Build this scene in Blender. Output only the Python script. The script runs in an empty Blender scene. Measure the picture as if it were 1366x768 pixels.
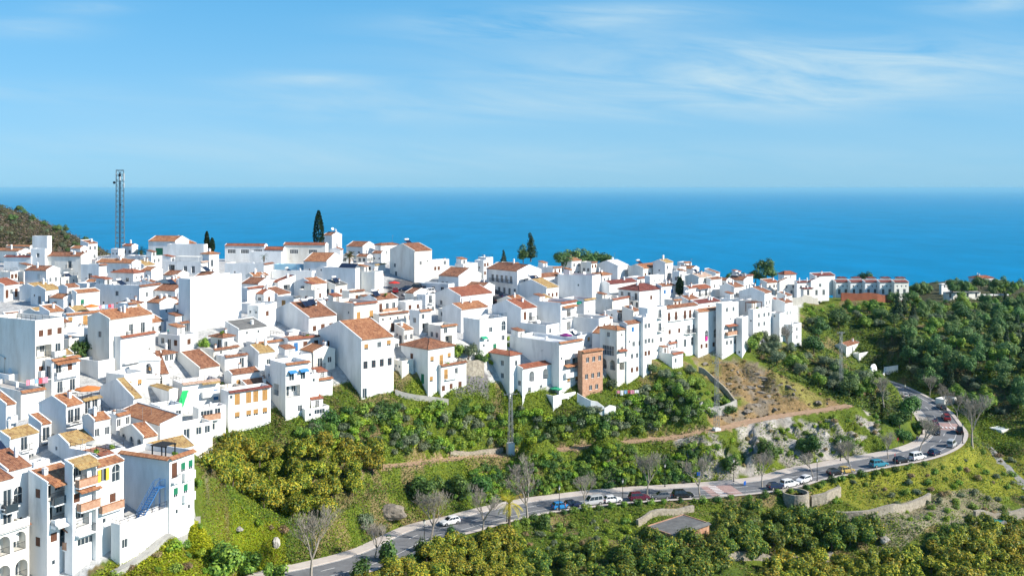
import bpy, math, random
import numpy as np
from mathutils import Vector, Matrix
random.seed(7)
RNG = np.random.default_rng(7)
scene = bpy.context.scene
COL = scene.collection
R = math.radians

# ------------------------------------------------------------------ camera, sky, sun, exposure
F, CX, HY, CAMZ = 1328.0, 683.0, 251.0, 100.0      # lens in photo pixels, picture centre, horizon row, height of the drone
cam = bpy.data.cameras.new('camera')
cam.sensor_width = 36.0
cam.lens = 36.0 * F / 1366.0
cam.shift_y = -(384.0 - HY) / 1366.0
cam.clip_start = 1.0
cam.clip_end = 600000.0
camo = bpy.data.objects.new('camera', cam)
camo.location = (0, 0, CAMZ)
camo.rotation_euler = (R(90), 0, 0)
COL.objects.link(camo)
scene.camera = camo

SUN_EL, SUN_AZ = 33.0, -19.0          # azimuth measured from +X towards +Y
world = bpy.data.worlds.new('World')
scene.world = world
world.use_nodes = True
wn, wl = world.node_tree.nodes, world.node_tree.links
for n in list(wn):
    wn.remove(n)
def N(nodes, typ, **kw):
    n = nodes.new(typ)
    for k, v in kw.items():
        if k.startswith('i_'):
            n.inputs[k[2:].replace('_', ' ')].default_value = v
        else:
            setattr(n, k, v)
    return n
wout = N(wn, 'ShaderNodeOutputWorld')
wbg = N(wn, 'ShaderNodeBackground'); wbg.inputs['Strength'].default_value = 0.112
sky = N(wn, 'ShaderNodeTexSky', sky_type='NISHITA')
sky.sun_disc = False
sky.sun_elevation = R(SUN_EL)
sky.sun_rotation = R(90 - SUN_AZ)
sky.altitude = 300; sky.air_density = 1.0; sky.dust_density = 0.15; sky.ozone_density = 2.0
tint = N(wn, 'ShaderNodeMix', data_type='RGBA', blend_type='MULTIPLY'); tint.inputs[0].default_value = 1.0
tcs = N(wn, 'ShaderNodeTexCoord'); seps = N(wn, 'ShaderNodeSeparateXYZ'); wl.new(tcs.outputs['Generated'], seps.inputs[0])
skr = N(wn, 'ShaderNodeValToRGB'); e = skr.color_ramp.elements      # clear maritime air: less yellow towards the horizon than the model gives
e[0].position = 0.0; e[0].color = (0.30, 0.52, 0.98, 1); e[1].position = 0.4; e[1].color = (0.68, 1.0, 1.06, 1)
for p_, c_ in ((0.087, (0.37, 0.60, 0.90, 1)), (0.185, (0.38, 0.70, 0.96, 1))): k = e.new(p_); k.color = c_
wl.new(seps.outputs[2], skr.inputs[0]); wl.new(skr.outputs[0], tint.inputs[7])
wl.new(sky.outputs[0], tint.inputs[6])
# thin high cloud streaks, laid out by direction in the sky (u = sideways, v = upwards, both as tangents)
tc = N(wn, 'ShaderNodeTexCoord')
sep = N(wn, 'ShaderNodeSeparateXYZ'); wl.new(tc.outputs['Generated'], sep.inputs[0])
def M2(op, a, b=None, c=None, clamp=False):
    n = N(wn, 'ShaderNodeMath', operation=op); n.use_clamp = clamp
    for i, v in enumerate((a, b, c)):
        if v is None: continue
        if isinstance(v, (int, float)): n.inputs[i].default_value = v
        else: wl.new(v, n.inputs[i])
    return n.outputs[0]
yy = M2('MAXIMUM', sep.outputs[1], 0.05)
U, V_ = M2('DIVIDE', sep.outputs[0], yy), M2('DIVIDE', sep.outputs[2], yy)
cmb = N(wn, 'ShaderNodeCombineXYZ'); wl.new(M2('MULTIPLY', U, 4.5), cmb.inputs[0]); wl.new(M2('MULTIPLY_ADD', U, 3.0, M2('MULTIPLY', V_, 34.0)), cmb.inputs[1])
cn = N(wn, 'ShaderNodeTexNoise'); cn.inputs['Scale'].default_value = 1.0; cn.inputs['Detail'].default_value = 10; cn.inputs['Roughness'].default_value = 0.6; cn.inputs['Distortion'].default_value = 0.6
wl.new(cmb.outputs[0], cn.inputs['Vector'])
tot = None
for px_, py_, rx_, ry_, am in ((1060, 98, 400, 44, 1.0), (1150, 78, 230, 26, .5), (690, 34, 150, 20, .95), (860, 16, 120, 14, .7), (560, 142, 380, 24, .55), (400, 106, 90, 10, .7), (40, 38, 80, 14, .6), (120, 10, 60, 10, .5), (1310, 4, 90, 16, .9), (700, 212, 650, 22, .45), (1010, 130, 220, 26, .4), (250, 190, 300, 20, .25), (60, 120, 120, 14, .3)):
    du = M2('MULTIPLY', M2('ADD', U, -(px_ - CX) / F), F / rx_); dv = M2('MULTIPLY', M2('ADD', V_, -(HY - py_) / F), F / ry_)
    gss = M2('MULTIPLY', M2('EXPONENT', M2('MULTIPLY', M2('ADD', M2('MULTIPLY', du, du), M2('MULTIPLY', dv, dv)), -1.0)), am)
    tot = gss if tot is None else M2('ADD', tot, gss)
cr = N(wn, 'ShaderNodeMapRange', clamp=True); cr.inputs['From Min'].default_value = 0.32; cr.inputs['From Max'].default_value = 0.66; wl.new(cn.outputs[0], cr.inputs[0])
cm_ = M2('MULTIPLY', M2('MULTIPLY', tot, cr.outputs[0]), 0.95, clamp=True)
clr = N(wn, 'ShaderNodeValToRGB'); e = clr.color_ramp.elements     # the clear maritime sky of the day, by height
e[0].position = 0.0; e[0].color = (.33, .70, .95, 1); e[1].position = 1.0; e[1].color = (.07, .18, .46, 1)
for p_, c_ in ((0.05, (.32, .69, .96, 1)), (0.1, (.26, .65, .96, 1)), (0.185, (.155, .55, .92, 1)), (0.45, (.11, .33, .72, 1))): k = e.new(p_); k.color = c_
wl.new(seps.outputs[2], clr.inputs[0])
csc = N(wn, 'ShaderNodeVectorMath', operation='SCALE'); csc.inputs['Scale'].default_value = 5.0; wl.new(clr.outputs[0], csc.inputs[0])
smx = N(wn, 'ShaderNodeMix', data_type='RGBA'); smx.inputs[0].default_value = 0.7; wl.new(tint.outputs[2], smx.inputs[6]); wl.new(csc.outputs[0], smx.inputs[7])
cloud = N(wn, 'ShaderNodeMix', data_type='RGBA'); cloud.inputs[7].default_value = (3.1, 4.3, 5.0, 1)
wl.new(cm_, cloud.inputs[0]); wl.new(smx.outputs[2], cloud.inputs[6])
wl.new(cloud.outputs[2], wbg.inputs[0]); wl.new(wbg.outputs[0], wout.inputs[0])

sun = bpy.data.lights.new('sun', 'SUN'); sun.energy = 4.9; sun.angle = R(0.53); sun.color = (1.0, 0.93, 0.82)
suno = bpy.data.objects.new('sun', sun); COL.objects.link(suno)
to_sun = Vector((math.cos(R(SUN_AZ)) * math.cos(R(SUN_EL)), math.sin(R(SUN_AZ)) * math.cos(R(SUN_EL)), math.sin(R(SUN_EL))))
suno.rotation_euler = to_sun.to_track_quat('Z', 'Y').to_euler()
suno.location = (150, 0, 250)
vs = scene.view_settings
vs.view_transform = 'Standard'; vs.look = 'None'; vs.exposure = 0.66; vs.gamma = 1.0; vs.use_curve_mapping = False
scene.cycles.max_bounces = 6; scene.cycles.diffuse_bounces = 3; scene.cycles.transparent_max_bounces = 6
scene.cycles.use_adaptive_sampling = True; scene.cycles.adaptive_threshold = 0.02

# ------------------------------------------------------------------ helpers
def P(px, py, D):
    """the point at depth D that the photo shows at pixel (px, py)"""
    return Vector(((px - CX) / F * D, D, CAMZ - (py - HY) / F * D))

def mesh_np(name, verts, faces, mats=(), midx=None, smooth=False):
    """verts (n,3), faces (m,k) numpy arrays -> mesh"""
    me = bpy.data.meshes.new(name)
    verts = np.asarray(verts, dtype=np.float32); faces = np.asarray(faces, dtype=np.int32)
    m, k = faces.shape
    me.vertices.add(len(verts)); me.vertices.foreach_set('co', verts.ravel())
    me.loops.add(m * k); me.loops.foreach_set('vertex_index', faces.ravel())
    me.polygons.add(m); me.polygons.foreach_set('loop_start', np.arange(0, m * k, k, dtype=np.int32))
    for mt in mats: me.materials.append(mt)
    if midx is not None: me.polygons.foreach_set('material_index', np.asarray(midx, dtype=np.int32))
    if smooth: me.polygons.foreach_set('use_smooth', np.ones(m, dtype=bool))
    me.update(calc_edges=True)
    return me

def link(name, data, parent=None, loc=None, rz=None):
    o = bpy.data.objects.new(name, data)
    COL.objects.link(o)
    if parent is not None: o.parent = parent
    if loc is not None: o.location = loc
    if rz is not None: o.rotation_euler = (0, 0, rz)
    return o

def tag(o, label, cat, group=None, kind=None):
    o['label'] = label; o['category'] = cat
    if group: o['group'] = group
    if kind: o['kind'] = kind
    return o

def thing(name, label, cat, loc, rz=0.0, group=None):
    return tag(link(name, None, None, loc, rz), label, cat, group)

class MB:
    """collects polygons (any size) with uv in metres and a material index, then becomes one mesh"""
    def __init__(s): s.v = []; s.f = []; s.m = []; s.uv = []; s.sm = []
    def poly(s, pts, m=0, uv=None, smooth=False):
        b = len(s.v); s.v += [tuple(p) for p in pts]; s.f.append(tuple(range(b, b + len(pts)))); s.m.append(m)
        s.uv.append(uv if uv else [(p[0], p[2]) for p in pts]); s.sm.append(smooth)
    def box(s, x0, x1, y0, y1, z0, z1, m=0, bottom=True):
        a = [(x0,y0,z0),(x1,y0,z0),(x1,y1,z0),(x0,y1,z0),(x0,y0,z1),(x1,y0,z1),(x1,y1,z1),(x0,y1,z1)]
        for q in ((0,1,5,4),(1,2,6,5),(2,3,7,6),(3,0,4,7),(4,5,6,7)) + (((3,2,1,0),) if bottom else ()):
            s.poly([a[i] for i in q], m)
    def obox(s, o, ax, ay, az, m=0):
        """box from corner o along three vectors"""
        o, ax, ay, az = Vector(o), Vector(ax), Vector(ay), Vector(az)
        a = [o, o+ax, o+ax+ay, o+ay, o+az, o+ax+az, o+ax+ay+az, o+ay+az]
        for q in ((0,1,5,4),(1,2,6,5),(2,3,7,6),(3,0,4,7),(4,5,6,7),(3,2,1,0)):
            s.poly([a[i] for i in q], m)
    def tube(s, pts, rad, n=6, m=0, cap=True, smooth=True):
        pts = [Vector(p) for p in pts]
        rad = rad if isinstance(rad, (list, tuple)) else [rad] * len(pts)
        rings = []
        for i, p in enumerate(pts):
            d = (pts[min(i+1, len(pts)-1)] - pts[max(i-1, 0)])
            d = d.normalized() if d.length > 1e-9 else Vector((0, 0, 1))
            a = d.cross(Vector((0.12, 0.31, 0.94)));
            if a.length < 1e-4: a = d.cross(Vector((1, 0, 0)))
            a.normalize(); b = d.cross(a)
            rings.append([p + rad[i] * (math.cos(2*math.pi*k/n) * a + math.sin(2*math.pi*k/n) * b) for k in range(n)])
        for r0, r1 in zip(rings, rings[1:]):
            for k in range(n):
                s.poly([r0[k], r1[k], r1[(k+1) % n], r0[(k+1) % n]], m, None, smooth)
        if cap:
            s.poly(rings[0], m); s.poly(rings[-1][::-1], m)
    def bar(s, p, q, r, m=0): s.tube([p, q], r, 4, m, True, False)
    def lathe(s, prof, n=12, m=0, c=(0,0,0), smooth=True):
        rings = [[(c[0]+r*math.cos(2*math.pi*k/n), c[1]+r*math.sin(2*math.pi*k/n), c[2]+z) for k in range(n)] for r, z in prof]
        for r0, r1 in zip(rings, rings[1:]):
            for k in range(n):
                s.poly([r0[k], r0[(k+1) % n], r1[(k+1) % n], r1[k]], m, None, smooth)
        if prof[0][0] > 1e-4: s.poly(rings[0][::-1], m)
        if prof[-1][0] > 1e-4: s.poly(rings[-1], m)
    def mesh(s, name, mats):
        me = bpy.data.meshes.new(name)
        me.from_pydata(s.v, [], s.f)
        for mt in (mats if isinstance(mats, (list, tuple)) else [mats]): me.materials.append(mt)
        me.polygons.foreach_set('material_index', s.m)
        me.polygons.foreach_set('use_smooth', s.sm)
        ul = me.uv_layers.new(name='UVMap')
        ul.data.foreach_set('uv', [c for f in s.uv for p in f for c in p])
        me.update()
        return me
    def build(s, name, mats, parent=None, loc=None, rz=None):
        return link(name, s.mesh(name, mats), parent, loc, rz)

# ------------------------------------------------------------------ materials
MATS = {}
def mat(name, col, rough=0.8, var=0.0, vscale=1.0, col2=None, bump=0.0, bscale=4.0, metal=0.0, spec=0.3, stretch=None, lo=0.35, hi=0.65):
    """principled material; colour wanders between col and col2 with world-space noise"""
    if name in MATS: return MATS[name]
    m = bpy.data.materials.new(name); m.use_nodes = True
    nt = m.node_tree; b = nt.nodes['Principled BSDF']
    b.inputs['Roughness'].default_value = rough; b.inputs['Metallic'].default_value = metal
    b.inputs['Specular IOR Level'].default_value = spec
    b.inputs['Base Color'].default_value = (*col, 1)
    if col2 is None and var: col2 = tuple(c * (1 - var) for c in col)
    if col2 is not None or bump:
        g = N(nt.nodes, 'ShaderNodeNewGeometry')
        vec = g.outputs['Position']
        if stretch:
            mpn = N(nt.nodes, 'ShaderNodeMapping'); mpn.inputs['Scale'].default_value = stretch
            nt.links.new(vec, mpn.inputs[0]); vec = mpn.outputs[0]
    if col2 is not None:
        nz = N(nt.nodes, 'ShaderNodeTexNoise'); nz.inputs['Scale'].default_value = vscale; nz.inputs['Detail'].default_value = 6; nz.inputs['Roughness'].default_value = 0.62
        nt.links.new(vec, nz.inputs['Vector'])
        rp = N(nt.nodes, 'ShaderNodeValToRGB')
        rp.color_ramp.elements[0].position = lo; rp.color_ramp.elements[1].position = hi
        rp.color_ramp.elements[0].color = (*col2, 1); rp.color_ramp.elements[1].color = (*col, 1)
        nt.links.new(nz.outputs[0], rp.inputs[0]); nt.links.new(rp.outputs[0], b.inputs['Base Color'])
    if bump:
        nb = N(nt.nodes, 'ShaderNodeTexNoise'); nb.inputs['Scale'].default_value = bscale; nb.inputs['Detail'].default_value = 6
        nt.links.new(vec, nb.inputs['Vector'])
        bm = N(nt.nodes, 'ShaderNodeBump'); bm.inputs['Strength'].default_value = bump; bm.inputs['Distance'].default_value = 0.3
        nt.links.new(nb.outputs[0], bm.inputs['Height']); nt.links.new(bm.outputs[0], b.inputs['Normal'])
    MATS[name] = m
    return m

def tile_mat(name, c1, c2, c3):
    """barrel tiles: rows along u (metres), colour per tile and in patches"""
    if name in MATS: return MATS[name]
    m = bpy.data.materials.new(name); m.use_nodes = True
    nt = m.node_tree; b = nt.nodes['Principled BSDF']; L = nt.links
    b.inputs['Roughness'].default_value = 0.85; b.inputs['Specular IOR Level'].default_value = 0.2
    uv = N(nt.nodes, 'ShaderNodeUVMap')
    mp = N(nt.nodes, 'ShaderNodeMapping'); mp.inputs['Scale'].default_value = (4.2, 2.6, 1)
    L.new(uv.outputs[0], mp.inputs[0])
    vo = N(nt.nodes, 'ShaderNodeTexVoronoi'); vo.inputs['Scale'].default_value = 1.0; L.new(mp.outputs[0], vo.inputs['Vector'])
    sp = N(nt.nodes, 'ShaderNodeSeparateColor'); L.new(vo.outputs['Color'], sp.inputs[0])
    g = N(nt.nodes, 'ShaderNodeNewGeometry')
    nz = N(nt.nodes, 'ShaderNodeTexNoise'); nz.inputs['Scale'].default_value = 0.55; nz.inputs['Detail'].default_value = 7; nz.inputs['Roughness'].default_value = 0.7
    L.new(g.outputs['Position'], nz.inputs['Vector'])
    ad = N(nt.nodes, 'ShaderNodeMath', operation='MULTIPLY_ADD'); ad.inputs[1].default_value = 0.42; L.new(sp.outputs[0], ad.inputs[0]); L.new(nz.outputs[0], ad.inputs[2])
    rp = N(nt.nodes, 'ShaderNodeValToRGB'); e = rp.color_ramp.elements
    e[0].position = 0.42; e[0].color = (*c3, 1); e[1].position = 0.92; e[1].color = (*c2, 1)
    k = e.new(0.66); k.color = (*c1, 1)
    L.new(ad.outputs[0], rp.inputs[0]); L.new(rp.outputs[0], b.inputs['Base Color'])
    wv = N(nt.nodes, 'ShaderNodeTexWave', wave_type='BANDS', bands_direction='X', wave_profile='SIN'); wv.inputs['Scale'].default_value = 1.35
    L.new(uv.outputs[0], wv.inputs['Vector'])
    bm = N(nt.nodes, 'ShaderNodeBump'); bm.inputs['Strength'].default_value = 0.9; bm.inputs['Distance'].default_value = 0.09
    L.new(wv.outputs[0], bm.inputs['Height']); L.new(bm.outputs[0], b.inputs['Normal'])
    MATS[name] = m
    return m

def leaf_mat(name, spread=0.35, hue=0.04, transl=0.22):
    """leaves: albedo from the mesh's tint attribute (species colour), varied per object"""
    m = bpy.data.materials.new(name); m.use_nodes = True
    nt = m.node_tree; L = nt.links; b = nt.nodes['Principled BSDF']; out = nt.nodes['Material Output']
    at = N(nt.nodes, 'ShaderNodeAttribute', attribute_name='tint')
    oi = N(nt.nodes, 'ShaderNodeObjectInfo')
    hs = N(nt.nodes, 'ShaderNodeHueSaturation')
    mr = N(nt.nodes, 'ShaderNodeMapRange'); mr.inputs['To Min'].default_value = 1 - spread; mr.inputs['To Max'].default_value = 1 + spread
    mh = N(nt.nodes, 'ShaderNodeMapRange'); mh.inputs['To Min'].default_value = 0.5 - hue; mh.inputs['To Max'].default_value = 0.5 + hue
    ml = N(nt.nodes, 'ShaderNodeMath', operation='FRACT'); mm = N(nt.nodes, 'ShaderNodeMath', operation='MULTIPLY'); mm.inputs[1].default_value = 7.31
    L.new(oi.outputs['Random'], mr.inputs[0]); L.new(oi.outputs['Random'], mm.inputs[0]); L.new(mm.outputs[0], ml.inputs[0]); L.new(ml.outputs[0], mh.inputs[0])
    L.new(mh.outputs[0], hs.inputs['Hue']); L.new(mr.outputs[0], hs.inputs['Value']); L.new(at.outputs['Color'], hs.inputs['Color'])
    L.new(hs.outputs[0], b.inputs['Base Color'])
    b.inputs['Roughness'].default_value = 0.55; b.inputs['Specular IOR Level'].default_value = 0.25
    tr = N(nt.nodes, 'ShaderNodeBsdfTranslucent'); L.new(hs.outputs[0], tr.inputs[0])
    mx = N(nt.nodes, 'ShaderNodeMixShader'); mx.inputs[0].default_value = transl
    L.new(b.outputs[0], mx.inputs[1]); L.new(tr.outputs[0], mx.inputs[2]); L.new(mx.outputs[0], out.inputs[0])
    return m

WHITE = mat('limewash', (0.82, 0.825, 0.815), 0.9, vscale=0.45, col2=(0.63, 0.64, 0.63), stretch=(1, 1, 0.25), bump=0.12, bscale=1.5, lo=0.3, hi=0.6)
WHITE2 = mat('aged_limewash', (0.80, 0.80, 0.78), 0.9, vscale=0.5, col2=(0.55, 0.555, 0.54), stretch=(1, 1, 0.22), bump=0.15, bscale=1.5, lo=0.28, hi=0.5)
CREAM = mat('cream_limewash', (0.80, 0.775, 0.71), 0.9, vscale=0.5, col2=(0.64, 0.60, 0.53), stretch=(1, 1, 0.25), bump=0.12, bscale=1.5, lo=0.3, hi=0.55)
BLUEWALL = mat('pale_blue_paint', (0.42, 0.68, 0.80), 0.85, 0.1, 0.6)
BRICK = mat('orange_brick', (0.50, 0.31, 0.21), 0.9, vscale=1.8, col2=(0.36, 0.19, 0.12), bump=0.3, bscale=6)
FLOORM = mat('terrace_floor', (0.50, 0.47, 0.44), 0.9, 0.3, 0.8)
FLOORT = mat('terracotta_floor', (0.40, 0.19, 0.12), 0.9, 0.3, 0.8)
FLOORW = mat('white_terrace_floor', (0.70, 0.71, 0.71), 0.9, 0.2, 0.6)
T_OR = tile_mat('orange_tiles', (0.37, 0.155, 0.075), (0.49, 0.25, 0.13), (0.20, 0.09, 0.055))
T_BR = tile_mat('brown_tiles', (0.27, 0.115, 0.065), (0.38, 0.19, 0.11), (0.13, 0.065, 0.045))
T_RD = tile_mat('red_tiles', (0.31, 0.105, 0.06), (0.39, 0.16, 0.095), (0.19, 0.07, 0.045))
T_OC = tile_mat('lichen_tiles', (0.42, 0.27, 0.11), (0.50, 0.36, 0.16), (0.22, 0.13, 0.07))
T_MA = tile_mat('maroon_tiles', (0.20, 0.06, 0.05), (0.27, 0.10, 0.08), (0.12, 0.045, 0.04))
T_GY = mat('grey_sheet_roof', (0.17, 0.17, 0.165), 0.8, 0.35, 0.8)
T_WH = mat('white_roof', (0.72, 0.72, 0.71), 0.85, 0.15, 0.7)
T_PK = tile_mat('pale_tiles', (0.52, 0.36, 0.27), (0.60, 0.45, 0.36), (0.40, 0.26, 0.19))
TILES = {'o': T_OR, 'b': T_BR, 'r': T_RD, 'c': T_OC, 'm': T_MA, 'g': T_GY, 'w': T_WH, 'p': T_PK}
GLASS = mat('window_glass', (0.035, 0.05, 0.065), 0.12, spec=0.6)
DARK = mat('dark_interior', (0.05, 0.055, 0.06), 0.8)
FRAMEW = mat('white_joinery', (0.78, 0.78, 0.76), 0.5)
WOODO = mat('honey_wood', (0.47, 0.26, 0.09), 0.6, 0.25, 2.0)
WOODY = mat('yellow_paint', (0.72, 0.48, 0.06), 0.6, 0.1, 2.0)
WOODB = mat('brown_wood', (0.14, 0.06, 0.035), 0.6, 0.3, 2.0)
WOODG = mat('green_paint', (0.02, 0.19, 0.10), 0.55, 0.15, 2.0)
WOODU = mat('blue_paint', (0.03, 0.17, 0.42), 0.5, 0.1, 2.0)
SHUTW = mat('pale_shutter', (0.62, 0.63, 0.61), 0.7, 0.08, 2.0)
IRON = mat('dark_iron', (0.035, 0.037, 0.04), 0.5, metal=0.4)
GALV = mat('galvanised_steel', (0.33, 0.35, 0.36), 0.5, 0.2, 3.0, metal=0.5)
PANEL = mat('solar_panel_glass', (0.015, 0.022, 0.045), 0.15, spec=0.7)
TANKM = mat('white_enamel', (0.74, 0.75, 0.75), 0.35)
CONC = mat('concrete', (0.40, 0.39, 0.36), 0.9, 0.25, 0.7, bump=0.2)
# ------------------------------------------------------------------ terrain
# heights come from readings (column, row, metres per pixel there) turned into world points and joined by a thin-plate surface
ROAD = [(330, 792, 8.83), (370, 778, 8.425), (430, 762, 8.12), (496, 744, 7.714), (560, 716, 7.156), (615, 697, 6.953), (669, 686, 6.695), (724, 674, 6.489), (828, 662, 6.283), (949, 654, 6.18), (1031, 645, 6.077), (1075, 633, 5.923), (1145, 620, 5.768), (1214, 606, 5.614), (1249, 594, 5.379), (1262, 580, 5.1), (1256, 566, 4.95), (1239, 544, 4.7), (1214, 529, 4.5), (1200, 521, 4.4), (1185, 515, 4.3), (1165, 508, 4.2)]
PATH = [(470, 626, 6.993), (505, 623, 6.796), (560, 617, 6.55), (600, 612, 6.304), (680, 606, 6.008), (760, 598, 5.91), (850, 588, 5.812), (900, 583, 5.762), (960, 572, 5.664), (1000, 562, 5.516), (1050, 553, 5.417), (1100, 546, 5.319), (1130, 541, 5.27)]
CTRL = [(60, 790, 10.6), (130, 768, 10.5), (200, 735, 10), (240, 715, 9.7), (262, 690, 9.2), (250, 768, 9.6), (270, 600, 7.9), (300, 640, 7.6), (380, 650, 7.4), (420, 700, 7.7), (330, 577, 7.1), (430, 562, 6.8), (480, 537, 6.5), (590, 532, 6.2), (640, 547, 6.05), (690, 552, 5.95), (750, 556, 5.85), (800, 532, 5.7), (850, 502, 5.45), (900, 482, 5.2), (985, 474, 5.0), (1030, 462, 4.7), (1065, 463, 4.6), (600, 575, 6.3), (700, 580, 6.05), (800, 565, 5.9), (930, 548, 5.7), (1050, 515, 5.2), (1000, 500, 5.1), (950, 505, 5.25), (1090, 500, 4.9), (1100, 470, 4.5), (1130, 492, 4.75), (1125, 477, 4.5), (1180, 500, 4.5), (1200, 450, 4.0), (1280, 500, 4.4), (1366, 540, 4.8), (1366, 470, 4.1), (1300, 430, 3.6), (1366, 410, 3.2), (1100, 408, 3.6), (1210, 402, 3.4), (1150, 397, 3.45), (1060, 400, 3.65), (1300, 390, 2.8), (1250, 378, 2.5), (1366, 388, 2.7), (1320, 590, 5.1), (1366, 620, 5.35), (1250, 640, 5.796), (1150, 660, 6.055), (1100, 700, 6.52), (1100, 768, 7.0), (1366, 768, 6.9), (1366, 700, 6.2), (1250, 700, 6.52), (900, 692, 6.727), (900, 768, 7.452), (700, 740, 7.348), (700, 768, 7.659), (560, 768, 7.9), (780, 700, 6.727), (1060, 665, 6.262), (450, 792, 8.5), (700, 900, 9.0), (1100, 900, 8.4), (1400, 900, 8.3), (300, 900, 11), (0, 950, 13), (60, 530, 7.5), (170, 497, 7.0), (80, 577, 8.5), (200, 590, 8.6), (180, 515, 7.1), (10, 640, 9.2), (10, 560, 8.0), (10, 480, 6.8), (290, 445, 6.3), (400, 470, 6.2), (300, 520, 6.8), (370, 400, 5.2), (600, 460, 5.5), (680, 450, 5.3), (560, 395, 4.7), (500, 400, 4.9), (690, 395, 4.5), (750, 445, 5.1), (800, 440, 4.95), (860, 410, 4.5), (830, 375, 4.1), (880, 372, 4.0), (960, 400, 4.3), (1000, 435, 4.6), (1020, 395, 4.0), (30, 372, 4.8), (100, 412, 5.6), (20, 350, 4.4), (160, 340, 3.9), (230, 350, 4.2), (330, 348, 4.1), (440, 342, 3.9), (520, 345, 4.0), (620, 372, 4.3), (700, 372, 4.1), (230, 440, 6.2), (230, 395, 5.3), (640, 500, 5.95), (700, 500, 5.75), (780, 490, 5.55), (-150, 800, 11), (-200, 600, 9), (-200, 450, 6.5), (-200, 360, 4.6), (258, 695, 9.5), (266, 700, 9.35), (300, 690, 8.9), (310, 705, 8.7)]
CT2 = [(-100,420,28),(200,430,45),(450,430,48),(700,420,50),(900,420,56),(1050,470,62),(0,520,9.5),(-150,520,-3),(60,520,18),(120,520,29.5),(180,500,39),(-300,520,-14),(0,440,21),(60,440,25),(-120,640,12),(60,640,40)]
CT2 += [(px, 620, 105) for px in range(300, 1700, 200)] + [(px, 900, 200) for px in range(-300, 1800, 250)]
CT2 += [(1500, 300, 56), (1500, 400, 50), (1600, 200, 76), (1500, 520, 52)]
cpts = [P(px, py, F / s) for px, py, s in CTRL + ROAD + PATH] + [Vector(((px - CX) / F * D, D, CAMZ - H)) for px, D, H in CT2]
_C = np.array([(p.x, p.y) for p in cpts]) / 100.0
_Z = np.array([p.z for p in cpts])
def _tps(r2): return 0.5 * r2 * np.log(np.maximum(r2, 1e-12))
_n = len(_C)
_A = np.zeros((_n + 3, _n + 3))
_A[:_n, :_n] = _tps(((_C[:, None] - _C[None]) ** 2).sum(-1)) + np.eye(_n) * 0.00015
_A[:_n, _n] = 1; _A[:_n, _n+1:] = _C; _A[_n, :_n] = 1; _A[_n+1:, :_n] = _C.T
_w = np.linalg.solve(_A, np.concatenate([_Z, np.zeros(3)]))
def tps(X, Y):
    q = np.stack([np.ravel(X), np.ravel(Y)], -1) / 100.0
    out = np.empty(len(q))
    for i in range(0, len(q), 20000):
        c = q[i:i+20000]
        out[i:i+20000] = _tps(((c[:, None] - _C[None]) ** 2).sum(-1)) @ _w[:_n] + _w[_n] + c @ _w[_n+1:]
    return out.reshape(np.shape(X))

def smooth_line(pts, step=1.5):
    """Catmull-Rom through world points, resampled"""
    out = []
    q = [pts[0] * 2 - pts[1]] + pts + [pts[-1] * 2 - pts[-2]]
    for i in range(1, len(q) - 2):
        p0, p1, p2, p3 = q[i-1], q[i], q[i+1], q[i+2]
        n = max(2, int((p2 - p1).length / step))
        for k in range(n):
            t = k / n
            out.append(0.5 * ((2*p1) + (p2-p0)*t + (2*p0-5*p1+4*p2-p3)*t*t + (3*p1-p0-3*p2+p3)*t**3))
    out.append(pts[-1])
    return out
ROADL = smooth_line([P(px, py, F / s) for px, py, s in ROAD])
PATHL = smooth_line([P(px, py, F / s) for px, py, s in PATH])
# smooth the road's profile
for _ in range(30):
    zs = [p.z for p in ROADL]
    for i in range(1, len(ROADL) - 1): ROADL[i].z = (zs[i-1] + zs[i] + zs[i+1]) / 3

def vnoise(X, Y, sc, seed=0):
    """cheap smooth value noise"""
    r = np.random.default_rng(100 + seed); T = r.random((64, 64))
    x, y = np.asarray(X) / sc + 500.37, np.asarray(Y) / sc + 500.71
    xi, yi = np.floor(x).astype(int), np.floor(y).astype(int)
    fx, fy = x - xi, y - yi
    fx, fy = fx*fx*(3-2*fx), fy*fy*(3-2*fy)
    a, b = T[xi % 64, yi % 64], T[(xi+1) % 64, yi % 64]
    c, d = T[xi % 64, (yi+1) % 64], T[(xi+1) % 64, (yi+1) % 64]
    return (a*(1-fx)+b*fx)*(1-fy) + (c*(1-fx)+d*fx)*fy

def line_dist(X, Y, line):
    """distance to a polyline's points and the height there"""
    L = np.array([(p.x, p.y, p.z) for p in line]); q = np.stack([np.ravel(X), np.ravel(Y)], -1)
    dist = np.empty(len(q)); z = np.empty(len(q))
    for i in range(0, len(q), 20000):
        c = q[i:i+20000]; d2 = ((c[:, None] - L[None, :, :2]) ** 2).sum(-1); j = d2.argmin(1)
        dist[i:i+20000] = np.sqrt(d2[np.arange(len(c)), j]); z[i:i+20000] = L[j, 2]
    return dist.reshape(np.shape(X)), z.reshape(np.shape(X))

def inpoly(px, py, poly):
    px, py = np.asarray(px, float), np.asarray(py, float)
    r = np.zeros(px.shape, bool); n = len(poly)
    for i in range(n):
        x0, y0 = poly[i]; x1, y1 = poly[(i+1) % n]
        c = ((y0 > py) != (y1 > py)) & (px < (x1-x0) * (py-y0) / ((y1-y0) if y1 != y0 else 1e-9) + x0)
        r ^= c
    return r

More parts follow.
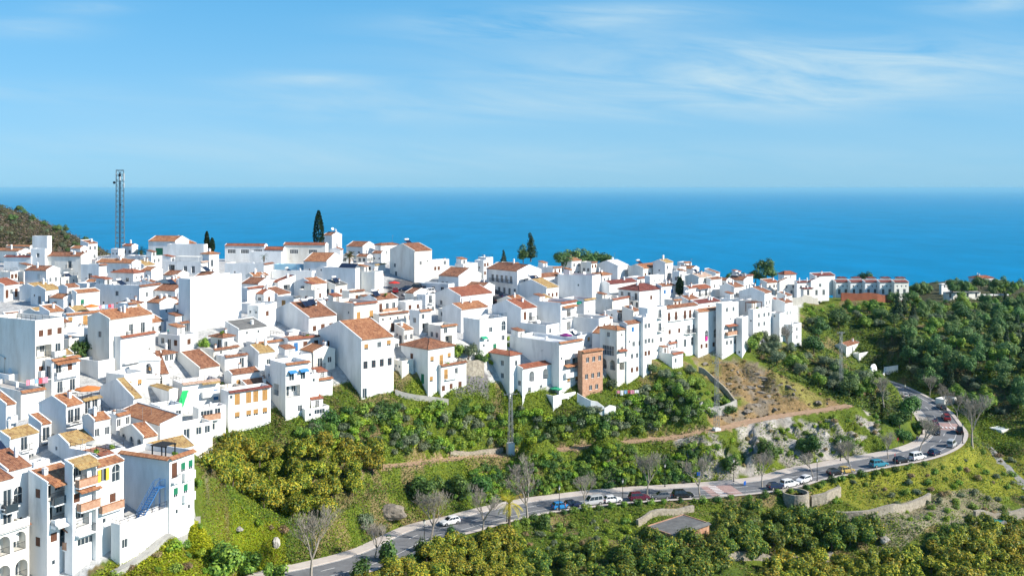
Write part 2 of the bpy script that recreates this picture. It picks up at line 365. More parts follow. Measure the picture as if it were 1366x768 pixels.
GSTEP = 4.5
gpx = np.arange(-300, 1701, GSTEP)
gD = np.concatenate([np.geomspace(95, 190, 110)[:-1], np.geomspace(190, 262, 120)[:-1], np.geomspace(262, 560, 100), np.linspace(575, 950, 24)])
GPX, GD = np.meshgrid(gpx, gD)
GX, GY = (GPX - CX) / F * GD, GD
GZ = tps(GX, GY)
rd, rz = line_dist(GX, GY, ROADL)
pd_, pz = line_dist(GX, GY, PATHL)
VILLAGE = [(-400,300),(150,318),(620,335),(900,350),(1010,370),(1070,395),(1062,450),(1000,462),(985,466),(900,472),(850,486),(800,502),(740,520),(690,513),(640,512),(590,506),(530,496),(490,502),(430,516),(360,546),(300,562),(255,580),(240,680),(215,705),(120,760),(50,900),(-400,900)]
rough = (vnoise(GX, GY, 9, 1) - 0.5) * 1.5 + (vnoise(GX, GY, 3.5, 2) - 0.5) * 1.0
gpy0 = HY + (CAMZ - GZ) * F / GD
invil = inpoly(GPX, gpy0, VILLAGE) & (GD < 430)
rockhill = inpoly(GPX, gpy0, [(925,478),(990,478),(1035,500),(1128,538),(1050,556),(960,570),(940,545),(985,545),(990,535),(935,500)])
GZ = GZ + np.where(invil, 0, rough * np.clip((GD - 90) / 60, 0, 1)) + np.where(rockhill, (np.abs(vnoise(GX, GY, 5, 3) - 0.5) - 0.25) * 3.2 + (vnoise(GX, GY, 1.7, 8) - .5) * 1.1, 0)
pathy = np.interp(GPX, [p[0] for p in PATH], [p[1] for p in PATH]); roady = np.interp(GPX, [p[0] for p in ROAD[:14]], [p[1] for p in ROAD[:14]])
bankz = (GPX > 640) & (GPX < 1180) & (gpy0 > pathy - 4) & (gpy0 < roady - 4)
crag = (np.abs(vnoise(GX * 1.0, GY * .55, 3.1, 11) - .5) + .6 * np.abs(vnoise(GX, GY * .6, 1.2, 12) - .5) - .4) * 6.0 * np.clip((GPX - 850) / 140, .25, 1)
GZ = GZ + np.where(bankz, crag * np.clip((rd - 6.6) / 2, 0, 1) * np.clip((pd_ - 1.3) / 1.5, 0, 1), 0)
bank = np.clip((rd - 6.4) / 2.6, 0, 1); GZ = rz * (1 - bank*bank*(3-2*bank)) + GZ * bank*bank*(3-2*bank)
pb = np.clip((pd_ - 1.8) / 1.2, 0, 1); GZ = pz * (1 - pb) + GZ * pb
GZ = GZ - np.where(rd < 7.2, 0.06, 0)

def ground(X, Y):
    """terrain height at world x, y (bilinear in the grid)"""
    X, Y = np.asarray(X, float), np.asarray(Y, float)
    px = X / Y * F + CX
    i = np.clip((px - gpx[0]) / GSTEP, 0, len(gpx) - 1.001); j = np.interp(Y, gD, np.arange(len(gD)))
    j = np.clip(j, 0, len(gD) - 1.001)
    i0, j0 = i.astype(int), j.astype(int); fi, fj = i - i0, j - j0
    return (GZ[j0, i0]*(1-fi) + GZ[j0, i0+1]*fi)*(1-fj) + (GZ[j0+1, i0]*(1-fi) + GZ[j0+1, i0+1]*fi)*fj
_Ds = 95 * np.exp(np.arange(0, 1800) * 0.001)
def hit(px, py, dmin=95.0):
    """where the sight line through a photo pixel meets the ground"""
    z = CAMZ - (py - HY) / F * _Ds
    g = ground((px - CX) / F * _Ds, _Ds)
    k = np.where((z <= g) & (_Ds >= dmin))[0]
    D = _Ds[k[0]] if len(k) else _Ds[-1]
    X = (px - CX) / F * D
    return Vector((X, D, float(ground(X, D))))

# albedo by kind of ground
gpy = HY + (CAMZ - GZ) * F / GD
def C3(*c): return np.array(c)
n1, n2, n3 = vnoise(GX, GY, 6, 5), vnoise(GX, GY, 2.2, 6), vnoise(GX, GY, 17, 7)
mixn = np.clip(n1 * 0.5 + n2 * 0.3 + n3 * 0.4 - 0.1, 0, 1)[..., None]
grass = C3(0.17, 0.21, 0.025) * mixn + C3(0.07, 0.11, 0.02) * (1 - mixn)
colr = grass.copy()
def put(mask, c1, c2, nz=mixn):
    c = np.array(c1) * nz + np.array(c2) * (1 - nz); colr[mask] = c[mask]
n2e = n2[..., None]
dry = (n1 + n2 * 0.5 > 0.93); put(dry, (0.24, 0.19, 0.09), (0.15, 0.13, 0.05))
put(inpoly(GPX, gpy, [(120,775),(235,718),(268,695),(375,700),(385,775)]), (0.24, 0.31, 0.02), (0.14, 0.21, 0.02))
put(inpoly(GPX, gpy, [(1080,655),(1215,600),(1290,590),(1366,605),(1366,660),(1240,670),(1180,690)]), (0.26, 0.27, 0.03), (0.17, 0.17, 0.035))
put(inpoly(GPX, gpy, [(262,575),(300,580),(330,600),(275,640)]), (0.28, 0.23, 0.15), (0.16, 0.15, 0.08))
put(inpoly(GPX, gpy, [(435,625),(520,545),(535,535),(500,600),(470,640)]), (0.27, 0.19, 0.10), (0.15, 0.10, 0.06))
put(inpoly(GPX, gpy, [(1165,680),(1240,660),(1300,650),(1366,690),(1366,705),(1240,700),(1200,735),(1170,740)]), (0.30, 0.27, 0.19), (0.20, 0.18, 0.10))
put(rockhill, (0.36, 0.25, 0.12), (0.22, 0.15, 0.075))
put(rockhill & (n2 > 0.62), (0.27, 0.22, 0.16), (0.17, 0.14, 0.10))
put(rockhill & (n1 * .7 + n3 * .4 > .62), (0.27, 0.25, 0.07), (0.20, 0.17, 0.07))
cliff = (GPX > 690) & (GPX < 1175) & (rd > 6.3) & (rd < 24) & (pd_ > 1.3) & (gpy > np.interp(GPX, [p[0] for p in PATH], [p[1] for p in PATH])) & (gpy < np.interp(GPX, [p[0] for p in ROAD[:14]], [p[1] for p in ROAD[:14]]))
put(cliff & (n2 * 0.6 + n1 * 0.5 > np.interp(GPX, [690, 880, 960, 1165], [0.95, 0.66, 0.52, 0.50])), (0.47, 0.44, 0.40), (0.20, 0.18, 0.15), n2e)
put(pd_ < 1.7, (0.50, 0.34, 0.23), (0.40, 0.27, 0.18))
put(invil, (0.55, 0.55, 0.54), (0.42, 0.42, 0.41))
put(inpoly(GPX, gpy, [(606,500),(655,495),(650,527),(605,527)]), (0.20, 0.19, 0.195), (0.15, 0.145, 0.15))
put(inpoly(GPX, gpy, [(535,372),(600,385),(612,405),(520,400),(515,375)]), (0.13, 0.13, 0.14), (0.10, 0.10, 0.11))
put(inpoly(GPX, gpy, [(636,388),(705,380),(700,410),(640,412)]), (0.13, 0.13, 0.14), (0.10, 0.10, 0.11))
put(GD > 415, (0.10, 0.095, 0.05), (0.055, 0.06, 0.03))
nr, nc = GX.shape
vid = np.arange(nr * nc).reshape(nr, nc)
quads = np.stack([vid[:-1, :-1], vid[:-1, 1:], vid[1:, 1:], vid[1:, :-1]], -1).reshape(-1, 4)
gm = bpy.data.materials.new('hillside_ground'); gm.use_nodes = True
nt = gm.node_tree; b = nt.nodes['Principled BSDF']; b.inputs['Roughness'].default_value = 0.95; b.inputs['Specular IOR Level'].default_value = 0.1
at = N(nt.nodes, 'ShaderNodeAttribute', attribute_name='tint'); g = N(nt.nodes, 'ShaderNodeNewGeometry')
nz = N(nt.nodes, 'ShaderNodeTexNoise'); nz.inputs['Scale'].default_value = 1.1; nz.inputs['Detail'].default_value = 9; nz.inputs['Roughness'].default_value = 0.7
nt.links.new(g.outputs['Position'], nz.inputs['Vector'])
mr = N(nt.nodes, 'ShaderNodeMapRange'); mr.inputs['From Min'].default_value = 0.3; mr.inputs['From Max'].default_value = 0.7; mr.inputs['To Min'].default_value = 0.6; mr.inputs['To Max'].default_value = 1.25
nt.links.new(nz.outputs[0], mr.inputs[0])
mx = N(nt.nodes, 'ShaderNodeMix', data_type='RGBA', blend_type='MULTIPLY'); mx.inputs[0].default_value = 1
nt.links.new(at.outputs['Color'], mx.inputs[6]); nt.links.new(mr.outputs[0], mx.inputs[7]); nt.links.new(mx.outputs[2], b.inputs['Base Color'])
bm = N(nt.nodes, 'ShaderNodeBump'); bm.inputs['Strength'].default_value = 0.7; bm.inputs['Distance'].default_value = 0.5
nt.links.new(nz.outputs[0], bm.inputs['Height']); nt.links.new(bm.outputs[0], b.inputs['Normal'])
def set_tint(me, rgb):
    ca = me.color_attributes.new('tint', 'FLOAT_COLOR', 'POINT')
    ca.data.foreach_set('color', np.concatenate([rgb, np.ones((len(rgb), 1))], 1).astype(np.float32).ravel())
me = mesh_np('hillside', np.stack([GX, GY, GZ], -1).reshape(-1, 3), quads, [gm], smooth=True)
set_tint(me, colr.reshape(-1, 3))
hill = link('hillside_terrain', me); hill['kind'] = 'structure'

# sea
SEAZ = CAMZ - 350
sm = bpy.data.materials.new('sea_water'); sm.use_nodes = True
nt = sm.node_tree; b = nt.nodes['Principled BSDF']
b.inputs['Base Color'].default_value = (0.0, 0.115, 0.36, 1); b.inputs['Roughness'].default_value = 0.6; b.inputs['Specular IOR Level'].default_value = 0.12
g = N(nt.nodes, 'ShaderNodeNewGeometry'); mp = N(nt.nodes, 'ShaderNodeMapping'); mp.inputs['Scale'].default_value = (0.004, 0.0016, 0.01)
nt.links.new(g.outputs['Position'], mp.inputs[0])
nz = N(nt.nodes, 'ShaderNodeTexNoise'); nz.inputs['Scale'].default_value = 1; nz.inputs['Detail'].default_value = 10; nz.inputs['Roughness'].default_value = 0.65
nt.links.new(mp.outputs[0], nz.inputs['Vector'])
rp = N(nt.nodes, 'ShaderNodeValToRGB'); rp.color_ramp.elements[0].position = 0.35; rp.color_ramp.elements[1].position = 0.7
rp.color_ramp.elements[0].color = (0.0, 0.17, 0.335, 1); rp.color_ramp.elements[1].color = (0.0, 0.215, 0.435, 1)
nt.links.new(nz.outputs[0], rp.inputs[0]); nt.links.new(rp.outputs[0], b.inputs['Base Color'])
b.inputs['Specular IOR Level'].default_value = 0.0
a = 300000.0
sea = MB(); sea.poly([(-a, 950, SEAZ), (a, 950, SEAZ), (a, a, SEAZ), (-a, a, SEAZ)])
seao = sea.build('sea', sm); seao['kind'] = 'structure'

# sea air: one even box of haze round everything, the sky outside it
hm_ = bpy.data.materials.new('sea_haze'); hm_.use_nodes = True; nt = hm_.node_tree
for n in list(nt.nodes): nt.nodes.remove(n)
ho = N(nt.nodes, 'ShaderNodeOutputMaterial'); hv = N(nt.nodes, 'ShaderNodeVolumePrincipled'); hv.inputs['Color'].default_value = (0.33, 0.74, 0.99, 1); hv.inputs['Density'].default_value = 2.3e-5
nt.links.new(hv.outputs[0], ho.inputs['Volume'])
hb = MB(); hb.box(-a - 5000, a + 5000, -1500, a + 5000, SEAZ - 1, CAMZ + 22); hzo = hb.build('haze', hm_); hzo['kind'] = 'stuff'; hzo['label'] = 'thin pale haze over the sea and the village'; hzo['category'] = 'haze'

# road, kerb, pavement and path as strips along their lines
ASPH = mat('asphalt', (0.19, 0.195, 0.205), 0.9, vscale=0.5, col2=(0.14, 0.143, 0.15))
PAVE = mat('pale_paving', (0.56, 0.51, 0.46), 0.9, vscale=0.5, col2=(0.46, 0.40, 0.36))
PAVR = mat('pink_paving', (0.42, 0.29, 0.26), 0.9, vscale=0.9, col2=(0.34, 0.22, 0.20))
LINE = mat('road_paint', (0.75, 0.75, 0.73), 0.7, 0.15, 1.0)
DIRT = mat('dirt_track', (0.46, 0.31, 0.20), 0.95, vscale=1.0, col2=(0.34, 0.22, 0.14), bump=0.3)
STONE = mat('rubble_stone', (0.40, 0.36, 0.29), 0.95, vscale=1.6, col2=(0.24, 0.21, 0.17), bump=0.6, bscale=2.5)
def frames(line):
    fr = []
    for i, p in enumerate(line):
        d = line[min(i+1, len(line)-1)] - line[max(i-1, 0)]; d.z = 0; d.normalize()
        fr.append((p, Vector((-d.y, d.x, 0))))           # left of travel = uphill / far side
    return fr
RF = frames(ROADL)
def strip(mb, fr, o0, o1, dz, m=0, z1=None):
    for (p, n), (q, k) in zip(fr, fr[1:]):
        mb.poly([p + n*o0 + Vector((0,0,dz)), p + n*o1 + Vector((0,0,dz if z1 is None else z1)), q + k*o1 + Vector((0,0,dz if z1 is None else z1)), q + k*o0 + Vector((0,0,dz))][::-1], m)
mb = MB(); strip(mb, RF, -4.3, 3.1, 0.03); o = mb.build('road', ASPH); o['kind'] = 'structure'
mb = MB(); strip(mb, RF, 3.1, 5.7, 0.16); strip(mb, RF, 3.1, 3.1, -0.1, z1=0.16); strip(mb, RF, -5.3, -4.3, 0.16); strip(mb, RF, -4.3, -4.3, 0.16, z1=-0.1)
o = mb.build('pavement', PAVE); o['kind'] = 'structure'
mb = MB(); strip(mb, RF, -2.45, -2.33, 0.036); strip(mb, RF, 2.8, 2.92, 0.036)
for i in range(0, len(RF) - 4, 5): strip(mb, RF[i:i+3], 0.35, 0.48, 0.036)
o = mb.build('road_markings', LINE); o['kind'] = 'structure'
def near_idx(px, py):
    h = P(px, py, 1); best = None
    return min(range(len(ROADL)), key=lambda i: (ROADL[i].x / ROADL[i].y * F + CX - px) ** 2 + (HY + (CAMZ - ROADL[i].z) * F / ROADL[i].y - py) ** 2)
mb = MB(); zeb = MB()
for (x, y) in ((965, 654), (1258, 570)):
    i = near_idx(x, y); strip(mb, RF[i-2:i+3], -4.3, 3.1, 0.034)
    for k in range(-4, 3):
        p, n = RF[i]; d = Vector((n.y, -n.x, 0))
        q = p + n * (k * 1.0 + 0.1) + Vector((0, 0, 0.038))
        zeb.poly([q - d*1.6, q + d*1.6, q + d*1.6 + n*0.5, q - d*1.6 + n*0.5])
o = mb.build('crossing_paving', PAVR); o['kind'] = 'structure'
o = zeb.build('zebra_markings', LINE); o['kind'] = 'structure'
PF = frames(PATHL)
mb = MB(); strip(mb, PF, -1.7, 1.3, 0.06); o = mb.build('dirt_path', DIRT); o['kind'] = 'structure'
# ------------------------------------------------------------------ house builder
STY = {  # style: (width, height, recess, kind)
 'w': (0.95, 1.2, .16, 'window'), 'd': (1.05, 2.05, .18, 'door'), 'o': (1.0, 1.25, .12, 'window'), 'O': (1.1, 2.15, .14, 'door'), 'b': (0.95, 1.2, .14, 'window'), 'B': (1.05, 2.1, .16, 'door'),
 'g': (0.85, 1.35, .1, 'window'), 'G': (1.0, 2.1, .12, 'door'), 'a': (1.7, 2.4, 1.5, 'arch'), 'A': (1.3, 2.3, .2, 'window'), 'p': (1.05, 1.35, .1, 'window'), 's': (0.55, 0.65, .15, 'window'), 'k': (1.15, 2.1, .16, 'door'),
 't': (3.1, 2.25, 1.6, 'loggia'), 'T': (2.0, 2.2, 1.4, 'loggia'), 'u': (0.9, 1.2, .1, 'window'), 'U': (1.0, 2.05, .12, 'door'), 'y': (1.15, 1.7, .08, 'window'), 'Y': (2.7, 1.25, .14, 'window'), 'V': (3.8, 2.4, .25, 'window'),
 'q': (1.05, 1.55, .12, 'window'), 'z': (2.6, 2.3, .15, 'door'), 'h': (2.3, 0.9, .14, 'window')}
LEAF = {'o': WOODO, 'O': WOODO, 'b': WOODB, 'B': WOODB, 'g': WOODG, 'G': WOODG, 'p': SHUTW, 'u': WOODU, 'U': WOODU, 'y': WOODY, 'z': WOODG}
_wc = {}
def window_mesh(st, w, h):
    """frame and glass, x across, z up, y into the wall"""
    key = (st, round(w, 1), round(h, 1))
    if key in _wc: return _wc[key]
    mb = MB(); f = 0.06
    for x0, x1, z0, z1 in ((-w/2, -w/2+f, 0, h), (w/2-f, w/2, 0, h), (-w/2+f, w/2-f, 0, f), (-w/2+f, w/2-f, h-f, h)): mb.box(x0, x1, -0.04, 0.02, z0, z1, 0)
    n = max(2, round(w / 0.55)) if st not in 'sz' else 1
    for i in range(1, n):
        x = -w/2 + w*i/n; mb.box(x-.025, x+.025, -.035, .02, f, h-f, 0)
    if st in 'qVYA': mb.box(-w/2+f, w/2-f, -.034, .018, h*.55-.025, h*.55+.025, 0)
    mb.poly([(-w/2, .01, 0), (w/2, .01, 0), (w/2, .01, h), (-w/2, .01, h)], 1)
    fm = WOODB if st in 'qB' else FRAMEW
    me = mb.mesh('window_' + str(len(_wc)), [fm, GLASS])
    _wc[key] = me
    return me
_sc = {}
def shutter_mesh(st, w, h):
    key = (st, round(w, 1), round(h, 1))
    if key in _sc: return _sc[key]
    mb = MB()
    cov = 1.0 if st in 'pz' else random.choice((1.0, 0.72))
    if st in 'zp': parts = [(-w/2+.05, w/2-.05)]
    elif st == 'y': parts = [(-w/2-.28, -w/2+.2), (w/2-.2, w/2+.28)]
    else: parts = [(-w/2+.04, -.012), (.012, w/2-.04)]
    y0 = -0.09 if st != 'y' else -0.17
    for x0, x1 in parts:
        z0 = .05 + (1 - cov) * h if st not in 'OBGUz' else .03
        mb.box(x0, x1, y0, y0+.045, z0, h-.05)
        k = z0 + .12
        while k < h - .2:
            mb.box(x0+.05, x1-.05, y0-.012, y0, k, k+.045); k += .16
    me = mb.mesh('shutter_' + str(len(_sc)), LEAF[st]); _sc[key] = me
    return me
_bc = {}
def balcony_mesh(w):
    k = round(w, 1)
    if k in _bc: return _bc[k]
    mb = MB(); dp = .75
    mb.box(-w/2, w/2, -dp, -.003, -.16, -.02, 0)
    for p, q in (((-w/2+.03, -dp+.03), (w/2-.03, -dp+.03)), ((-w/2+.03, -dp+.03), (-w/2+.03, 0)), ((w/2-.03, -dp+.03), (w/2-.03, 0))):
        for z in (.95, .06): mb.bar((*p, z), (*q, z), .022, 1)
        n = max(3, int((Vector(p) - Vector(q)).length / .16))
        for i in range(n + 1):
            a = Vector(p).lerp(Vector(q), i / n); mb.bar((a.x, a.y, -.02), (a.x, a.y, .95), .011, 1)
    me = mb.mesh('balcony_' + str(len(_bc)), [WHITE, IRON]); _bc[k] = me
    return me
_cc = {}
def chimney_mesh(v):
    if v in _cc: return _cc[v]
    mb = MB(); h = (.75, 1.0, 0.5)[v]; a = (.22, .19, .26)[v]
    mb.box(-a, a, -a, a, -0.9, h)
    mb.box(-a-.06, a+.06, -a-.06, a+.06, h, h+.09)
    for sx in (-1, 1):
        for sy in (-1, 1): mb.box(sx*(a-.07)-.05, sx*(a-.07)+.05, sy*(a-.07)-.05, sy*(a-.07)+.05, h+.09, h+.28)
    z = h + .28
    mb.poly([(-a-.08, -a-.08, z), (a+.08, -a-.08, z), (0, 0, z+.2)], 1); mb.poly([(a+.08, -a-.08, z), (a+.08, a+.08, z), (0, 0, z+.2)], 1)
    mb.poly([(a+.08, a+.08, z), (-a-.08, a+.08, z), (0, 0, z+.2)], 1); mb.poly([(-a-.08, a+.08, z), (-a-.08, -a-.08, z), (0, 0, z+.2)], 1)
    me = mb.mesh('chimney_' + str(v), [WHITE, WHITE if v else T_OR]); _cc[v] = me
    return me

def parse(spec, W, H):
    """'b.2.6@.3 w4@.7' -> openings (style, u, v0, w, h, recess)"""
    out = []
    for tok in (spec or '').split():
        st = tok[0]; body, t = tok[1:].split('@')
        t = float(t)
        us = ['.' + q for q in body.split('.')[1:]] if '.' in body else None
        if us is None:
            n = int(body); us = [(i + .5) / n for i in range(n)]
        w, h, rec, kind = STY[st]
        for u in us:
            ww = min(w, W * .92 / max(1, len(us)) * .95, W * .9); hh = min(h, H * .8)
            x = float(u) * W; x = min(max(x, ww/2 + .12), W - ww/2 - .12)
            v = H * (1 - t) - hh/2; v = min(max(v, .02), H - hh - .12)
            if any(abs(x - o[1]) < (ww + o[3]) / 2 + .08 and not (v + hh + .08 < o[2] or v > o[2] + o[4] + .08) for o in out): continue
            out.append((st, x, v, ww, hh, min(rec, 9)))
    return out

def wall_face(mb, fm, W, z0, z1, ops, m=0):
    """a wall with openings cut out, their reveals and, for deep ones, floor, sides, soffit and back wall"""
    xs = sorted({0, W} | {o[1] - o[3]/2 for o in ops} | {o[1] + o[3]/2 for o in ops})
    zs = sorted({z0, z1} | {o[2] for o in ops} | {o[2] + o[4] for o in ops})
    for a, b in zip(xs, xs[1:]):
        run = None
        for c, d in zip(zs, zs[1:]):
            x, z = (a + b)/2, (c + d)/2
            if any(abs(x - o[1]) < o[3]/2 and o[2] < z < o[2] + o[4] for o in ops):
                if run: mb.poly([fm(a, run[0], 0), fm(b, run[0], 0), fm(b, run[1], 0), fm(a, run[1], 0)], m); run = None
            else: run = (run[0] if run else c, d)
        if run: mb.poly([fm(a, run[0], 0), fm(b, run[0], 0), fm(b, run[1], 0), fm(a, run[1], 0)], m)
    for st, x, v, w, h, rec in ops:
        a, b, c, d = x - w/2, x + w/2, v, v + h
        for q in (((a,c),(a,d)), ((b,d),(b,c)), ((a,d),(b,d)), ((b,c),(a,c))):
            (p0, r0), (p1, r1) = q
            mb.poly([fm(p0, r0, 0), fm(p1, r1, 0), fm(p1, r1, rec), fm(p0, r0, rec)], m)
        if rec > 1: mb.poly([fm(a, c, rec), fm(b, c, rec), fm(b, d, rec), fm(a, d, rec)], m)
        if st in 'aA':                                   # round the head with two spandrels
            for sgn in (-1, 1):
                r = w/2; pts = [fm(x + sgn*r, d, -.002)]
                for i in range(7):
                    t = math.pi/2 * i/6; pts.append(fm(x + sgn*r*math.cos(t), d - r + r*math.sin(t), -.002))
                mb.poly(pts, m)
                for i in range(6):
                    t0, t1 = math.pi/2*i/6, math.pi/2*(i+1)/6
                    mb.poly([fm(x + sgn*r*math.cos(t0), d-r+r*math.sin(t0), -.002), fm(x + sgn*r*math.cos(t1), d-r+r*math.sin(t1), -.002), fm(x + sgn*r*math.cos(t1), d-r+r*math.sin(t1), .25), fm(x + sgn*r*math.cos(t0), d-r+r*math.sin(t0), .25)], m)

def slab(mb, e0, e1, r1, r0, th=.13, m=0):
    """one roof slope: eave e0-e1, ridge r0-r1"""
    e0, e1, r1, r0 = map(Vector, (e0, e1, r1, r0)); W = (e1 - e0).length; S = (r0 - e0).length; d = Vector((0, 0, -th))
    off = (r0 - e0).dot((e1 - e0).normalized()) if W > 1e-6 else 0; offr = (r1 - e0).dot((e1 - e0).normalized()) if W > 1e-6 else W
    mb.poly([e0, e1, r1, r0], m, [(0, 0), (W, 0), (offr, S), (off, S)])
    mb.poly([e0+d, e1+d, e1, e0], m, [(0, 0), (W, 0), (W, th), (0, th)])
    mb.poly([e1+d, r1+d, r1, e1], m, [(0, 0), (.01, 0), (.01, th), (0, th)]); mb.poly([r0+d, e0+d, e0, r0], m, [(0, 0), (.01, 0), (.01, th), (0, th)])
    mb.poly([e0+d, r0+d, r1+d, e1+d], m, [(0, 0), (0, S), (W, S), (W, 0)])

HOUSES = {}
def house(key, label, xc, yt, yb, xl, xr, phi, roof='X', Rw='', Lw='', ch=None, wallm=None, pitch=.34, floor=None, name='town_house', D=None, maxw=17, cat='house', group=None, rail=False, ph=.75):
    """a house seen corner-on: near corner at column xc, eave row yt, foot row yb; its left face runs to column xl, its right face to xr;
    phi is the bearing of the right face. The pixels only give position and size: the house itself stands on the ground there."""
    rnd = random.Random(key)
    g = hit(xc, yb) if D is None else P(xc, yb, D)
    ph_ = R(phi); c, s = math.cos(ph_), math.sin(ph_)
    k = (xr - CX) / F; w1 = (k * g.y - g.x) / max(.12, (c - k*s)); w1 = min(max(w1, 1.6), maxw)
    k = (xl - CX) / F; w2 = (k * g.y - g.x) / min(-.12, (-s - k*c)); w2 = min(max(w2, 1.6), maxw)
    h = (yb - yt) / F * g.y
    z0 = -6.0 if D is None else -2.0
    W = wallm or rnd.choice((WHITE, WHITE, WHITE, WHITE, WHITE2, CREAM))
    root = thing(name, label, cat, (g.x, g.y, g.z), ph_, group)
    if D is not None: root.location.z = g.z
    mats = [W, floor or rnd.choice((FLOORM, FLOORT, FLOORW, FLOORW))]
    mb = MB(); rf = MB(); kind = roof[0]; tcol = roof[1:] if len(roof) > 1 else ''
    if not Rw and key[0] in 'abdefg' and key not in ('d12', 'f15', 'd8', 'd13') and w1 > 3 and rnd.random() < .75: Rw = rnd.choice(('s.3.7@.35', 'w.35@.4 s.75@.35', 'w.3.7@.4', 'b.5@.4'))
    oR, oL = parse(Rw, w1, h), parse(Lw, w2, h)
    # rooms behind deep openings must not run into each other across the corner
    oR = [o if o[5] < 1 else (*o[:5], min(o[5], w2*.7, 9 if not oL else 1.4)) for o in oR]
    oL = [o if o[5] < 1 else (*o[:5], min(o[5], w1*.7, 1.4)) for o in oL]
    fR, fL = (lambda u, z, d: (u, d, z)), (lambda u, z, d: (d, u, z))
    wall_face(mb, fR, w1, z0, h, oR); wall_face(mb, fL, w2, z0, h, oL)
    mb.poly([(w1, 0, z0), (w1, w2, z0), (w1, w2, h), (w1, 0, h)]); mb.poly([(w1, w2, z0), (0, w2, z0), (0, w2, h), (w1, w2, h)])
    tm = TILES.get(tcol.lower()[:1], T_BR)
    zr = lambda x, y: h
    if kind in 'EF':
        A, B = (w1, w2) if kind == 'E' else (w2, w1)
        f = (lambda a, b, z: (a, b, z)) if kind == 'E' else (lambda a, b, z: (b, a, z))
        rise = B/2 * pitch; ov = .28
        for a in (0, A): mb.poly([f(a, 0, h), f(a, B, h), f(a, B/2, h + rise)])
        for (b0, b1) in ((0, B/2), (B, B/2)):
            sg = -1 if b0 == 0 else 1
            slab(rf, f(.1, b0 + sg*ov, h - ov*pitch + .14), f(A - .1, b0 + sg*ov, h - ov*pitch + .14), f(A - .1, b1, h + rise + .14), f(.1, b1, h + rise + .14))
            for a in (-.06, A - .16):                   # limewashed verge
                p0, p1 = Vector(f(a, b0 + sg*.06, h - .02 - .06*pitch)), Vector(f(a, b1, h + rise))
                mb.obox(p0, Vector(f(.22, 0, 0)), p1 - p0, (0, 0, .21))
            p = f(-.06, b0, h - .3); q = f(A + .06, b0, h - .3)
            mb.obox(f(0, b0 + sg*.1, h - .26), Vector(f(A, 0, 0)), Vector(f(0, -sg*.098, 0)), (0, 0, .17))
        rf.tube([f(.1, B/2, h + rise + .13), f(A - .1, B/2, h + rise + .13)], .11, 6, 0, True, True)
        zr = (lambda x, y: h + rise - abs(y - w2/2)*pitch + .14) if kind == 'E' else (lambda x, y: h + rise - abs(x - w1/2)*pitch + .14)
    elif kind in 'ST':
        A, B = (w1, w2) if kind == 'S' else (w2, w1)
        f = (lambda a, b, z: (a, b, z)) if kind == 'S' else (lambda a, b, z: (b, a, z))
        rise = min(B * pitch * .8, 2.6); ov = .28; sl = rise / B
        for a in (0, A): mb.poly([f(a, 0, h), f(a, B, h), f(a, B, h + rise)])
        mb.poly([f(0, B, h), f(A, B, h), f(A, B, h + rise), f(0, B, h + rise)])
        slab(rf, f(.1, -ov, h - ov*sl + .14), f(A - .1, -ov, h - ov*sl + .14), f(A - .1, B, h + rise + .14), f(.1, B, h + rise + .14))
        for a in (-.06, A - .16):
            p0, p1 = Vector(f(a, -.06, h - .02)), Vector(f(a, B + .02, h + rise)); mb.obox(p0, Vector(f(.22, 0, 0)), p1 - p0, (0, 0, .21))
        mb.obox(f(-.06, B - .1, h + rise - .1), Vector(f(A + .12, 0, 0)), Vector(f(0, .18, 0)), (0, 0, .36))
        mb.obox(f(0, -.1, h - .26), Vector(f(A, 0, 0)), Vector(f(0, .098, 0)), (0, 0, .17))
        zr = (lambda x, y: h + y*sl + .14) if kind == 'S' else (lambda x, y: h + x*sl + .14)
    elif kind == 'H':
        ov = .35; B = min(w1, w2); rise = B/2 * pitch * 1.15; dx, dy = max(0, w1/2 - B/2), max(0, w2/2 - B/2)
        e = [Vector((-ov, -ov, h)), Vector((w1+ov, -ov, h)), Vector((w1+ov, w2+ov, h)), Vector((-ov, w2+ov, h))]
        a, b2 = Vector((w1/2 - dx, w2/2 - dy, h + rise)), Vector((w1/2 + dx, w2/2 + dy, h + rise))
        if dx >= dy: tops_ = [(a, b2), (b2, b2), (b2, a), (a, a)]
        else: tops_ = [(a, a), (a, b2), (b2, b2), (b2, a)]
        for i in range(4):
            t0, t1 = tops_[i]; slab(rf, e[i], e[(i+1) % 4], t1, t0, .1)
            rf.tube([e[i] + Vector((0, 0, .02)), t0 + Vector((0, 0, .02))], .09, 5)
        mb.poly([(0, 0, h), (w1, 0, h), (w1, w2, h), (0, w2, h)])
        zr = lambda x, y: h + rise * max(0, min(x, w1 - x, y, w2 - y)) / (B/2)
    else:
        t = .22; fl = h - ph
        mb.poly([(t, t, fl), (w1-t, t, fl), (w1-t, w2-t, fl), (t, w2-t, fl)], 1)
        q = [(0, 0), (w1, 0), (w1, w2), (0, w2)]; qi = [(t, t), (w1-t, t), (w1-t, w2-t), (t, w2-t)]
        for i in range(4):
            j = (i+1) % 4
            mb.poly([(*q[i], h), (*q[j], h), (*qi[j], h), (*qi[i], h)]); mb.poly([(*qi[i], h), (*qi[j], h), (*qi[j], fl), (*qi[i], fl)])
        if tcol:
            slab(rf, (-.02, -.5, h - .2), (w1 + .02, -.5, h - .2), (w1 + .02, .2, h + .1), (-.02, .2, h + .1), .1)
            if tcol.isupper(): slab(rf, (-.5, w2, h - .2), (-.5, -.02, h - .2), (.2, -.02, h + .1), (.2, w2, h + .1), .1)
        zr = lambda x, y: fl
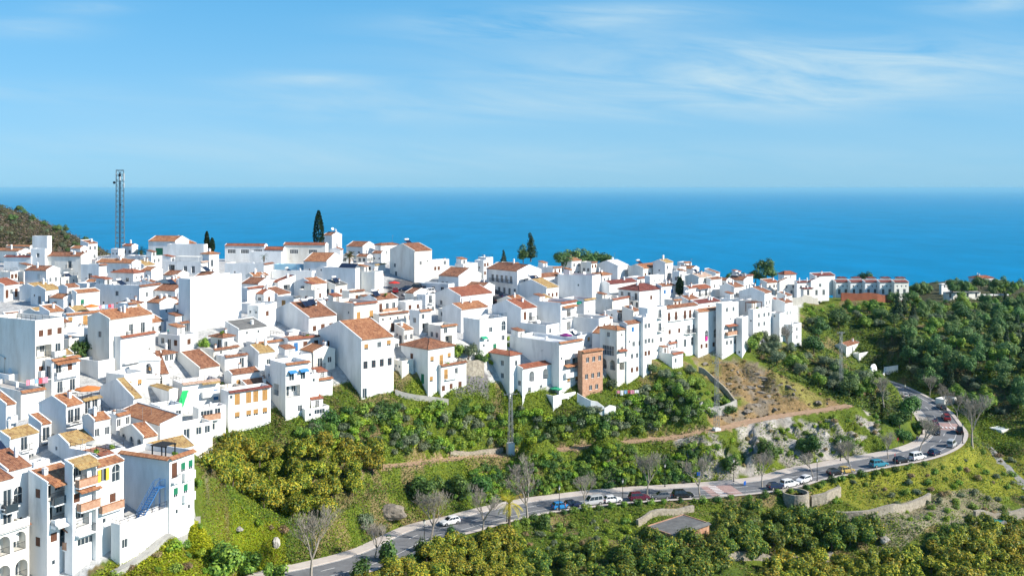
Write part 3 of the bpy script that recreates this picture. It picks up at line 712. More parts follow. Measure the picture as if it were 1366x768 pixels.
        if rail:
            rl = MB()
            for p, q in (((.1, .1), (w1-.1, .1)), ((.1, .1), (.1, w2-.1))):
                for z in (h + .85, h + .45): rl.bar((*p, z), (*q, z), .025)
                n = max(2, int((Vector(p) - Vector(q)).length / 1.2))
                for i in range(n+1):
                    a = Vector(p).lerp(Vector(q), i/n); rl.bar((a.x, a.y, h - .02), (a.x, a.y, h + .86), .03)
            rl.build('railing', IRON, root)
    mb.build('wall', mats, root)
    if rf.f: rf.build('roof', tm, root)
    # openings
    for side, ops in (('R', oR), ('L', oL)):
        for st, x, v, w, h_, rec in ops:
            rot = 0 if side == 'R' else -math.pi/2
            pos = (lambda u, d, z: (u, d, z)) if side == 'R' else (lambda u, d, z: (d, u, z))
            if st in 'atT':
                if st == 'a': items = [('d', 0)]
                else: items = [('d', -w*.22), ('w', w*.25)]
                for s2, dx in items:
                    ww, hh = STY[s2][0], STY[s2][1]
                    hh = min(hh, h_ - .15)
                    link('door' if s2 == 'd' else 'window', window_mesh(s2, ww, hh), root, pos(x + (dx if side == 'R' else -dx), rec - .03, v + (.02 if s2 == 'd' else .75 if h_ > 2 else .3)), rot)
                b = link('railing', rail_mesh(w - .1), root, pos(x, .12, v), rot)
                continue
            o = link('door' if STY[st][3] == 'door' else 'window', window_mesh(st, w, h_), root, pos(x, rec - .03, v), rot)
            if st in LEAF: link('shutter', shutter_mesh(st, w, h_), o)
            if st == 'k': link('balcony', balcony_mesh(w + .7), root, pos(x, -.004, v), rot)
    if kind == 'X' and min(w1, w2) > 3.6 and rnd.random() < .5 and key[0] in 'abcdefgi':
        a_, b_, c_ = rnd.uniform(1.8, 2.6), rnd.uniform(1.8, 2.6), rnd.uniform(1.9, 2.3); x_, y_ = rnd.choice((.25, w1 - a_ - .3)), w2 - b_ - .25
        if x_ > .2 and y_ > .2:
            rb = MB(); rb.box(x_, x_ + a_, y_, y_ + b_, fl - .002, fl + c_); bo = rb.build('roof_room', W, root)
            rr_ = MB(); slab(rr_, (x_ - .12, y_ - .25, fl + c_ - .05), (x_ + a_ + .12, y_ - .25, fl + c_ - .05), (x_ + a_ + .12, y_ + b_ + .1, fl + c_ + .45), (x_ - .12, y_ + b_ + .1, fl + c_ + .45), .12); rr_.build('roof', TILES[rnd.choice('bbor')], bo)
            link('door', window_mesh('d', .9, 1.75), bo, (x_ + a_*.5, y_ - .01, fl + .02), 0)
    n = ch if ch is not None else (rnd.choice((0, 1, 1, 2)) if kind != 'X' else rnd.choice((0, 0, 1)))
    for i in range(n):
        x, y = w1 * rnd.uniform(.2, .85), w2 * rnd.uniform(.25, .6)
        link('chimney', chimney_mesh(rnd.randrange(3)), root, (x, y, zr(x, y)), 0)
    M = Matrix.Translation(root.location) @ Matrix.Rotation(ph_, 4, 'Z')
    HOUSES[key] = dict(root=root, w1=w1, w2=w2, h=h, zr=zr, M=M, phi=ph_, label=label)
    return root
_rc = {}
def rail_mesh(w):
    k = round(w, 1)
    if k in _rc: return _rc[k]
    mb = MB()
    for z in (.92, .08): mb.bar((-w/2, 0, z), (w/2, 0, z), .022)
    n = max(3, int(w / .15))
    for i in range(n+1): mb.bar((-w/2 + w*i/n, 0, .0), (-w/2 + w*i/n, 0, .92), .011)
    me = mb.mesh('railing_' + str(len(_rc)), IRON); _rc[k] = me
    return me

def bay(key, u0, u1, z, dep=.9, front='w', canopy=None, hh=.95):
    """a projecting balcony with solid or railed front on the right face, and a tiled canopy over it when asked"""
    H = HOUSES[key]; w = (u1 - u0) * H['w1']; x = (u0 + u1) / 2 * H['w1']; zz = H['h'] * z; mb = MB()
    mb.box(-w/2, w/2, -dep, -.003, -.18, -.02, 0)
    if front == 'r':
        for p, q in (((-w/2+.04, -dep+.04), (w/2-.04, -dep+.04)), ((-w/2+.04, -dep+.04), (-w/2+.04, -.01)), ((w/2-.04, -dep+.04), (w/2-.04, -.01))):
            mb.bar((*p, hh), (*q, hh), .025, 1)
            n = max(3, int((Vector(p) - Vector(q)).length / .16))
            for i in range(n + 1): a = Vector(p).lerp(Vector(q), i / n); mb.bar((a.x, a.y, -.02), (a.x, a.y, hh), .012, 1)
    else:
        mb.box(-w/2, w/2, -dep, -dep + .12, -.019, hh, 1)
        for s in (-1, 1): mb.box(s*(w/2 - .06) - .06, s*(w/2 - .06) + .06, -dep + .121, -.003, -.019, hh, 1)
        if front == 'b': mb.box(-w/2 - .03, w/2 + .03, -dep - .03, -dep + .15, hh + .001, hh + .08, 2)
    mb.build('balcony', [WHITE, {'w': WHITE, 'b': BRICK, 'g': GLASS, 'r': IRON}[front], T_OR], H['root'], (x, 0, zz))
    if canopy:
        rf = MB(); zt = 2.45; slab(rf, (-w/2 - .1, -dep - .25, zt), (w/2 + .1, -dep - .25, zt), (w/2 + .1, 0.02, zt + .4), (-w/2 - .1, 0.02, zt + .4), .12); rf.build('canopy', TILES[canopy], H['root'], (x, -.004, zz))
# ------------------------------------------------------------------ the village, read tile by tile from the back row to the front
h = house
# back row, left, below the wooded hill
h('a0', 'low house with pale orange roof at the far left below wooded hill', 28, 335, 352, -20, 40, 70, 'Fo', '', 'w2@.5')
h('a1', 'small orange roof and long white parapet under the wooded hill', 40, 329, 346, 8, 44, 72, 'Fo', '', '')
h('a2', 'white house wing with nearly black tiled roof beside square white tower', 41.5, 343, 371, 5, 45, 80, 'Fm', '', 'p.4@.35 s.7@.7')
h('a3', 'house tower with brown tile apron and white box top, left of the mast', 60, 332, 372, 41, 68, 79, 'X', '', 'w.5@.22', ch=0)
h('a4', 'white box room rising behind the tower house under the wooded hill', 63, 315, 362, 43, 69, 79, 'X', '', '', ch=0)
h('a5', 'long white house with brown roof right of the square tower', 108, 342, 373, 61, 122, 79, 'Fb', '', 'p.78@.3 k.32@.36', ch=2)
h('a6', 'white house with brown mono slope roof below the tower house', 62, 361, 394, 33, 80, 75, 'Fb', '', 'p.35@.25 g.3@.8')
h('a7', 'bright open roof terrace right of the brown mono slope house', 82, 370, 388, 64, 104, 72, 'X', '', '', rail=True)
h('a8', 'narrow white house with single iron balcony and thin brown eave strip', 132, 353, 388, 108, 142, 74, 'Xb', '', 'k.5@.5')
h('a9', 'house with broad pale orange roof in front of the telecom mast foot', 176, 351, 374, 128, 188, 75, 'Fo', '', 'w.5@.5')
h('a10', 'small white house immediately left of the mast foot', 158, 332, 345, 148, 166, 70, 'X', '', 's2@.5')
h('a11', 'small house with thin red roof behind the right side of the mast', 176, 328, 344, 163, 184, 70, 'Fr', '', 'w2@.5')
h('b1', 'long terrace house with brown eave line and blank pale wall', 186, 381, 414, 126, 214, 72, 'Xb', '', 'w.5@.35 s.8@.75', rail=True)
h('b2', 'penthouse with red hipped roof standing on the brown eaved terrace', 178, 364, 384, 150, 192, 72, 'Hr', '', 'd.3.65@.6', D=None)
h('b3', 'little house with small orange roof below the broad orange roof', 202, 361, 375, 188, 217, 66, 'Fo', '', 's.5@.5')
h('b4', 'white cube house with grey terrace between palm and big blank wall', 202, 342, 358, 187, 216, 70, 'X', '', 'h.5@.4')
# back row, school and neighbours
h('c1', 'orange roofed house with brick chimney at the skyline right of palm', 234, 322, 350, 198, 252, 78, 'Fo', 's.4@.3', 'z.6@.5', ch=1)
h('c2', 'wide blank white block below the orange roofed skyline house', 272, 326, 357, 223, 277, 80, 'X', '', '')
h('c3', 'small lit house with orange hipped roof beside the blank white block', 279, 339, 364, 269, 292, 58, 'Ho', 'd.3@.5', '')
h('c4', 'low terrace house with cream awning below the blank white block', 268, 349, 367, 216, 277, 78, 'Xp', '', 'd.2.4@.6 T.75@.55')
h('c5', 'left wing of the school with long red roof and cream windows', 353, 328, 348, 300, 357, 85, 'Fr', '', 'Y3@.38', name='school_building', cat='school', maxw=30, ch=0)
h('c6', 'middle block of the school with steep red roof', 378, 333, 351, 352, 382, 84, 'Fr', '', '', name='school_building', cat='school', pitch=.5, ch=0)
h('c7', 'right wing of the school with long red roof behind tall cypress', 434, 327, 351, 378, 438, 84, 'Fr', '', 'Y.3.5.75@.38', name='school_building', cat='school', maxw=30, ch=0)
h('c8', 'hipped brown roof building just behind the school middle', 386, 318, 334, 358, 389, 82, 'Hb', '', '', ch=0)
h('c9', 'white roof block carrying two solar heaters behind the school', 421, 313, 332, 389, 424, 80, 'X', '', '', ch=0)
h('c10', 'slim house with small brown roof right behind the cypress', 437, 309, 332, 428, 440, 76, 'Fb', '', '')
h('c11', 'tall white house right of the cypress with narrow windows', 443, 314, 342, 431, 456, 60, 'Fb', 'w.5@.5', 'w.6@.5')
h('c12', 'low white house with rounded trellis screen below the school', 375, 336, 354, 333, 379, 82, 'X', '', '', rail=True)
h('c13', 'long low pale grey house with thin brown roof edge below school', 352, 352, 376, 300, 364, 80, 'Xb', '', 's2@.5')
h('c14', 'light blue walled roof terrace below the school right wing', 400, 353, 366, 366, 405, 79, 'X', '', 'w.5@.5', wallm=BLUEWALL)
h('c15', 'wide low white house in front of the light blue terrace', 416, 362, 379, 362, 421, 79, 'X', '', '')
h('c16', 'house with bright orange roof directly below the cypress', 436, 349, 372, 405, 458, 76, 'Fo', '', 's2@.5', ch=0)
h('c17', 'big blank white wall house carrying a row of solar panels', 474, 358, 389, 430, 480, 68, 'X', '', '', ch=0)
h('c18', 'blank white block right of the solar panel row', 500, 363, 392, 470, 511, 67, 'X', '', '', ch=0)
h('c19', 'white house with brown roof behind the tall fan palm', 484, 329, 347, 462, 501, 66, 'Fb', '', 'w2@.5')
h('c20', 'white skyline house carrying slanted solar heaters, right of the palm', 503, 321, 338, 468, 530, 70, 'X', '', 's3@.5')
h('c21', 'house with dark hipped roof below the skyline solar heaters', 508, 327, 348, 500, 531, 45, 'Hb', 'w.3.7@.5', '')
h('c22', 'small white house with short brown roof above green pergola', 509, 338, 352, 496, 515, 70, 'Fb', '', 's2@.5')
h('c23', 'white terrace with mossy green pergola roof beside the palm', 500, 353, 367, 470, 514, 68, 'Xc', '', 'T.3@.5')
# upper left
h('d1', 'house with small orange roof and grey shuttered window above terraces', 85, 398, 424, 66, 104, 62, 'Fo', '', 'w.6@.3')
h('d2', 'long lit house with orange mono slope roof behind coloured laundry terrace', 102, 391, 424, 96, 133, 55, 'So', 'g.25@.4', '')
h('d3', 'roof terrace with long orange tile edge and bright orange door', 88, 419, 447, 83, 158, 54, 'Xo', 'o.08@.3 O.36@.4', '', floor=FLOORT)
h('d4', 'tall white house at left edge with blank shaded wall and wooden doors', 47, 428, 535, -15, 85, 62, 'X', 'b.2.35.5.85@.17 t.3@.4 k.8@.4 b.2.45@.62 d.8@.62 b.2@.85', '', maxw=14, ph=.9, rail=True)
h('d5', 'narrow wing with stacked balconies beside the tall white left house', 69, 480, 535, 60, 106, 62, 'Xo', 'k.25@.25 b.65@.25 k.3.75@.7', 'k.5@.3', rail=True)
h('d6', 'big white house with orange gable roof and plain shaded gable wall', 146, 426, 497, 117, 203, 62, 'Eo', 'p.15@.22 d.5@.25 d.78@.25', 'w.45@.3 G.35@.9')
h('d7', 'terrace storey with red tile edge below the orange gable roof house', 161, 449, 499, 150, 207, 62, 'Xr', 'p.25.6.85@.38', '', rail=True)
h('d8', 'white garden wall house with lit end wall beside the citrus tree', 131, 482, 508, 104, 153, 60, 'X', '', '', ch=0)
h('d9', 'white house with striped brown roof and dark terrace doors', 234, 388, 410, 205, 257, 72, 'Fb', 'g.25@.4', 'd.8.3@.55 w.55@.5')
h('d10', 'small bright gable under brown eave above the dark terrace doors', 237, 367, 384, 218, 252, 74, 'Fb', '', '')
h('d11', 'house with blue awning window and brown roof left of giant white wall', 275, 372, 394, 256, 300, 70, 'Fb', '', 'h.5@.4')
h('d12', 'giant blank white wall house glowing in the sun, no windows', 254, 372, 446, 238, 322, 63, 'X', '', '', maxw=22, ch=1, wallm=WHITE)
h('d13', 'small brown roofed annex at the left of the giant white wall', 245, 406, 424, 234, 264, 65, 'Fb', '', 's2@.5')
h('d14', 'white house with tiny orange roofs and slim round chimney stack', 213, 404, 428, 196, 236, 62, 'Fo', 's.4@.5', '', ch=2)
h('d15', 'blue edged flat roof house below the giant white wall', 240, 448, 474, 211, 264, 62, 'X', '', 'w.8@.35 d.5@.5 b.2@.4')
h('d16', 'small white house with brown hipped roof above the bell gable', 217, 473, 488, 204, 234, 58, 'Hb', '', '')
h('d17', 'white house with turquoise awning and curved brown eave', 240, 430, 450, 222, 262, 62, 'Xb', 'd.4@.5', 'd.4@.5')
h('d18', 'white house with brown cluster of roofs right of the giant wall', 345, 379, 398, 322, 366, 68, 'Fb', '', '')
h('d19', 'tiny white house with red tile cap below the brown roof cluster', 352, 392, 412, 340, 366, 66, 'Fr', '', 'w.5@.4')
h('d20', 'white parapet house with red edging right of the giant wall', 330, 384, 412, 322, 352, 64, 'Xr', '', '')
h('d21', 'white block with small dark vents below the red capped house', 345, 408, 438, 330, 368, 60, 'X', '', 's2@.3')
h('d22', 'low building with long dark grey sheet roof in the village middle', 318, 440, 458, 300, 356, 52, 'Sg', '', '')
h('d23', 'house with dark hipped roof and terrace of potted plants', 297, 450, 470, 281, 312, 58, 'Hb', 'w.3@.5', 'd.3@.5')
h('d24', 'wide terrace with dark red floor below the potted plants', 285, 466, 484, 262, 318, 55, 'Xb', '', '', floor=FLOORT)
h('d25', 'house with big brown roof and two pale shutters below the terraces', 266, 492, 517, 216, 293, 50, 'Eb', 'p2@.45', 'G.5@.6')
h('d26', 'pale house with satellite dish terrace right of the big brown roof', 300, 476, 500, 288, 330, 48, 'Xb', 'd.75@.5', '')
# village middle
h('e1', 'white gabled house with thin red roof strip left of dark pergola', 371, 377, 396, 362, 394, 46, 'Tr', 'T.5@.5', '')
h('e2', 'white house with dark timber pergola room below solar panel row', 418, 379, 402, 392, 436, 60, 'Eo', 's.5@.5', 'T.5@.4')
h('e3', 'small white house with blue door and dark lean-to roof', 447, 381, 402, 433, 463, 58, 'Sg', '', 'w.7@.4 U.25@.5')
h('e4', 'white house with yellow door under a dark green eave', 392, 396, 418, 369, 400, 72, 'Xg', '', 'O.6@.5')
h('e5', 'white house with two small windows and rounded parapets', 420, 387, 408, 398, 434, 68, 'X', '', 'b.2.5@.55')
h('e6', 'white house with brown edged flat roof left of street houses', 466, 388, 412, 456, 486, 48, 'Xb', '', '')
h('e7', 'house with brown roof and two water heaters in village middle', 412, 424, 455, 362, 449, 46, 'Eb', 'b.2@.5 B.5.8@.55', '', ch=2)
h('e8', 'blank walled house with two tall yellow shutters on lit side', 472, 405, 448, 436, 503, 48, 'Xr', 'O.2.75@.42', 's.2@.3')
h('e9', 'small grey fronted annex below the two yellow shutters', 471, 430, 449, 469, 492, 46, 'Xb', 'w.3.7@.45', '')
h('e10', 'house with brown roof and red plant terrace right of yellow shutters', 502, 400, 428, 484, 531, 48, 'Eb', 'B.2@.4 d.5.8@.4', '', ch=1)
h('e11', 'white house with row of tiny windows below the red plant terrace', 506, 419, 446, 498, 545, 46, 'Xb', 's4@.3 B.45@.75', '')
h('e12', 'low house with bright orange painted parapet', 340, 457, 474, 328, 385, 44, 'Xo', 's.3@.5', '')
h('e13', 'white house with blue door and pierced white balustrade terrace', 384, 452, 478, 360, 426, 42, 'Xr', 'U.25@.5 B.55.9@.5', '', rail=True)
h('e14', 'white house with ochre lichen roof left of the pierced balustrade', 345, 471, 498, 322, 367, 45, 'Ec', 'w.6@.5', '', ch=2)
h('e15', 'large white house with ochre roof, orange shutters and blank shaded wall', 482, 454, 534, 421, 525, 42, 'Eo', 'o.15@.13 w.55@.12 o.85@.11 q4@.43 p.35.8@.67 d.1@.9', 'b.75@.18', ch=0)
h('e16', 'narrow white house with blue awnings and glazed lower terrace', 381, 486, 562, 360, 413, 42, 'Xo', 'd.25.72@.22 t.3@.5 T.78@.5 w.6@.82', 'T.6@.5')
h('e17', 'small white side block with one window beside the blue awnings', 412, 500, 542, 406, 425, 42, 'X', 's.5@.2', '')
h('e18', 'low white flat annex at the grass edge below blue awnings', 407, 546, 563, 394, 439, 40, 'X', 's.2@.5 h.6@.35', '', ch=0)
h('e19', 'house with eight orange shuttered openings facing the slope', 305, 523, 577, 294, 361, 42, 'Xm', 's.06@.15 O.2.47.64.86@.22 o.2.47.64.86@.62', '', ch=0)
h('e20', 'set back top floor with brown roof and two orange windows', 309, 500, 527, 299, 346, 43, 'Eb', 'o.25.75@.45', '', ch=1)
h('e21', 'white house with pale terraces left of the orange shuttered house', 243, 512, 550, 230, 293, 40, 'Xp', 'p.25.6@.5 U.9@.55', '', rail=True)
h('e22', 'white house with red balcony and green awning foot at slope', 265, 545, 581, 257, 301, 40, 'X', 'h.3@.2 d.7@.3 w.5@.75', '')
# centre right
h('f1', 'tall blank white house at the sea edge above the parked cars', 553, 335, 377, 520, 576, 48, 'Eb', '', 'w.8@.5 d.75@.8')
h('f2', 'white house with slim stair tower and small brown windows', 576, 347, 370, 570, 599, 42, 'X', 'b.2.4@.5 w.75@.2 w.9@.2', '', ch=2)
h('f3', 'house with brown roof facing left above the sunken courtyard', 612, 369, 390, 585, 642, 57, 'Fb', '', 'w.6.8@.5', ch=1)
h('f4', 'low courtyard house with shaded blue walls beside parked cars', 598, 379, 397, 558, 606, 62, 'X', '', 'd.2.5.8@.5')
h('f5', 'penthouse with pink washed terrace at the sea skyline', 618, 352, 372, 607, 637, 48, 'X', 'w.2@.4', 's.5@.5')
h('f6', 'small gabled house with dark brown roof below the pink terrace', 645, 384, 399, 620, 660, 60, 'Fb', '', '')
h('f7', 'house with wide red roof and white verges in village centre', 614, 395, 420, 580, 657, 48, 'Er', 's.3@.5', 'w.75@.45', ch=0)
h('f8', 'house with orange roof and two white chimneys below wide red roof', 615, 413, 444, 590, 651, 48, 'Eo', 'd.6@.5', '', ch=2)
h('f9', 'white house with green door and round grey sided lit front', 640, 427, 474, 618, 676, 42, 'X', 's.15@.75 w.4@.32 G.55@.88 s.3@.62 A.88@.25 w.86@.6', '', rail=True)
h('f10', 'house with brick red roof and balcony right of green door house', 695, 412, 446, 656, 716, 48, 'Er', 'B.25@.3 k.6@.35', '', ch=1)
h('f11', 'low white house with stepped roofs behind the shaded blue wall', 729, 434, 455, 694, 746, 50, 'X', 'w.3@.4', '')
h('f12', 'long three storey street house with balconies and shaded front', 690, 362, 398, 649, 722, 40, 'Fb', '', 'k.2.35.5.65.8@.33 d6@.78', maxw=26)
h('f13', 'white gable with slanting dark roof edges behind the street house', 712, 371, 396, 698, 750, 48, 'Eb', 's.5@.5', '')
h('f14', 'house with ochre roof and three brown windows in a row', 729, 384, 410, 688, 745, 50, 'Ec', 'b.2.5.85@.4', '', ch=1)
h('f15', 'wide plain white block with one tiny window near sea skyline', 790, 368, 406, 744, 801, 62, 'X', '', 's.4@.35', maxw=20)
h('f16', 'small house with orange hipped roof behind the plain white block', 803, 367, 384, 787, 815, 50, 'Ho', '', '')
h('f17', 'white gabled skyline house with pale roof and two shutters', 824, 355, 374, 795, 838, 50, 'Ew', 'p2@.5', '', ch=1)
h('f18', 'skyline house with orange roof and row of four windows', 858, 358, 376, 838, 881, 48, 'Eo', 'b4@.5', '', ch=0)
h('f19', 'white cube house directly below the four windowed skyline house', 867, 368, 388, 860, 886, 45, 'X', '', '')
h('f20', 'large gabled house with maroon roof below the pale skyline gable', 813, 379, 404, 800, 850, 44, 'Em', '', '')
h('f21', 'house with maroon hipped roof and shaded balconied front', 853, 388, 415, 825, 884, 42, 'Hm', '', 'k3@.3 d4@.75')
h('f22', 'narrow house with brown roof and blue windows right of maroon hip', 882, 382, 408, 875, 901, 40, 'Sb', 'u2@.3', '')
h('f23', 'white house with red trimmed parapet and white chimneys', 817, 399, 422, 793, 839, 55, 'Xr', 's.4@.4', '', ch=2)
h('f24', 'shaded white house with green netted terrace and ochre roof', 779, 400, 434, 750, 794, 55, 'Xc', 's.4@.5', 's.3@.8')
h('f25', 'shaded blue white house with two stacked open loggias', 748, 404, 448, 710, 769, 55, 'Xr', 'T.5@.35 T.5@.75', '')
h('f26', 'grey sloping wall house left of the brown roofed terrace', 799, 425, 454, 756, 813, 58, 'X', '', '')
h('f27', 'big blue shaded blank house with purple parasol terrace', 746, 457, 530, 680, 777, 46, 'Xo', 's.1@.3 T.35@.42 t.75@.42 o.4.75@.72', '', maxw=20)
h('f28', 'narrow unplastered orange brick house between white neighbours', 777, 470, 533, 772, 804, 40, 'Xo', 'w.25.55.85@.2 w.2.5.8@.55 w.4.7@.8', '', wallm=BRICK, ch=0)
h('f29', 'white house with glazed green veranda and orange hipped roof', 823, 441, 518, 800, 836, 42, 'Ho', 's.5@.1 w.5@.35 a.5@.62', 'w.5@.1 V.5@.38 a2@.62', ch=0)
h('f30', 'tall white house with brown roof right of the glazed veranda', 836, 433, 513, 826, 859, 44, 'Eb', 'u.35@.1 p.75@.1 s.15@.3 w.4.75@.35 w.3.6@.55 b.3.6@.78', '')
h('f31', 'white tower house with blank side and two brown shutters', 858, 424, 505, 845, 869, 44, 'X', 'w.3.7@.15 w.3.7@.4 b.3.7@.6 s.5@.8', '')
h('f32', 'tall white terrace house with glazed loggias in long front row', 864, 411, 480, 852, 889, 42, 'X', 'p.2@.14 k.65@.14 p.2@.4 k.65@.4 w.25.7@.65 s.5@.85', '')
h('f33', 'terrace house with brown roof and dark balcony doors on three floors', 889, 412, 478, 880, 931, 42, 'Eb', 'B.08.3.58.75.9@.17 k.7.88@.48 b.1.4@.48 A.1.3.82@.74 d.58@.76', '', ch=0)
h('f34', 'terrace house with orange strip roof, arches and pink cloth', 931, 417, 478, 924, 963, 40, 'So', 'p.35.7@.2 A.35.72@.52 b.15.35.65.88@.76', '', ch=0)
h('f35', 'end house of the long row with orange loggia terrace', 963, 405, 480, 955, 985, 42, 'X', 'w.3.7@.13 s.5@.3 T.5@.5 w.3.55.8@.72', '')
h('f36', 'shaded white end block on a tan stone footing', 990, 425, 479, 984, 998, 60, 'X', 's.5@.2', 's.5@.85', ch=0)
h('f37', 'white house with red roof strip on the brown hill edge', 897, 472, 492, 872, 911, 48, 'Xr', 'w.3@.5', '')
h('f38', 'white house with small red flat roof and terrace arch', 892, 458, 480, 874, 902, 46, 'Xr', '', 'a.4@.5')
# right end of the village
h('g1', 'skyline house with pale pink roof right of the cypress bush', 932, 370, 396, 914, 949, 50, 'Ep', '', '')
h('g2', 'skyline house with brown roof end facing the right', 948, 373, 397, 943, 963, 48, 'Sb', '', '')
h('g3', 'white house with blue balconies and short red roof edge', 918, 385, 408, 914, 946, 45, 'Sr', 'b.2@.4 k.55.85@.4', '')
h('g4', 'low house with maroon roof above the long front row', 930, 405, 422, 921, 961, 42, 'Sm', '', '')
h('g5', 'gabled white house with brown roof left of the tallest gable', 979, 383, 408, 960, 992, 46, 'Eb', 'w.3@.4', '')
h('g6', 'tallest white gable with long brown roof at right village end', 1020, 391, 430, 986, 1029, 54, 'Eb', 'w.3.7@.35', 'd.3@.6')
h('g7', 'shaded block with dark cap roof left of iron balcony row', 1003, 402, 440, 985, 1009, 50, 'Xg', '', '')
h('g8', 'white house with brown pergola terrace at right village end', 1005, 413, 452, 998, 1029, 42, 'X', 'w.3.6.85@.25 w.3.6@.55 s.5@.8', 's.5@.4', rail=True)
h('g9', 'grey shaded gable behind the slim white end tower', 1047, 404, 440, 1027, 1057, 50, 'Eb', '', '')
h('g10', 'slim white end tower house with iron balconies', 1040, 418, 458, 1026, 1048, 50, 'X', 's.6@.3 k.5@.6', 's.5@.1')
h('g11', 'last white house of the village at the wooded slope', 1057, 433, 463, 1046, 1069, 48, 'X', 'w.5@.25 w.5@.6', 's.5@.4')
h('g12', 'white textured house with small terrace window behind end house', 958, 408, 440, 950, 985, 44, 'X', 'w.3.7@.35 p.5@.7', '', rail=True)
# lower left
h('k1', 'house with orange roof at left edge and small iron balcony', 5, 478, 520, -25, 22, 58, 'So', 'k.6@.25', '')
h('k2', 'white stepped house with black satellite dish at left edge', 12, 500, 530, -10, 31, 58, 'X', 'w.5@.5', '')
h('k3', 'house with long narrow orange roof strip at left edge', 28, 522, 560, -25, 60, 54, 'Xo', '', '')
h('k4', 'small orange roof house left of the blue shaded street', 55, 566, 594, 38, 68, 54, 'So', 'k.5@.5', '')
h('k5', 'house with orange roof at far left with laundry terrace', 8, 540, 582, -25, 18, 54, 'So', '', '')
h('k6', 'street house with vivid orange roof and deep blue shaded front', 88, 542, 584, 52, 110, 66, 'Eo', 'k.3.7@.35 k.3.7@.75', '', pitch=.42)
h('k7', 'street house with mossy roof, blue shaded front and balconies', 110, 533, 572, 95, 134, 66, 'Xc', 'k.3.7@.3 d.3.7@.75', '', rail=True)
h('k8', 'white house with lichen ochre roof and blank shaded gable', 178, 531, 562, 133, 190, 46, 'Ec', '', '', ch=0)
h('k9', 'white house with thin mossy roof and dark square window', 226, 521, 552, 180, 234, 46, 'Fc', '', 'w.75@.3 w.35@.72', pitch=.2)
h('k10', 'house with big plain orange roof below the mossy roof', 214, 567, 590, 158, 240, 48, 'To', '', '', ch=0)
h('k11', 'white house with orange roof and three small arched windows', 191, 583, 605, 160, 210, 48, 'Eo', '', 'A3@.6', ch=0)
h('k12', 'white house with grey ochre roof and blank walls', 92, 594, 618, 64, 127, 52, 'Ec', '', 's.6@.4', ch=0)
h('k13', 'terrace of white pillars and planters above balconied row', 128, 606, 640, 92, 166, 58, 'X', 'd.3@.5', '', rail=True)
h('k14', 'house with big blank pale blue wall and green shutters', 226, 611, 716, 160, 259, 66, 'XO', 'B.2@.18 g.55.85@.18 g.25.65@.47 s.3.8@.72', '', ch=0, maxw=20, ph=.9)
h('k15', 'house with brown roof and arched green window at left edge', 10, 629, 775, -45, 42, 60, 'Eb', 'A.45@.25 k.1@.2 w.5@.5', '', maxw=14)
h('k16', 'house with grey brown roof and two balconies at left edge', -14, 645, 800, -60, 18, 60, 'Sb', 'k.75@.17 k.75@.37', '')
h('k17', 'arcaded house with brown tile edge at bottom left corner', -14, 712, 815, -60, 39, 60, 'Xb', 'a.35.75@.22 a.35.8@.6', '')
h('k18', 'house with orange roof strip and tiered glass fronted loggias', 63, 645, 780, 38, 106, 60, 'So', 't.35@.1 T.85@.1 t.4@.33 b.2@.55 T.6@.58 s.2.6@.8', 'b.5@.12 b.5@.6')
h('k19', 'white upper room with yellow shutters behind orange roof strip', 45, 617, 652, 36, 66, 60, 'X', 'y.5@.5', '')
h('k20', 'house with mossy roof strips, loggias and brick balcony fronts', 97, 622, 768, 90, 130, 60, 'Sc', 'T.25@.1 B.7@.1 b.15@.3 t.6@.3 T.4@.5 h.5@.72', '')
h('k21', 'house with arched window and yellow framed window on top floor', 128, 624, 748, 120, 165, 60, 'So', 'y.25@.1 A.72@.12 b.6@.38 s.3@.6', '')
h('k22', 'long white terrace wall house holding the blue stair', 160, 700, 755, 148, 224, 62, 'X', 'w.1@.5', '', ch=0, rail=True, floor=FLOORT)
# front, above the path
h('m1', 'detached house with brown hipped roof and orange shuttered side', 571, 466, 532, 535, 606, 46, 'Hb', 'o.15@.22 O.5@.26 o.8@.2 o.12@.62', 'b.6@.2 b.6@.55 G.2@.62 G.9@.65', ch=0, maxw=11)
h('m2', 'lower terrace wing with brown door beside the detached hipped house', 588, 488, 532, 576, 622, 46, 'Xb', 'O.2@.3 w.6@.25 b.1@.72 b.4@.7 B.75@.75', '', rail=True)
h('m3', 'detached white house with red hipped roof and garage at the slope', 680, 476, 536, 647, 694, 46, 'Hr', 'w.6@.2', 'w.3@.2 w.7@.45 w.3@.48', ch=0)
h('m4', 'white house with stepped red roof segments beside hipped house', 697, 497, 547, 683, 757, 44, 'Er', 'a.2.5.8@.25 w.15.4.7@.6 u.6@.8', 'w.3@.4 z.4@.85', pitch=.25)
h('m5', 'white terrace block on slim brown pillars above the path', 738, 536, 558, 722, 768, 42, 'X', 'T.5@.6', '', rail=True, ch=0)

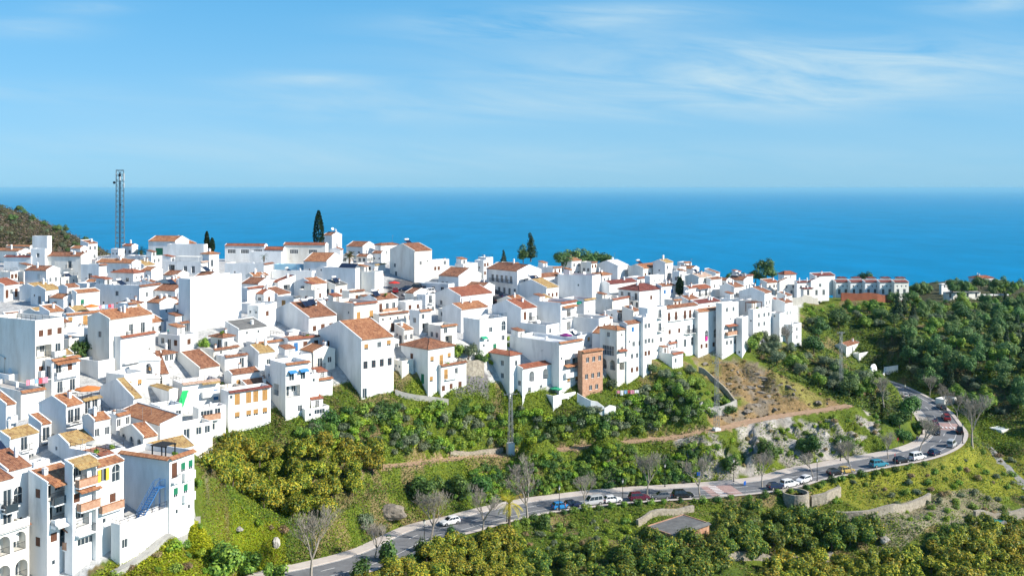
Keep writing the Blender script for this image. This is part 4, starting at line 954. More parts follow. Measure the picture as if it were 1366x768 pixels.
for a in [('k15',.0,.35,.68,.9,'r'), ('k15',.3,.9,.42,.9,'r'), ('k16',.5,1.0,.72,1.0,'g'), ('k16',.5,1.0,.47,1.1,'w'), ('k18',.1,.95,.78,.8,'g','o'), ('k18',.1,.9,.56,1.0,'w'), ('k18',.45,.95,.30,.9,'b','o'), ('k20',.1,.9,.80,.8,'b','c'), ('k20',.15,.95,.58,.9,'b','o'), ('k20',.1,.8,.36,.8,'r'), ('k21',.1,.9,.50,.7,'b'),
          ('k14',.5,.95,.66,.5,'w'), ('k14',.5,.95,.38,.5,'w'), ('k14',.05,.35,.68,.6,'r'), ('d5',.1,.9,.55,.8,'w','o'), ('d4',.55,.95,.52,1.0,'w'), ('d4',.1,.5,.30,.8,'w'), ('d7',.05,.95,.28,.8,'r'), ('e10',.2,.9,.35,.8,'b'), ('e22',.15,.75,.55,.8,'b'), ('e21',.5,.95,.45,.8,'w','c'), ('f27',.2,.9,.35,.8,'w','o'), ('f25',.1,.9,.55,.8,'r','o'), ('f35',.2,.9,.42,.9,'b','r'),
          ('f29',.1,.9,.45,.5,'w','r'), ('f33',.55,.98,.75,.5,'r'), ('f33',.05,.5,.75,.5,'r'), ('f33',.55,.98,.44,.5,'r'), ('f10',.45,.95,.5,.8,'r'), ('g3',.4,.98,.45,.9,'r','r'), ('m2',.15,.6,.55,.6,'r'), ('k5',.2,.9,.45,.9,'w'), ('k1',.3,.95,.5,.9,'r'), ('k17',.1,.95,.98,.5,'w')]: bay(*a)
# ------------------------------------------------------------------ right hand terraces, far houses, farm buildings
h('r1', 'white house with red pyramid roof above the right hand row', 1046, 366, 390, 1038, 1062, 25, 'Hr', '', 'w.5@.3', D=392, pitch=.6)
h('r2', 'white end house with red roof at left of right hand group', 1023, 377, 395, 1014, 1039, 32, 'Sr', 'w.25.6.85@.3 d.4.8@.75', '', D=378)
h('r3', 'white gabled house in front of the red pyramid roof', 1040, 376, 396, 1037, 1063, 22, 'Fr', 'w.4.8@.35 d.3.7@.78', '', D=374)
h('r4', 'white house with maroon roof between the two right hand gables', 1063, 377, 395, 1060, 1081, 20, 'Sm', 'w.3.7@.35 d.5@.78', '', D=373)
h('r5', 'second white gabled house of the right hand group', 1082, 375, 395, 1079, 1106, 20, 'Fm', 'w.5@.3 d.3.7@.78', '', D=374)
h('r6', 'maroon roofed house behind the second right hand gable', 1086, 368, 388, 1080, 1114, 20, 'Sm', '', '', D=388)
h('r7', 'small white porch house before the second right hand gable', 1072, 385, 396, 1068, 1084, 22, 'Hm', 'd.5@.5', '', D=366)
rowlab = ['first from the left', 'second from the left', 'middle one', 'second from the right', 'last on the right with reddish side panel']
for i in range(5):
    x = 1115 + i * 19.5
    h('row%d' % i, 'maroon roofed terraced house above the red wall, ' + rowlab[i], x, 376.5, 394, x - 4, x + 19.3, 7, 'Sm', 's.2.5.8@.3 d.25.7@.72', '', D=388 - i*2, ch=0, group='terraced houses above the red retaining wall')
    h('rowt%d' % i, 'white attic box with small maroon hip, ' + rowlab[i].split(' with')[0] + ' above the terraced row', x + 4, 370.5, 379, x + 1, x + 14, 7, 'Hm', 's.5@.4', '', D=397, ch=0)
h('s1', 'white far house among trees beyond the terraced row', 1256, 379, 387, 1253, 1270, 20, 'Hw', 'w.3.7@.4', '', D=470)
h('s2', 'red roofed white villa on the wooded skyline at right', 1303, 371, 379, 1292, 1326, 15, 'Hr', 'w3@.5', '', D=540)
h('s3', 'low white wing right of the red roofed villa', 1322, 374, 380, 1318, 1342, 15, 'X', 'w3@.5', '', D=540)
h('s4', 'long low white farm building far right below the villa', 1262, 390, 399, 1258, 1308, 12, 'Xg', 'd4@.5', '', D=445, maxw=24)
h('s5', 'low white greenhouse block at far right edge', 1312, 393, 398, 1308, 1346, 10, 'X', '', '', D=455, maxw=24)
h('t1', 'small white farmhouse with brown roof alone on the wooded slope', 1129, 462, 477, 1114, 1146, 50, 'Eb', 'd.5@.5', 'w.5@.5', name='farmhouse')
h('t2', 'terrace with white railing wall beside the lone farmhouse', 1146, 472, 483, 1138, 1164, 40, 'X', '', '', ch=0, floor=FLOORT)
h('t3', 'brick shed with flat dark roof among the orchard trees', 897, 713, 731, 862, 946, 40, 'Xg', 'd.3@.6', '', wallm=BRICK, floor=T_GY, ph=.12, ch=0, name='brick_shed', cat='shed')
h('t4', 'small teal metal shed at the far right orchard', 1330, 700, 712, 1310, 1341, 40, 'Xg', '', '', wallm=mat('teal_sheet', (0.03, 0.20, 0.17), 0.6, 0.2, 1.0), floor=mat('teal_roof', (0.05, 0.30, 0.26), 0.6, 0.2, 1.0), ph=.1, ch=0, name='metal_shed', cat='shed')
h('t5', 'low white pump house beside the road bend', 1260, 533, 541, 1248, 1276, 35, 'X', '', '', ch=0, name='pump_house', cat='building')
h('t6', 'low building with pale blue grey roof right of the road bend', 1336, 574, 579, 1320, 1351, 30, 'X', '', '', floor=mat('pale_blue_roof', (0.45, 0.52, 0.55), 0.8, 0.1, 1.0), ph=.1, ch=0, name='pump_house', cat='building')
SPECD = list(HOUSES)

# ------------------------------------------------------------------ lower houses between the ones described above
LM = dict(a3='tower house', a5='long brown roofed house', c1='orange roofed skyline house', c5='school left wing', c16='orange roof under the cypress', c17='solar panel row', d4='tall left edge house', d6='orange gable house', d12='giant white wall',
          d25='big brown roof', e7='water heater house', e8='yellow shutters', e15='large ochre roofed house', e16='blue awnings', e19='orange shuttered house', f1='tall house above the cars', f3='sunken courtyard', f7='wide red roof',
          f9='green door house', f10='brick red roof', f12='three storey street house', f14='three brown windows', f15='plain white block', f21='maroon hip', f27='blue shaded blank house', f28='brick house', f33='long front row',
          g6='tallest gable', k6='blue shaded street', k10='plain orange roof', k14='green shutters', m1='detached hipped house', m3='garage house', k18='glass loggias', d1='coloured laundry', d9='striped brown roof')
FOOT = []
for k in SPECD:
    H = HOUSES[k]; FOOT.append((H['M'] @ Vector((0, 0, 0)), H['phi'], H['w1'], H['w2']))
def corners(o, ph, a, b, sh=0.0):
    r, l = Vector((math.cos(ph), math.sin(ph))), Vector((-math.sin(ph), math.cos(ph))); o = Vector((o[0], o[1]))
    return [o + r*sh + l*sh, o + r*(a-sh) + l*sh, o + r*(a-sh) + l*(b-sh), o + r*sh + l*(b-sh)]
def overlap(A, B):
    for P_ in (A, B):
        for i in range(2):
            e = P_[i+1] - P_[i]; n = Vector((-e.y, e.x))
            a = [n.dot(p) for p in A]; b = [n.dot(p) for p in B]
            if max(a) <= min(b) or max(b) <= min(a): return False
    return True
def pix(p): return (p[0] / p[1] * F + CX, HY + (CAMZ - p[2]) * F / p[1])
FCS = [corners(o, ph, a, b, .25) for o, ph, a, b in FOOT]
VIEW = []
for k in SPECD:
    H = HOUSES[k]; cs = [H['M'] @ Vector(q) for q in ((0, 0, 0), (H['w1'], 0, 0), (0, H['w2'], 0))]
    xs = [pix(c)[0] for c in cs]; b = pix(cs[0])[1]; VIEW.append((min(xs), max(xs), cs[0].y, b, pix(H['M'] @ Vector((0, 0, H['h'])))[1]))
KEEP = [[(236,370),(326,370),(330,458),(236,458)], [(0,300),(215,300),(215,346),(0,352)], [(535,372),(606,372),(612,412),(535,412)], [(636,385),(700,385),(705,412),(636,412)], [(615,480),(655,480),(650,545),(600,545)], [(606,452),(645,452),(640,500),(606,500)],
        [(672,415),(705,440),(690,500),(655,480)], [(505,345),(560,365),(560,408),(500,405)], [(130,690),(280,690),(280,780),(130,780)], [(60,540),(140,540),(120,580),(60,590)], [(92,440),(122,440),(122,485),(92,485)], [(258,440),(280,440),(280,470),(258,470)],
        [(176,470),(216,470),(216,522),(176,522)], [(415,525),(530,525),(530,570),(430,570)], [(870,480),(1000,470),(1000,520),(870,520)], [(1000,440),(1080,455),(1080,480),(1000,480)], [(120,700),(262,640),(290,585),(300,780),(100,790)]]
POLYV = [(2,335),(150,330),(300,338),(620,362),(900,368),(1000,385),(1060,420),(1045,452),(985,465),(880,478),(830,508),(740,532),(640,532),(590,520),(520,510),(440,540),(300,565),(240,595),(215,680),(160,735),(60,768),(2,768)]
inf, tries, used = 0, 0, set(o for o in ())
rnd = random.Random(21)
ROOFT = {'Eo': 'orange gable roof', 'Eb': 'brown gable roof', 'Fo': 'short orange roof', 'Fb': 'short brown roof', 'So': 'sloping orange roof', 'Sb': 'sloping brown roof', 'Hb': 'brown hipped roof', 'X': 'flat roof', 'Xo': 'orange edged flat roof', 'Xb': 'brown edged flat roof', 'Ec': 'lichen covered roof', 'Er': 'red gable roof', 'Xr': 'red edged flat roof'}
while tries < 2600 and inf < 150:
    tries += 1
    px, py = rnd.uniform(2, 1070), rnd.uniform(330, 768)
    if not inpoly(px, py, POLYV) or any(inpoly(px, py, k) for k in KEEP): continue
    g = hit(px, py)
    near = sorted(SPECD, key=lambda k: (HOUSES[k]['root'].location - g).length)[:2]
    ph = HOUSES[near[0]]['phi'] + R(rnd.uniform(-4, 4)); big = rnd.random()
    a, b = rnd.uniform(3.2, 6 + 2*big), rnd.uniform(3.2, 5 + 3*big)
    if tries > 1300: a, b = rnd.uniform(2.6, 4.2), rnd.uniform(2.6, 4.2)
    fc = corners(g, ph, a, b)
    if any(overlap(fc, q) for q in FCS): continue
    r, l = Vector((math.cos(ph), math.sin(ph), 0)), Vector((-math.sin(ph), math.cos(ph), 0))
    x0, x1 = pix(g + l*b)[0], pix(g + r*a)[0]
    row = HY
    for vx0, vx1, vd, vb, vt in VIEW:
        if vd > g.y and vx1 > x0 + 2 and vx0 < x1 - 2: row = max(row, vb - .3 * (vb - vt)) if vb < py + 2 else row
    hh = min((py - row) / F * g.y, rnd.uniform(3.0, 6.6))
    if hh < 2.5: continue
    rk = rnd.choice(['Eo', 'Eb', 'Fo', 'Fb', 'So', 'Sb', 'Hb', 'X', 'X', 'X', 'Xo', 'Xb', 'Ec', 'Er', 'Xr', 'Xo']) if px > 260 or py < 450 else rnd.choice(['Eo', 'So', 'Fo', 'Eb', 'X', 'Xo', 'Ec', 'X'])
    if rk[0] != 'X' and hh < 3.4: hh = hh - .2
    if tries > 1300 and rnd.random() < .7: rk = rnd.choice(('X', 'X', 'Xb', 'Sb', 'Xo'))
    # label from the landmarks it stands among
    lms = sorted(LM, key=lambda k: (HOUSES[k]['root'].location - g).length)
    def rel(k):
        qx, qy = pix(HOUSES[k]['root'].location); dx, dy = px - qx, (py - qy) * 1.6
        return ('right of' if dx > 0 else 'left of') if abs(dx) > abs(dy) else ('in front of' if dy > 0 else 'behind')
    lab = None
    for i, j in ((0, 1), (0, 2), (1, 2), (0, 3), (1, 3), (2, 3)):
        t = '%s with %s %s %s and %s %s' % ('low house' if hh < 4 else 'white house', ROOFT[rk], rel(lms[i]), LM[lms[i]], rel(lms[j]), LM[lms[j]])
        if t not in used and len(t.split()) <= 16: lab = t; break
    if not lab: continue
    used.add(lab)
    yt = py - hh * F / g.y
    big_ = hh > 4.6
    wr = rnd.choice(['w3@.45', 'b2@.5 s.5@.3', 'd.25@.58 w.6.85@.45', 'p2@.5', 'o2@.5', 'w.3@.5 d.7@.58', 'B.2.8@.55 w.5@.45', 'k.3@.55 w.75@.45']) if not big_ else rnd.choice(['w2@.25 d.3@.75 w.7@.7', 'b2@.25 b2@.7', 'k.5@.25 w2@.75', 'w.3@.25 T.5@.7'])
    wl_ = rnd.choice(['', 's.3.7@.35', 's.5@.4', 'w.5@.4', 'd.4@.6 s.75@.35', 'w.3.7@.45'])
    k = 'i%d' % inf
    h(k, lab, px, yt, py, x0, x1, math.degrees(ph), rk, wr, wl_, rail=(rk[0] == 'X' and rnd.random() < .35))
    H = HOUSES[k]; FCS.append(corners(g, ph, H['w1'], H['w2'], .1)); inf += 1
print('infill', inf, 'of', tries)
# ------------------------------------------------------------------ plants
LEAFM = leaf_mat('leaves', .22, .02); BARKM = mat('bark', (0.16, 0.12, 0.09), 0.95, 0.4, 3.0); BARKG = mat('grey_bark', (0.36, 0.32, 0.27), 0.95, 0.25, 2.0)
def leaf_quads(rng, c, size, up=.35, aspect=1.5, out=None):
    """one leaf spray per centre: a small quad facing any way, most of them tilted upwards"""
    n = len(c)
    nrm = rng.normal(size=(n, 3)); nrm[:, 2] = np.abs(nrm[:, 2]) * (1 + up) + up; nrm /= np.linalg.norm(nrm, axis=1)[:, None]
    if out is not None: nrm = nrm * .62 + out; nrm /= np.linalg.norm(nrm, axis=1)[:, None] + 1e-9
    a = np.cross(nrm, rng.normal(size=(n, 3))); a /= np.linalg.norm(a, axis=1)[:, None] + 1e-9; b = np.cross(nrm, a)
    s = size * rng.uniform(.6, 1.35, (n, 1)); a *= s * aspect / 2; b *= s / 2
    v = np.stack([c - a, c + b * .9 - a * .1, c + a, c - b * .9 + a * .1], 1).reshape(-1, 3)
    return v, np.arange(4 * n).reshape(n, 4)
def pick_tint(rng, cols, n, wts=None):
    cols = np.array(cols); i = rng.choice(len(cols), n, p=wts)
    return np.clip(cols[i] * rng.uniform(.75, 1.25, (n, 1)), 0, 1)
def crown_mesh(name, seed, lumps, nleaf, size, cols, wts=None, up=.35, fill=.55):
    """lumps: (centre, radii); sprays sit in the outer half of every lump, each lump with a colour lean of its own"""
    rng = np.random.default_rng(seed); V = []; T = []; O = []; tot = sum(r[0]*r[1] + r[1]*r[2] + r[0]*r[2] for _, r in lumps)
    for c, r in lumps:
        n = max(8, int(nleaf * (r[0]*r[1] + r[1]*r[2] + r[0]*r[2]) / tot))
        d = rng.normal(size=(n, 3)); d /= np.linalg.norm(d, axis=1)[:, None]
        bump_ = 1 + .22 * np.sin(d[:, :1]*5 + seed) * np.sin(d[:, 1:2]*6 + 1.3*seed) + .12*np.sin(d[:, 2:]*9)
        rad = rng.uniform(fill, 1, (n, 1)) ** .5
        V.append(np.array(c) + d * rad * bump_ * np.array(r)); O.append(d); T.append(pick_tint(rng, cols, n, wts) * rng.uniform(.85, 1.15))
    c = np.concatenate(V); t = np.concatenate(T)
    v, f = leaf_quads(rng, c, size, up, 1.5, np.concatenate(O))
    me = mesh_np(name, v, f, [LEAFM]); set_tint(me, np.repeat(t, 4, 0)); return me
def trunk_mesh(name, h, r, seed, lumps=(), m=None, lean=.15):
    rr = random.Random(seed); mb = MB(); top = Vector((rr.uniform(-lean, lean)*h, rr.uniform(-lean, lean)*h, h))
    mb.tube([(0, 0, -.5), (top.x*.3, top.y*.3, h*.4), top], [r*1.25, r, r*.7], 7)
    for c, rad in lumps:
        c = Vector(c); mid = top.lerp(c, .5) + Vector((0, 0, .1*h)); mb.tube([top*.85, mid, c], [r*.55, r*.38, r*.15], 5)
    return mb.mesh(name, m or BARKM)
def rnd_lumps(seed, n, R_, H0, H1, r0, r1):
    rr = random.Random(seed); out = []
    for i in range(n):
        a = rr.uniform(0, 6.28) if n > 1 else 0; d = R_ * math.sqrt(rr.random()) * .75; z = rr.uniform(H0, H1) * (1 - .25 * d / R_)
        r = rr.uniform(r0, r1); out.append(((d*math.cos(a), d*math.sin(a), z), (r*rr.uniform(.85, 1.2), r*rr.uniform(.85, 1.2), r*rr.uniform(.7, 1.0))))
    return out
ORCH = [(0.065, 0.119, 0.024), (0.124, 0.193, 0.026), (0.356, 0.346, 0.03), (0.45, 0.367, 0.033)]
DARKG = [(0.05, 0.115, 0.027), (0.081, 0.165, 0.034), (0.126, 0.219, 0.042)]
MIDG = [(0.106, 0.203, 0.035), (0.179, 0.297, 0.043), (0.262, 0.37, 0.052)]
BRIG = [(0.138, 0.255, 0.023), (0.235, 0.373, 0.029), (0.334, 0.431, 0.039)]
OLIV = [(0.156, 0.198, 0.114), (0.229, 0.27, 0.156), (0.104, 0.146, 0.073)]
DRYB = [(0.321, 0.22, 0.119), (0.236, 0.186, 0.085), (0.405, 0.304, 0.151), (0.169, 0.169, 0.059)]
WOOD = [(0.074, 0.148, 0.052), (0.119, 0.215, 0.062), (0.176, 0.272, 0.08)]
PROTO = {}
def proto(kind, n, lumpf, nleaf, size, cols, wts, th, tr, limbs=True):
    L_ = []
    for i in range(n):
        sd = abs(hash_(kind)) % 1000 + i * 17; lp = lumpf(sd)
        L_.append((crown_mesh(kind + '_crown', sd, lp, nleaf, size, cols, wts), trunk_mesh(kind + '_trunk', th, tr, sd, lp[:5] if limbs else ())))
    PROTO[kind] = L_
def hash_(s): return sum((i + 1) * ord(c) for i, c in enumerate(s))
proto('orchard_tree', 6, lambda s: rnd_lumps(s, 10, 2.3, 1.5, 3.5, .75, 1.15), 2600, .25, ORCH, [.22, .25, .30, .23], 1.3, .13)
proto('dark_orchard_tree', 5, lambda s: rnd_lumps(s, 10, 2.3, 1.5, 3.7, .8, 1.2), 2600, .25, ORCH, [.48, .35, .11, .06], 1.3, .13)
proto('olive_tree', 4, lambda s: rnd_lumps(s, 9, 2.0, 1.6, 3.6, .7, 1.1), 2200, .22, OLIV, [.4, .35, .25], 1.3, .16)
proto('round_dark_tree', 3, lambda s: rnd_lumps(s, 13, 2.3, 1.9, 4.0, 1.0, 1.3), 3200, .24, DARKG, [.5, .35, .15], 1.6, .16)
proto('broadleaf_tree', 6, lambda s: rnd_lumps(s, 10, 2.6, 2.0, 5.2, 1.0, 1.6), 2600, .31, WOOD, [.4, .38, .22], 2.0, .18)
proto('light_broadleaf_tree', 3, lambda s: rnd_lumps(s, 9, 2.3, 1.7, 4.2, .9, 1.4), 2200, .3, MIDG, [.3, .4, .3], 1.6, .15)
def conif(s):
    rr = random.Random(s); return [((rr.uniform(-.25, .25), rr.uniform(-.25, .25), 1.4 + i*.95), (1.75*(1 - i/8.5) + .25, 1.75*(1 - i/8.5) + .25, .75)) for i in range(8)]
proto('pine_tree', 4, conif, 2200, .3, [(0.028, 0.058, 0.026), (0.045, 0.08, 0.035), (0.06, 0.095, 0.035)], [.5, .3, .2], 2.0, .18, False)
proto('shrub', 6, lambda s: rnd_lumps(s, 6, 1.1, .35, 1.0, .45, .8), 700, .2, MIDG, [.35, .4, .25], .4, .06)
proto('bright_shrub', 4, lambda s: rnd_lumps(s, 6, 1.2, .3, .9, .45, .75), 700, .2, BRIG, [.35, .4, .25], .4, .06)
proto('grey_shrub', 3, lambda s: rnd_lumps(s, 6, 1.0, .35, 1.1, .45, .75), 700, .19, OLIV, [.4, .35, .25], .4, .06)
proto('dry_shrub', 3, lambda s: rnd_lumps(s, 6, 1.0, .3, .8, .4, .7), 600, .18, DRYB, [.35, .3, .2, .15], .4, .05)
proto('dark_shrub', 4, lambda s: rnd_lumps(s, 7, 1.2, .4, 1.4, .55, .9), 800, .2, DARKG, [.45, .35, .2], .4, .06)
PRN = random.Random(77)
def plant(kind, p, sc, label, cat, group=None, name=None, sz=None):
    cr, tr = PRN.choice(PROTO[kind]); p = Vector(p)
    t = thing(name or kind, label, cat, p, PRN.uniform(0, 6.28), group)
    t.scale = (sc * PRN.uniform(.92, 1.08), sc * PRN.uniform(.92, 1.08), (sz or sc) * PRN.uniform(.92, 1.08))
    link('crown' if 'tree' in kind else 'foliage', cr, t); link('trunk' if 'tree' in kind else 'stem', tr, t)
    return t
def scatter(poly, n, spacing, seed, avoid=(), roadgap=8.5, pathgap=1.5):
    rr = random.Random(seed); xs = [q[0] for q in poly]; ys = [q[1] for q in poly]; out = []; pts = []
    for _ in range(n * 25):
        if len(out) >= n: break
        px, py = rr.uniform(min(xs), max(xs)), rr.uniform(min(ys), max(ys))
        if not inpoly(px, py, poly) or any(inpoly(px, py, a) for a in avoid): continue
        g = hit(px, py)
        if any((g-q).length_squared < spacing**2 for q in pts): continue
        if min((g.x-q.x)**2 + (g.y-q.y)**2 for q in ROADL) < roadgap**2 or min((g.x-q.x)**2 + (g.y-q.y)**2 for q in PATHL) < pathgap**2: continue
        if any(insidefoot(g, f) for f in FCS): continue
        pts.append(g); out.append(g)
    return out
FCB = [(min(p.x for p in f), max(p.x for p in f), min(p.y for p in f), max(p.y for p in f)) for f in FCS]
def insidefoot(g, f):
    for i in range(4):
        e = f[(i+1) % 4] - f[i]
        if e.x * (g.y - f[i].y) - e.y * (g.x - f[i].x) < -.5: return False
    return True
ORD = 'first second third fourth fifth sixth seventh eighth ninth tenth eleventh twelfth thirteenth fourteenth fifteenth sixteenth seventeenth eighteenth nineteenth twentieth'.split()
ORD += ['twenty-' + o for o in ORD[:9]] + ['thirtieth'] + ['thirty-' + o for o in ORD[:9]]
DESC = dict(orchard_tree='yellow green orchard tree', dark_orchard_tree='dark green orchard tree', olive_tree='grey olive tree', round_dark_tree='round dark tree', broadleaf_tree='dark broadleaf tree', light_broadleaf_tree='light green tree', pine_tree='dark conifer', shrub='green shrub', bright_shrub='bright green shrub', grey_shrub='grey shrub', dry_shrub='dry brown shrub', dark_shrub='dark green shrub')
def grove(kinds, poly, n, spacing, seed, sc, where, cat, group, **kw):
    """plants standing in a patch; each is named by its place in the rows from front to back"""
    pts = scatter(poly, n, spacing, seed, **kw); pts.sort(key=lambda q: q.y); per = 10 if len(pts) < 100 else 13; nrow = max(1, round(len(pts) / per))
    for r in range(nrow):
        row = sorted(pts[r * len(pts) // nrow:(r + 1) * len(pts) // nrow], key=lambda q: q.x / q.y)
        rn = 'only' if nrow == 1 else 'front' if r == 0 else 'back' if r == nrow - 1 else ORD[r]
        for i, g in enumerate(row):
            k = PRN.choice(kinds); plant(k, g, PRN.uniform(*sc), '%s, %s from left in %s row %s' % (DESC[k], ORD[i], rn, where), cat, group)
# orchards
grove(['orchard_tree'], [(268,640),(300,600),(350,608),(420,598),(500,605),(512,640),(470,668),(440,692),(380,690),(330,668),(275,668)], 62, 2.9, 1, (.8, 1.1), 'of grove below the houses', 'tree', 'orchard trees below the village', roadgap=9)
grove(['orchard_tree'], [(470,790),(520,768),(580,742),(640,726),(690,728),(700,790)], 40, 2.6, 2, (.7, 1.0), 'of orchard at bottom centre', 'tree', 'orchard trees below the road bottom centre', roadgap=7.5)
grove(['dark_orchard_tree'], [(800,790),(838,735),(860,722),(940,735),(955,702),(985,690),(1060,694),(1120,704),(1172,720),(1150,735),(1020,742),(960,765),(930,790)], 78, 2.9, 3, (.85, 1.15), 'of orchard round brick shed', 'tree', 'orchard trees round the brick shed', avoid=[[(838,680),(955,680),(955,732),(838,732)]])
grove(['orchard_tree'], [(1000,790),(1030,757),(1150,752),(1240,748),(1300,720),(1366,715),(1400,790)], 56, 3.0, 4, (.8, 1.1), 'of orchard at bottom right', 'tree', 'orchard trees bottom right')
grove(['dark_orchard_tree'], [(690,790),(715,745),(790,740),(800,790)], 12, 3.0, 5, (.7, .95), 'left of brick shed', 'tree', 'dark trees at the bottom edge')
grove(['dark_orchard_tree'], [(1240,740),(1290,700),(1366,700),(1366,720)], 12, 3.0, 55, (.7, .95), 'beside the teal shed', 'tree', 'dark trees by the teal shed')
# bank between path and houses
grove(['dark_shrub', 'shrub', 'bright_shrub', 'grey_shrub'], [(400,575),(440,560),(490,545),(560,545),(640,552),(700,560),(770,562),(860,520),(900,498),(930,540),(985,552),(900,572),(760,590),(640,598),(560,606),(520,608),(440,602),(400,600)], 240, 1.4, 6, (.8, 1.5),
      'on bank above path', 'shrub', 'bank above the path')
for i, (x, y, k, s, lb) in enumerate([(590,572,'olive_tree',1.0,'grey olive tree below the detached hipped house'), (545,600,'olive_tree',1.05,'large grey olive tree beside the left end of the dirt path'), (515,562,'dark_shrub',2.2,'dark rounded bush left of the big olive'),
    (632,582,'olive_tree',.55,'small bushy olive above the middle of the dirt path'), (470,575,'light_broadleaf_tree',.75,'bushy green tree below the low flat annex'), (440,588,'light_broadleaf_tree',.8,'spreading green bush tree above the orchard'), (405,592,'light_broadleaf_tree',.7,'green bush tree at the upper left orchard rim'),
    (625,482,'olive_tree',1.05,'dark garden tree under the green door house'), (640,487,'broadleaf_tree',.55,'second garden tree left of the hipped garage house'), (612,480,'light_broadleaf_tree',.7,'yellow green garden tree behind detached hipped house'),
    (104,484,'round_dark_tree',1.1,'citrus tree growing in the gap beside the tall left house'), (816,522,'olive_tree',.75,'olive bush at the foot of the brick house'), (273,466,'light_broadleaf_tree',.55,'small tree at the foot of the giant white wall'),
    (885,508,'olive_tree',.9,'olive tree below the red strip roof house'), (910,520,'olive_tree',.7,'olive tree on the slope above the concrete garden wall'), (868,500,'broadleaf_tree',.5,'dark bush against the long front row'), (905,392,'pine_tree',.6,'dark cypress shaped bush between skyline houses')]):
    plant(k, hit(x, y), s, lb, 'tree' if 'tree' in k else 'shrub')
grove(['bright_shrub', 'shrub'], [(662,440),(690,440),(706,452),(690,478),(660,487),(640,488)], 14, 1.4, 8, (.7, 1.0), 'beside the green door house', 'shrub', 'verge bushes right of green door house')
grove(['olive_tree', 'light_broadleaf_tree', 'bright_shrub', 'dark_shrub', 'grey_shrub'], [(862,508),(905,498),(928,500),(960,530),(972,545),(930,554),(885,552),(840,545)], 40, 1.9, 61, (.5, .9), 'above the concrete garden wall', 'shrub', 'planting above the garden wall')
# bank below the path
grove(['bright_shrub', 'dark_shrub', 'shrub'], [(690,612),(760,606),(850,598),(920,592),(960,600),(930,645),(820,650),(720,662),(640,672),(600,665),(640,625)], 230, 1.15, 9, (.6, 1.1),
      'on bank below path', 'shrub', 'bank below the path', roadgap=6.4, pathgap=4.3)
grove(['bright_shrub', 'shrub', 'dry_shrub'], [(960,590),(1050,568),(1130,556),(1175,560),(1180,590),(1100,610),(1000,632)], 52, 1.6, 10, (.5, .95),
      'on pale rock face', 'shrub', 'rock face', roadgap=6.7)
for i, (x, y, s, lb) in enumerate([(1022,618,1.15,'first round dark tree from the left under the rock face'), (1080,610,1.25,'second round dark tree under the rock face'), (1125,606,1.0,'third round dark tree under the rock face'), (975,632,.8,'low dark bushy tree at the left foot of the white rock'),
    (568,672,1.25,'round dark tree standing beside the large boulder'), (612,668,1.3,'round dark tree right of the boulder tree'), (640,660,1.0,'dark tree between boulder and big bare tree'), (1215,560,1.35,'big dark tree inside the road bend'), (1200,572,1.1,'left dark tree inside the road bend'), (1230,580,.9,'front dark tree inside the road bend'), (1205,590,.9,'small dark tree at the road side before the bend')]):
    plant('round_dark_tree', hit(x, y), s, lb, 'tree')
# slope right of the houses and the valley woods
SL = 'beside brown rocky hill'
grove(['olive_tree', 'broadleaf_tree', 'olive_tree', 'light_broadleaf_tree', 'dry_shrub'], [(998,470),(1015,452),(1060,465),(1090,462),(1130,480),(1160,500),(1180,540),(1150,540),(1100,520),(1050,498)], 46, 3.0, 11, (.75, 1.15), SL, 'tree', 'slope beside the brown hill', avoid=[[(1098,450),(1172,450),(1210,488),(1210,508),(1150,506),(1098,488)]])
WL = 'of valley wood'
grove(['broadleaf_tree'] * 9 + ['pine_tree'] + ['light_broadleaf_tree'] * 4 + ['olive_tree'] * 3, [(1080,435),(1130,425),(1220,420),(1366,408),(1390,408),(1390,545),(1310,560),(1270,530),(1200,515),(1180,500),(1165,480),(1150,455),(1090,450)], 240, 5.0, 12, (.7, 1.15), WL, 'tree', 'valley wood',
      avoid=[[(1100,440),(1175,440),(1215,490),(1215,508),(1150,508),(1100,488)]], roadgap=9)
grove(['shrub', 'dark_shrub', 'light_broadleaf_tree', 'dry_shrub', 'bright_shrub'], [(1075,412),(1110,410),(1220,406),(1390,396),(1390,415),(1220,424),(1130,430),(1080,440)], 70, 4.0, 19, (.8, 1.2), 'under far white terraces', 'shrub', 'valley top shrubs')
SKP = sorted((PRN.uniform(1216, 1372), PRN.uniform(384, 395), PRN.uniform(440, 560)) for i in range(90))
for i, (x, y, D) in enumerate(SKP):
    p = P(x, y, D)
    k = PRN.choice(['broadleaf_tree', 'light_broadleaf_tree', 'broadleaf_tree']); plant(k, p, PRN.uniform(.6, 1.05), DESC[k] + ', ' + ORD[i % 30] + (' from left' if i < 30 else ' in middle third' if i < 60 else ' in right third') + ' along the far right wooded skyline', 'tree', 'skyline wood')
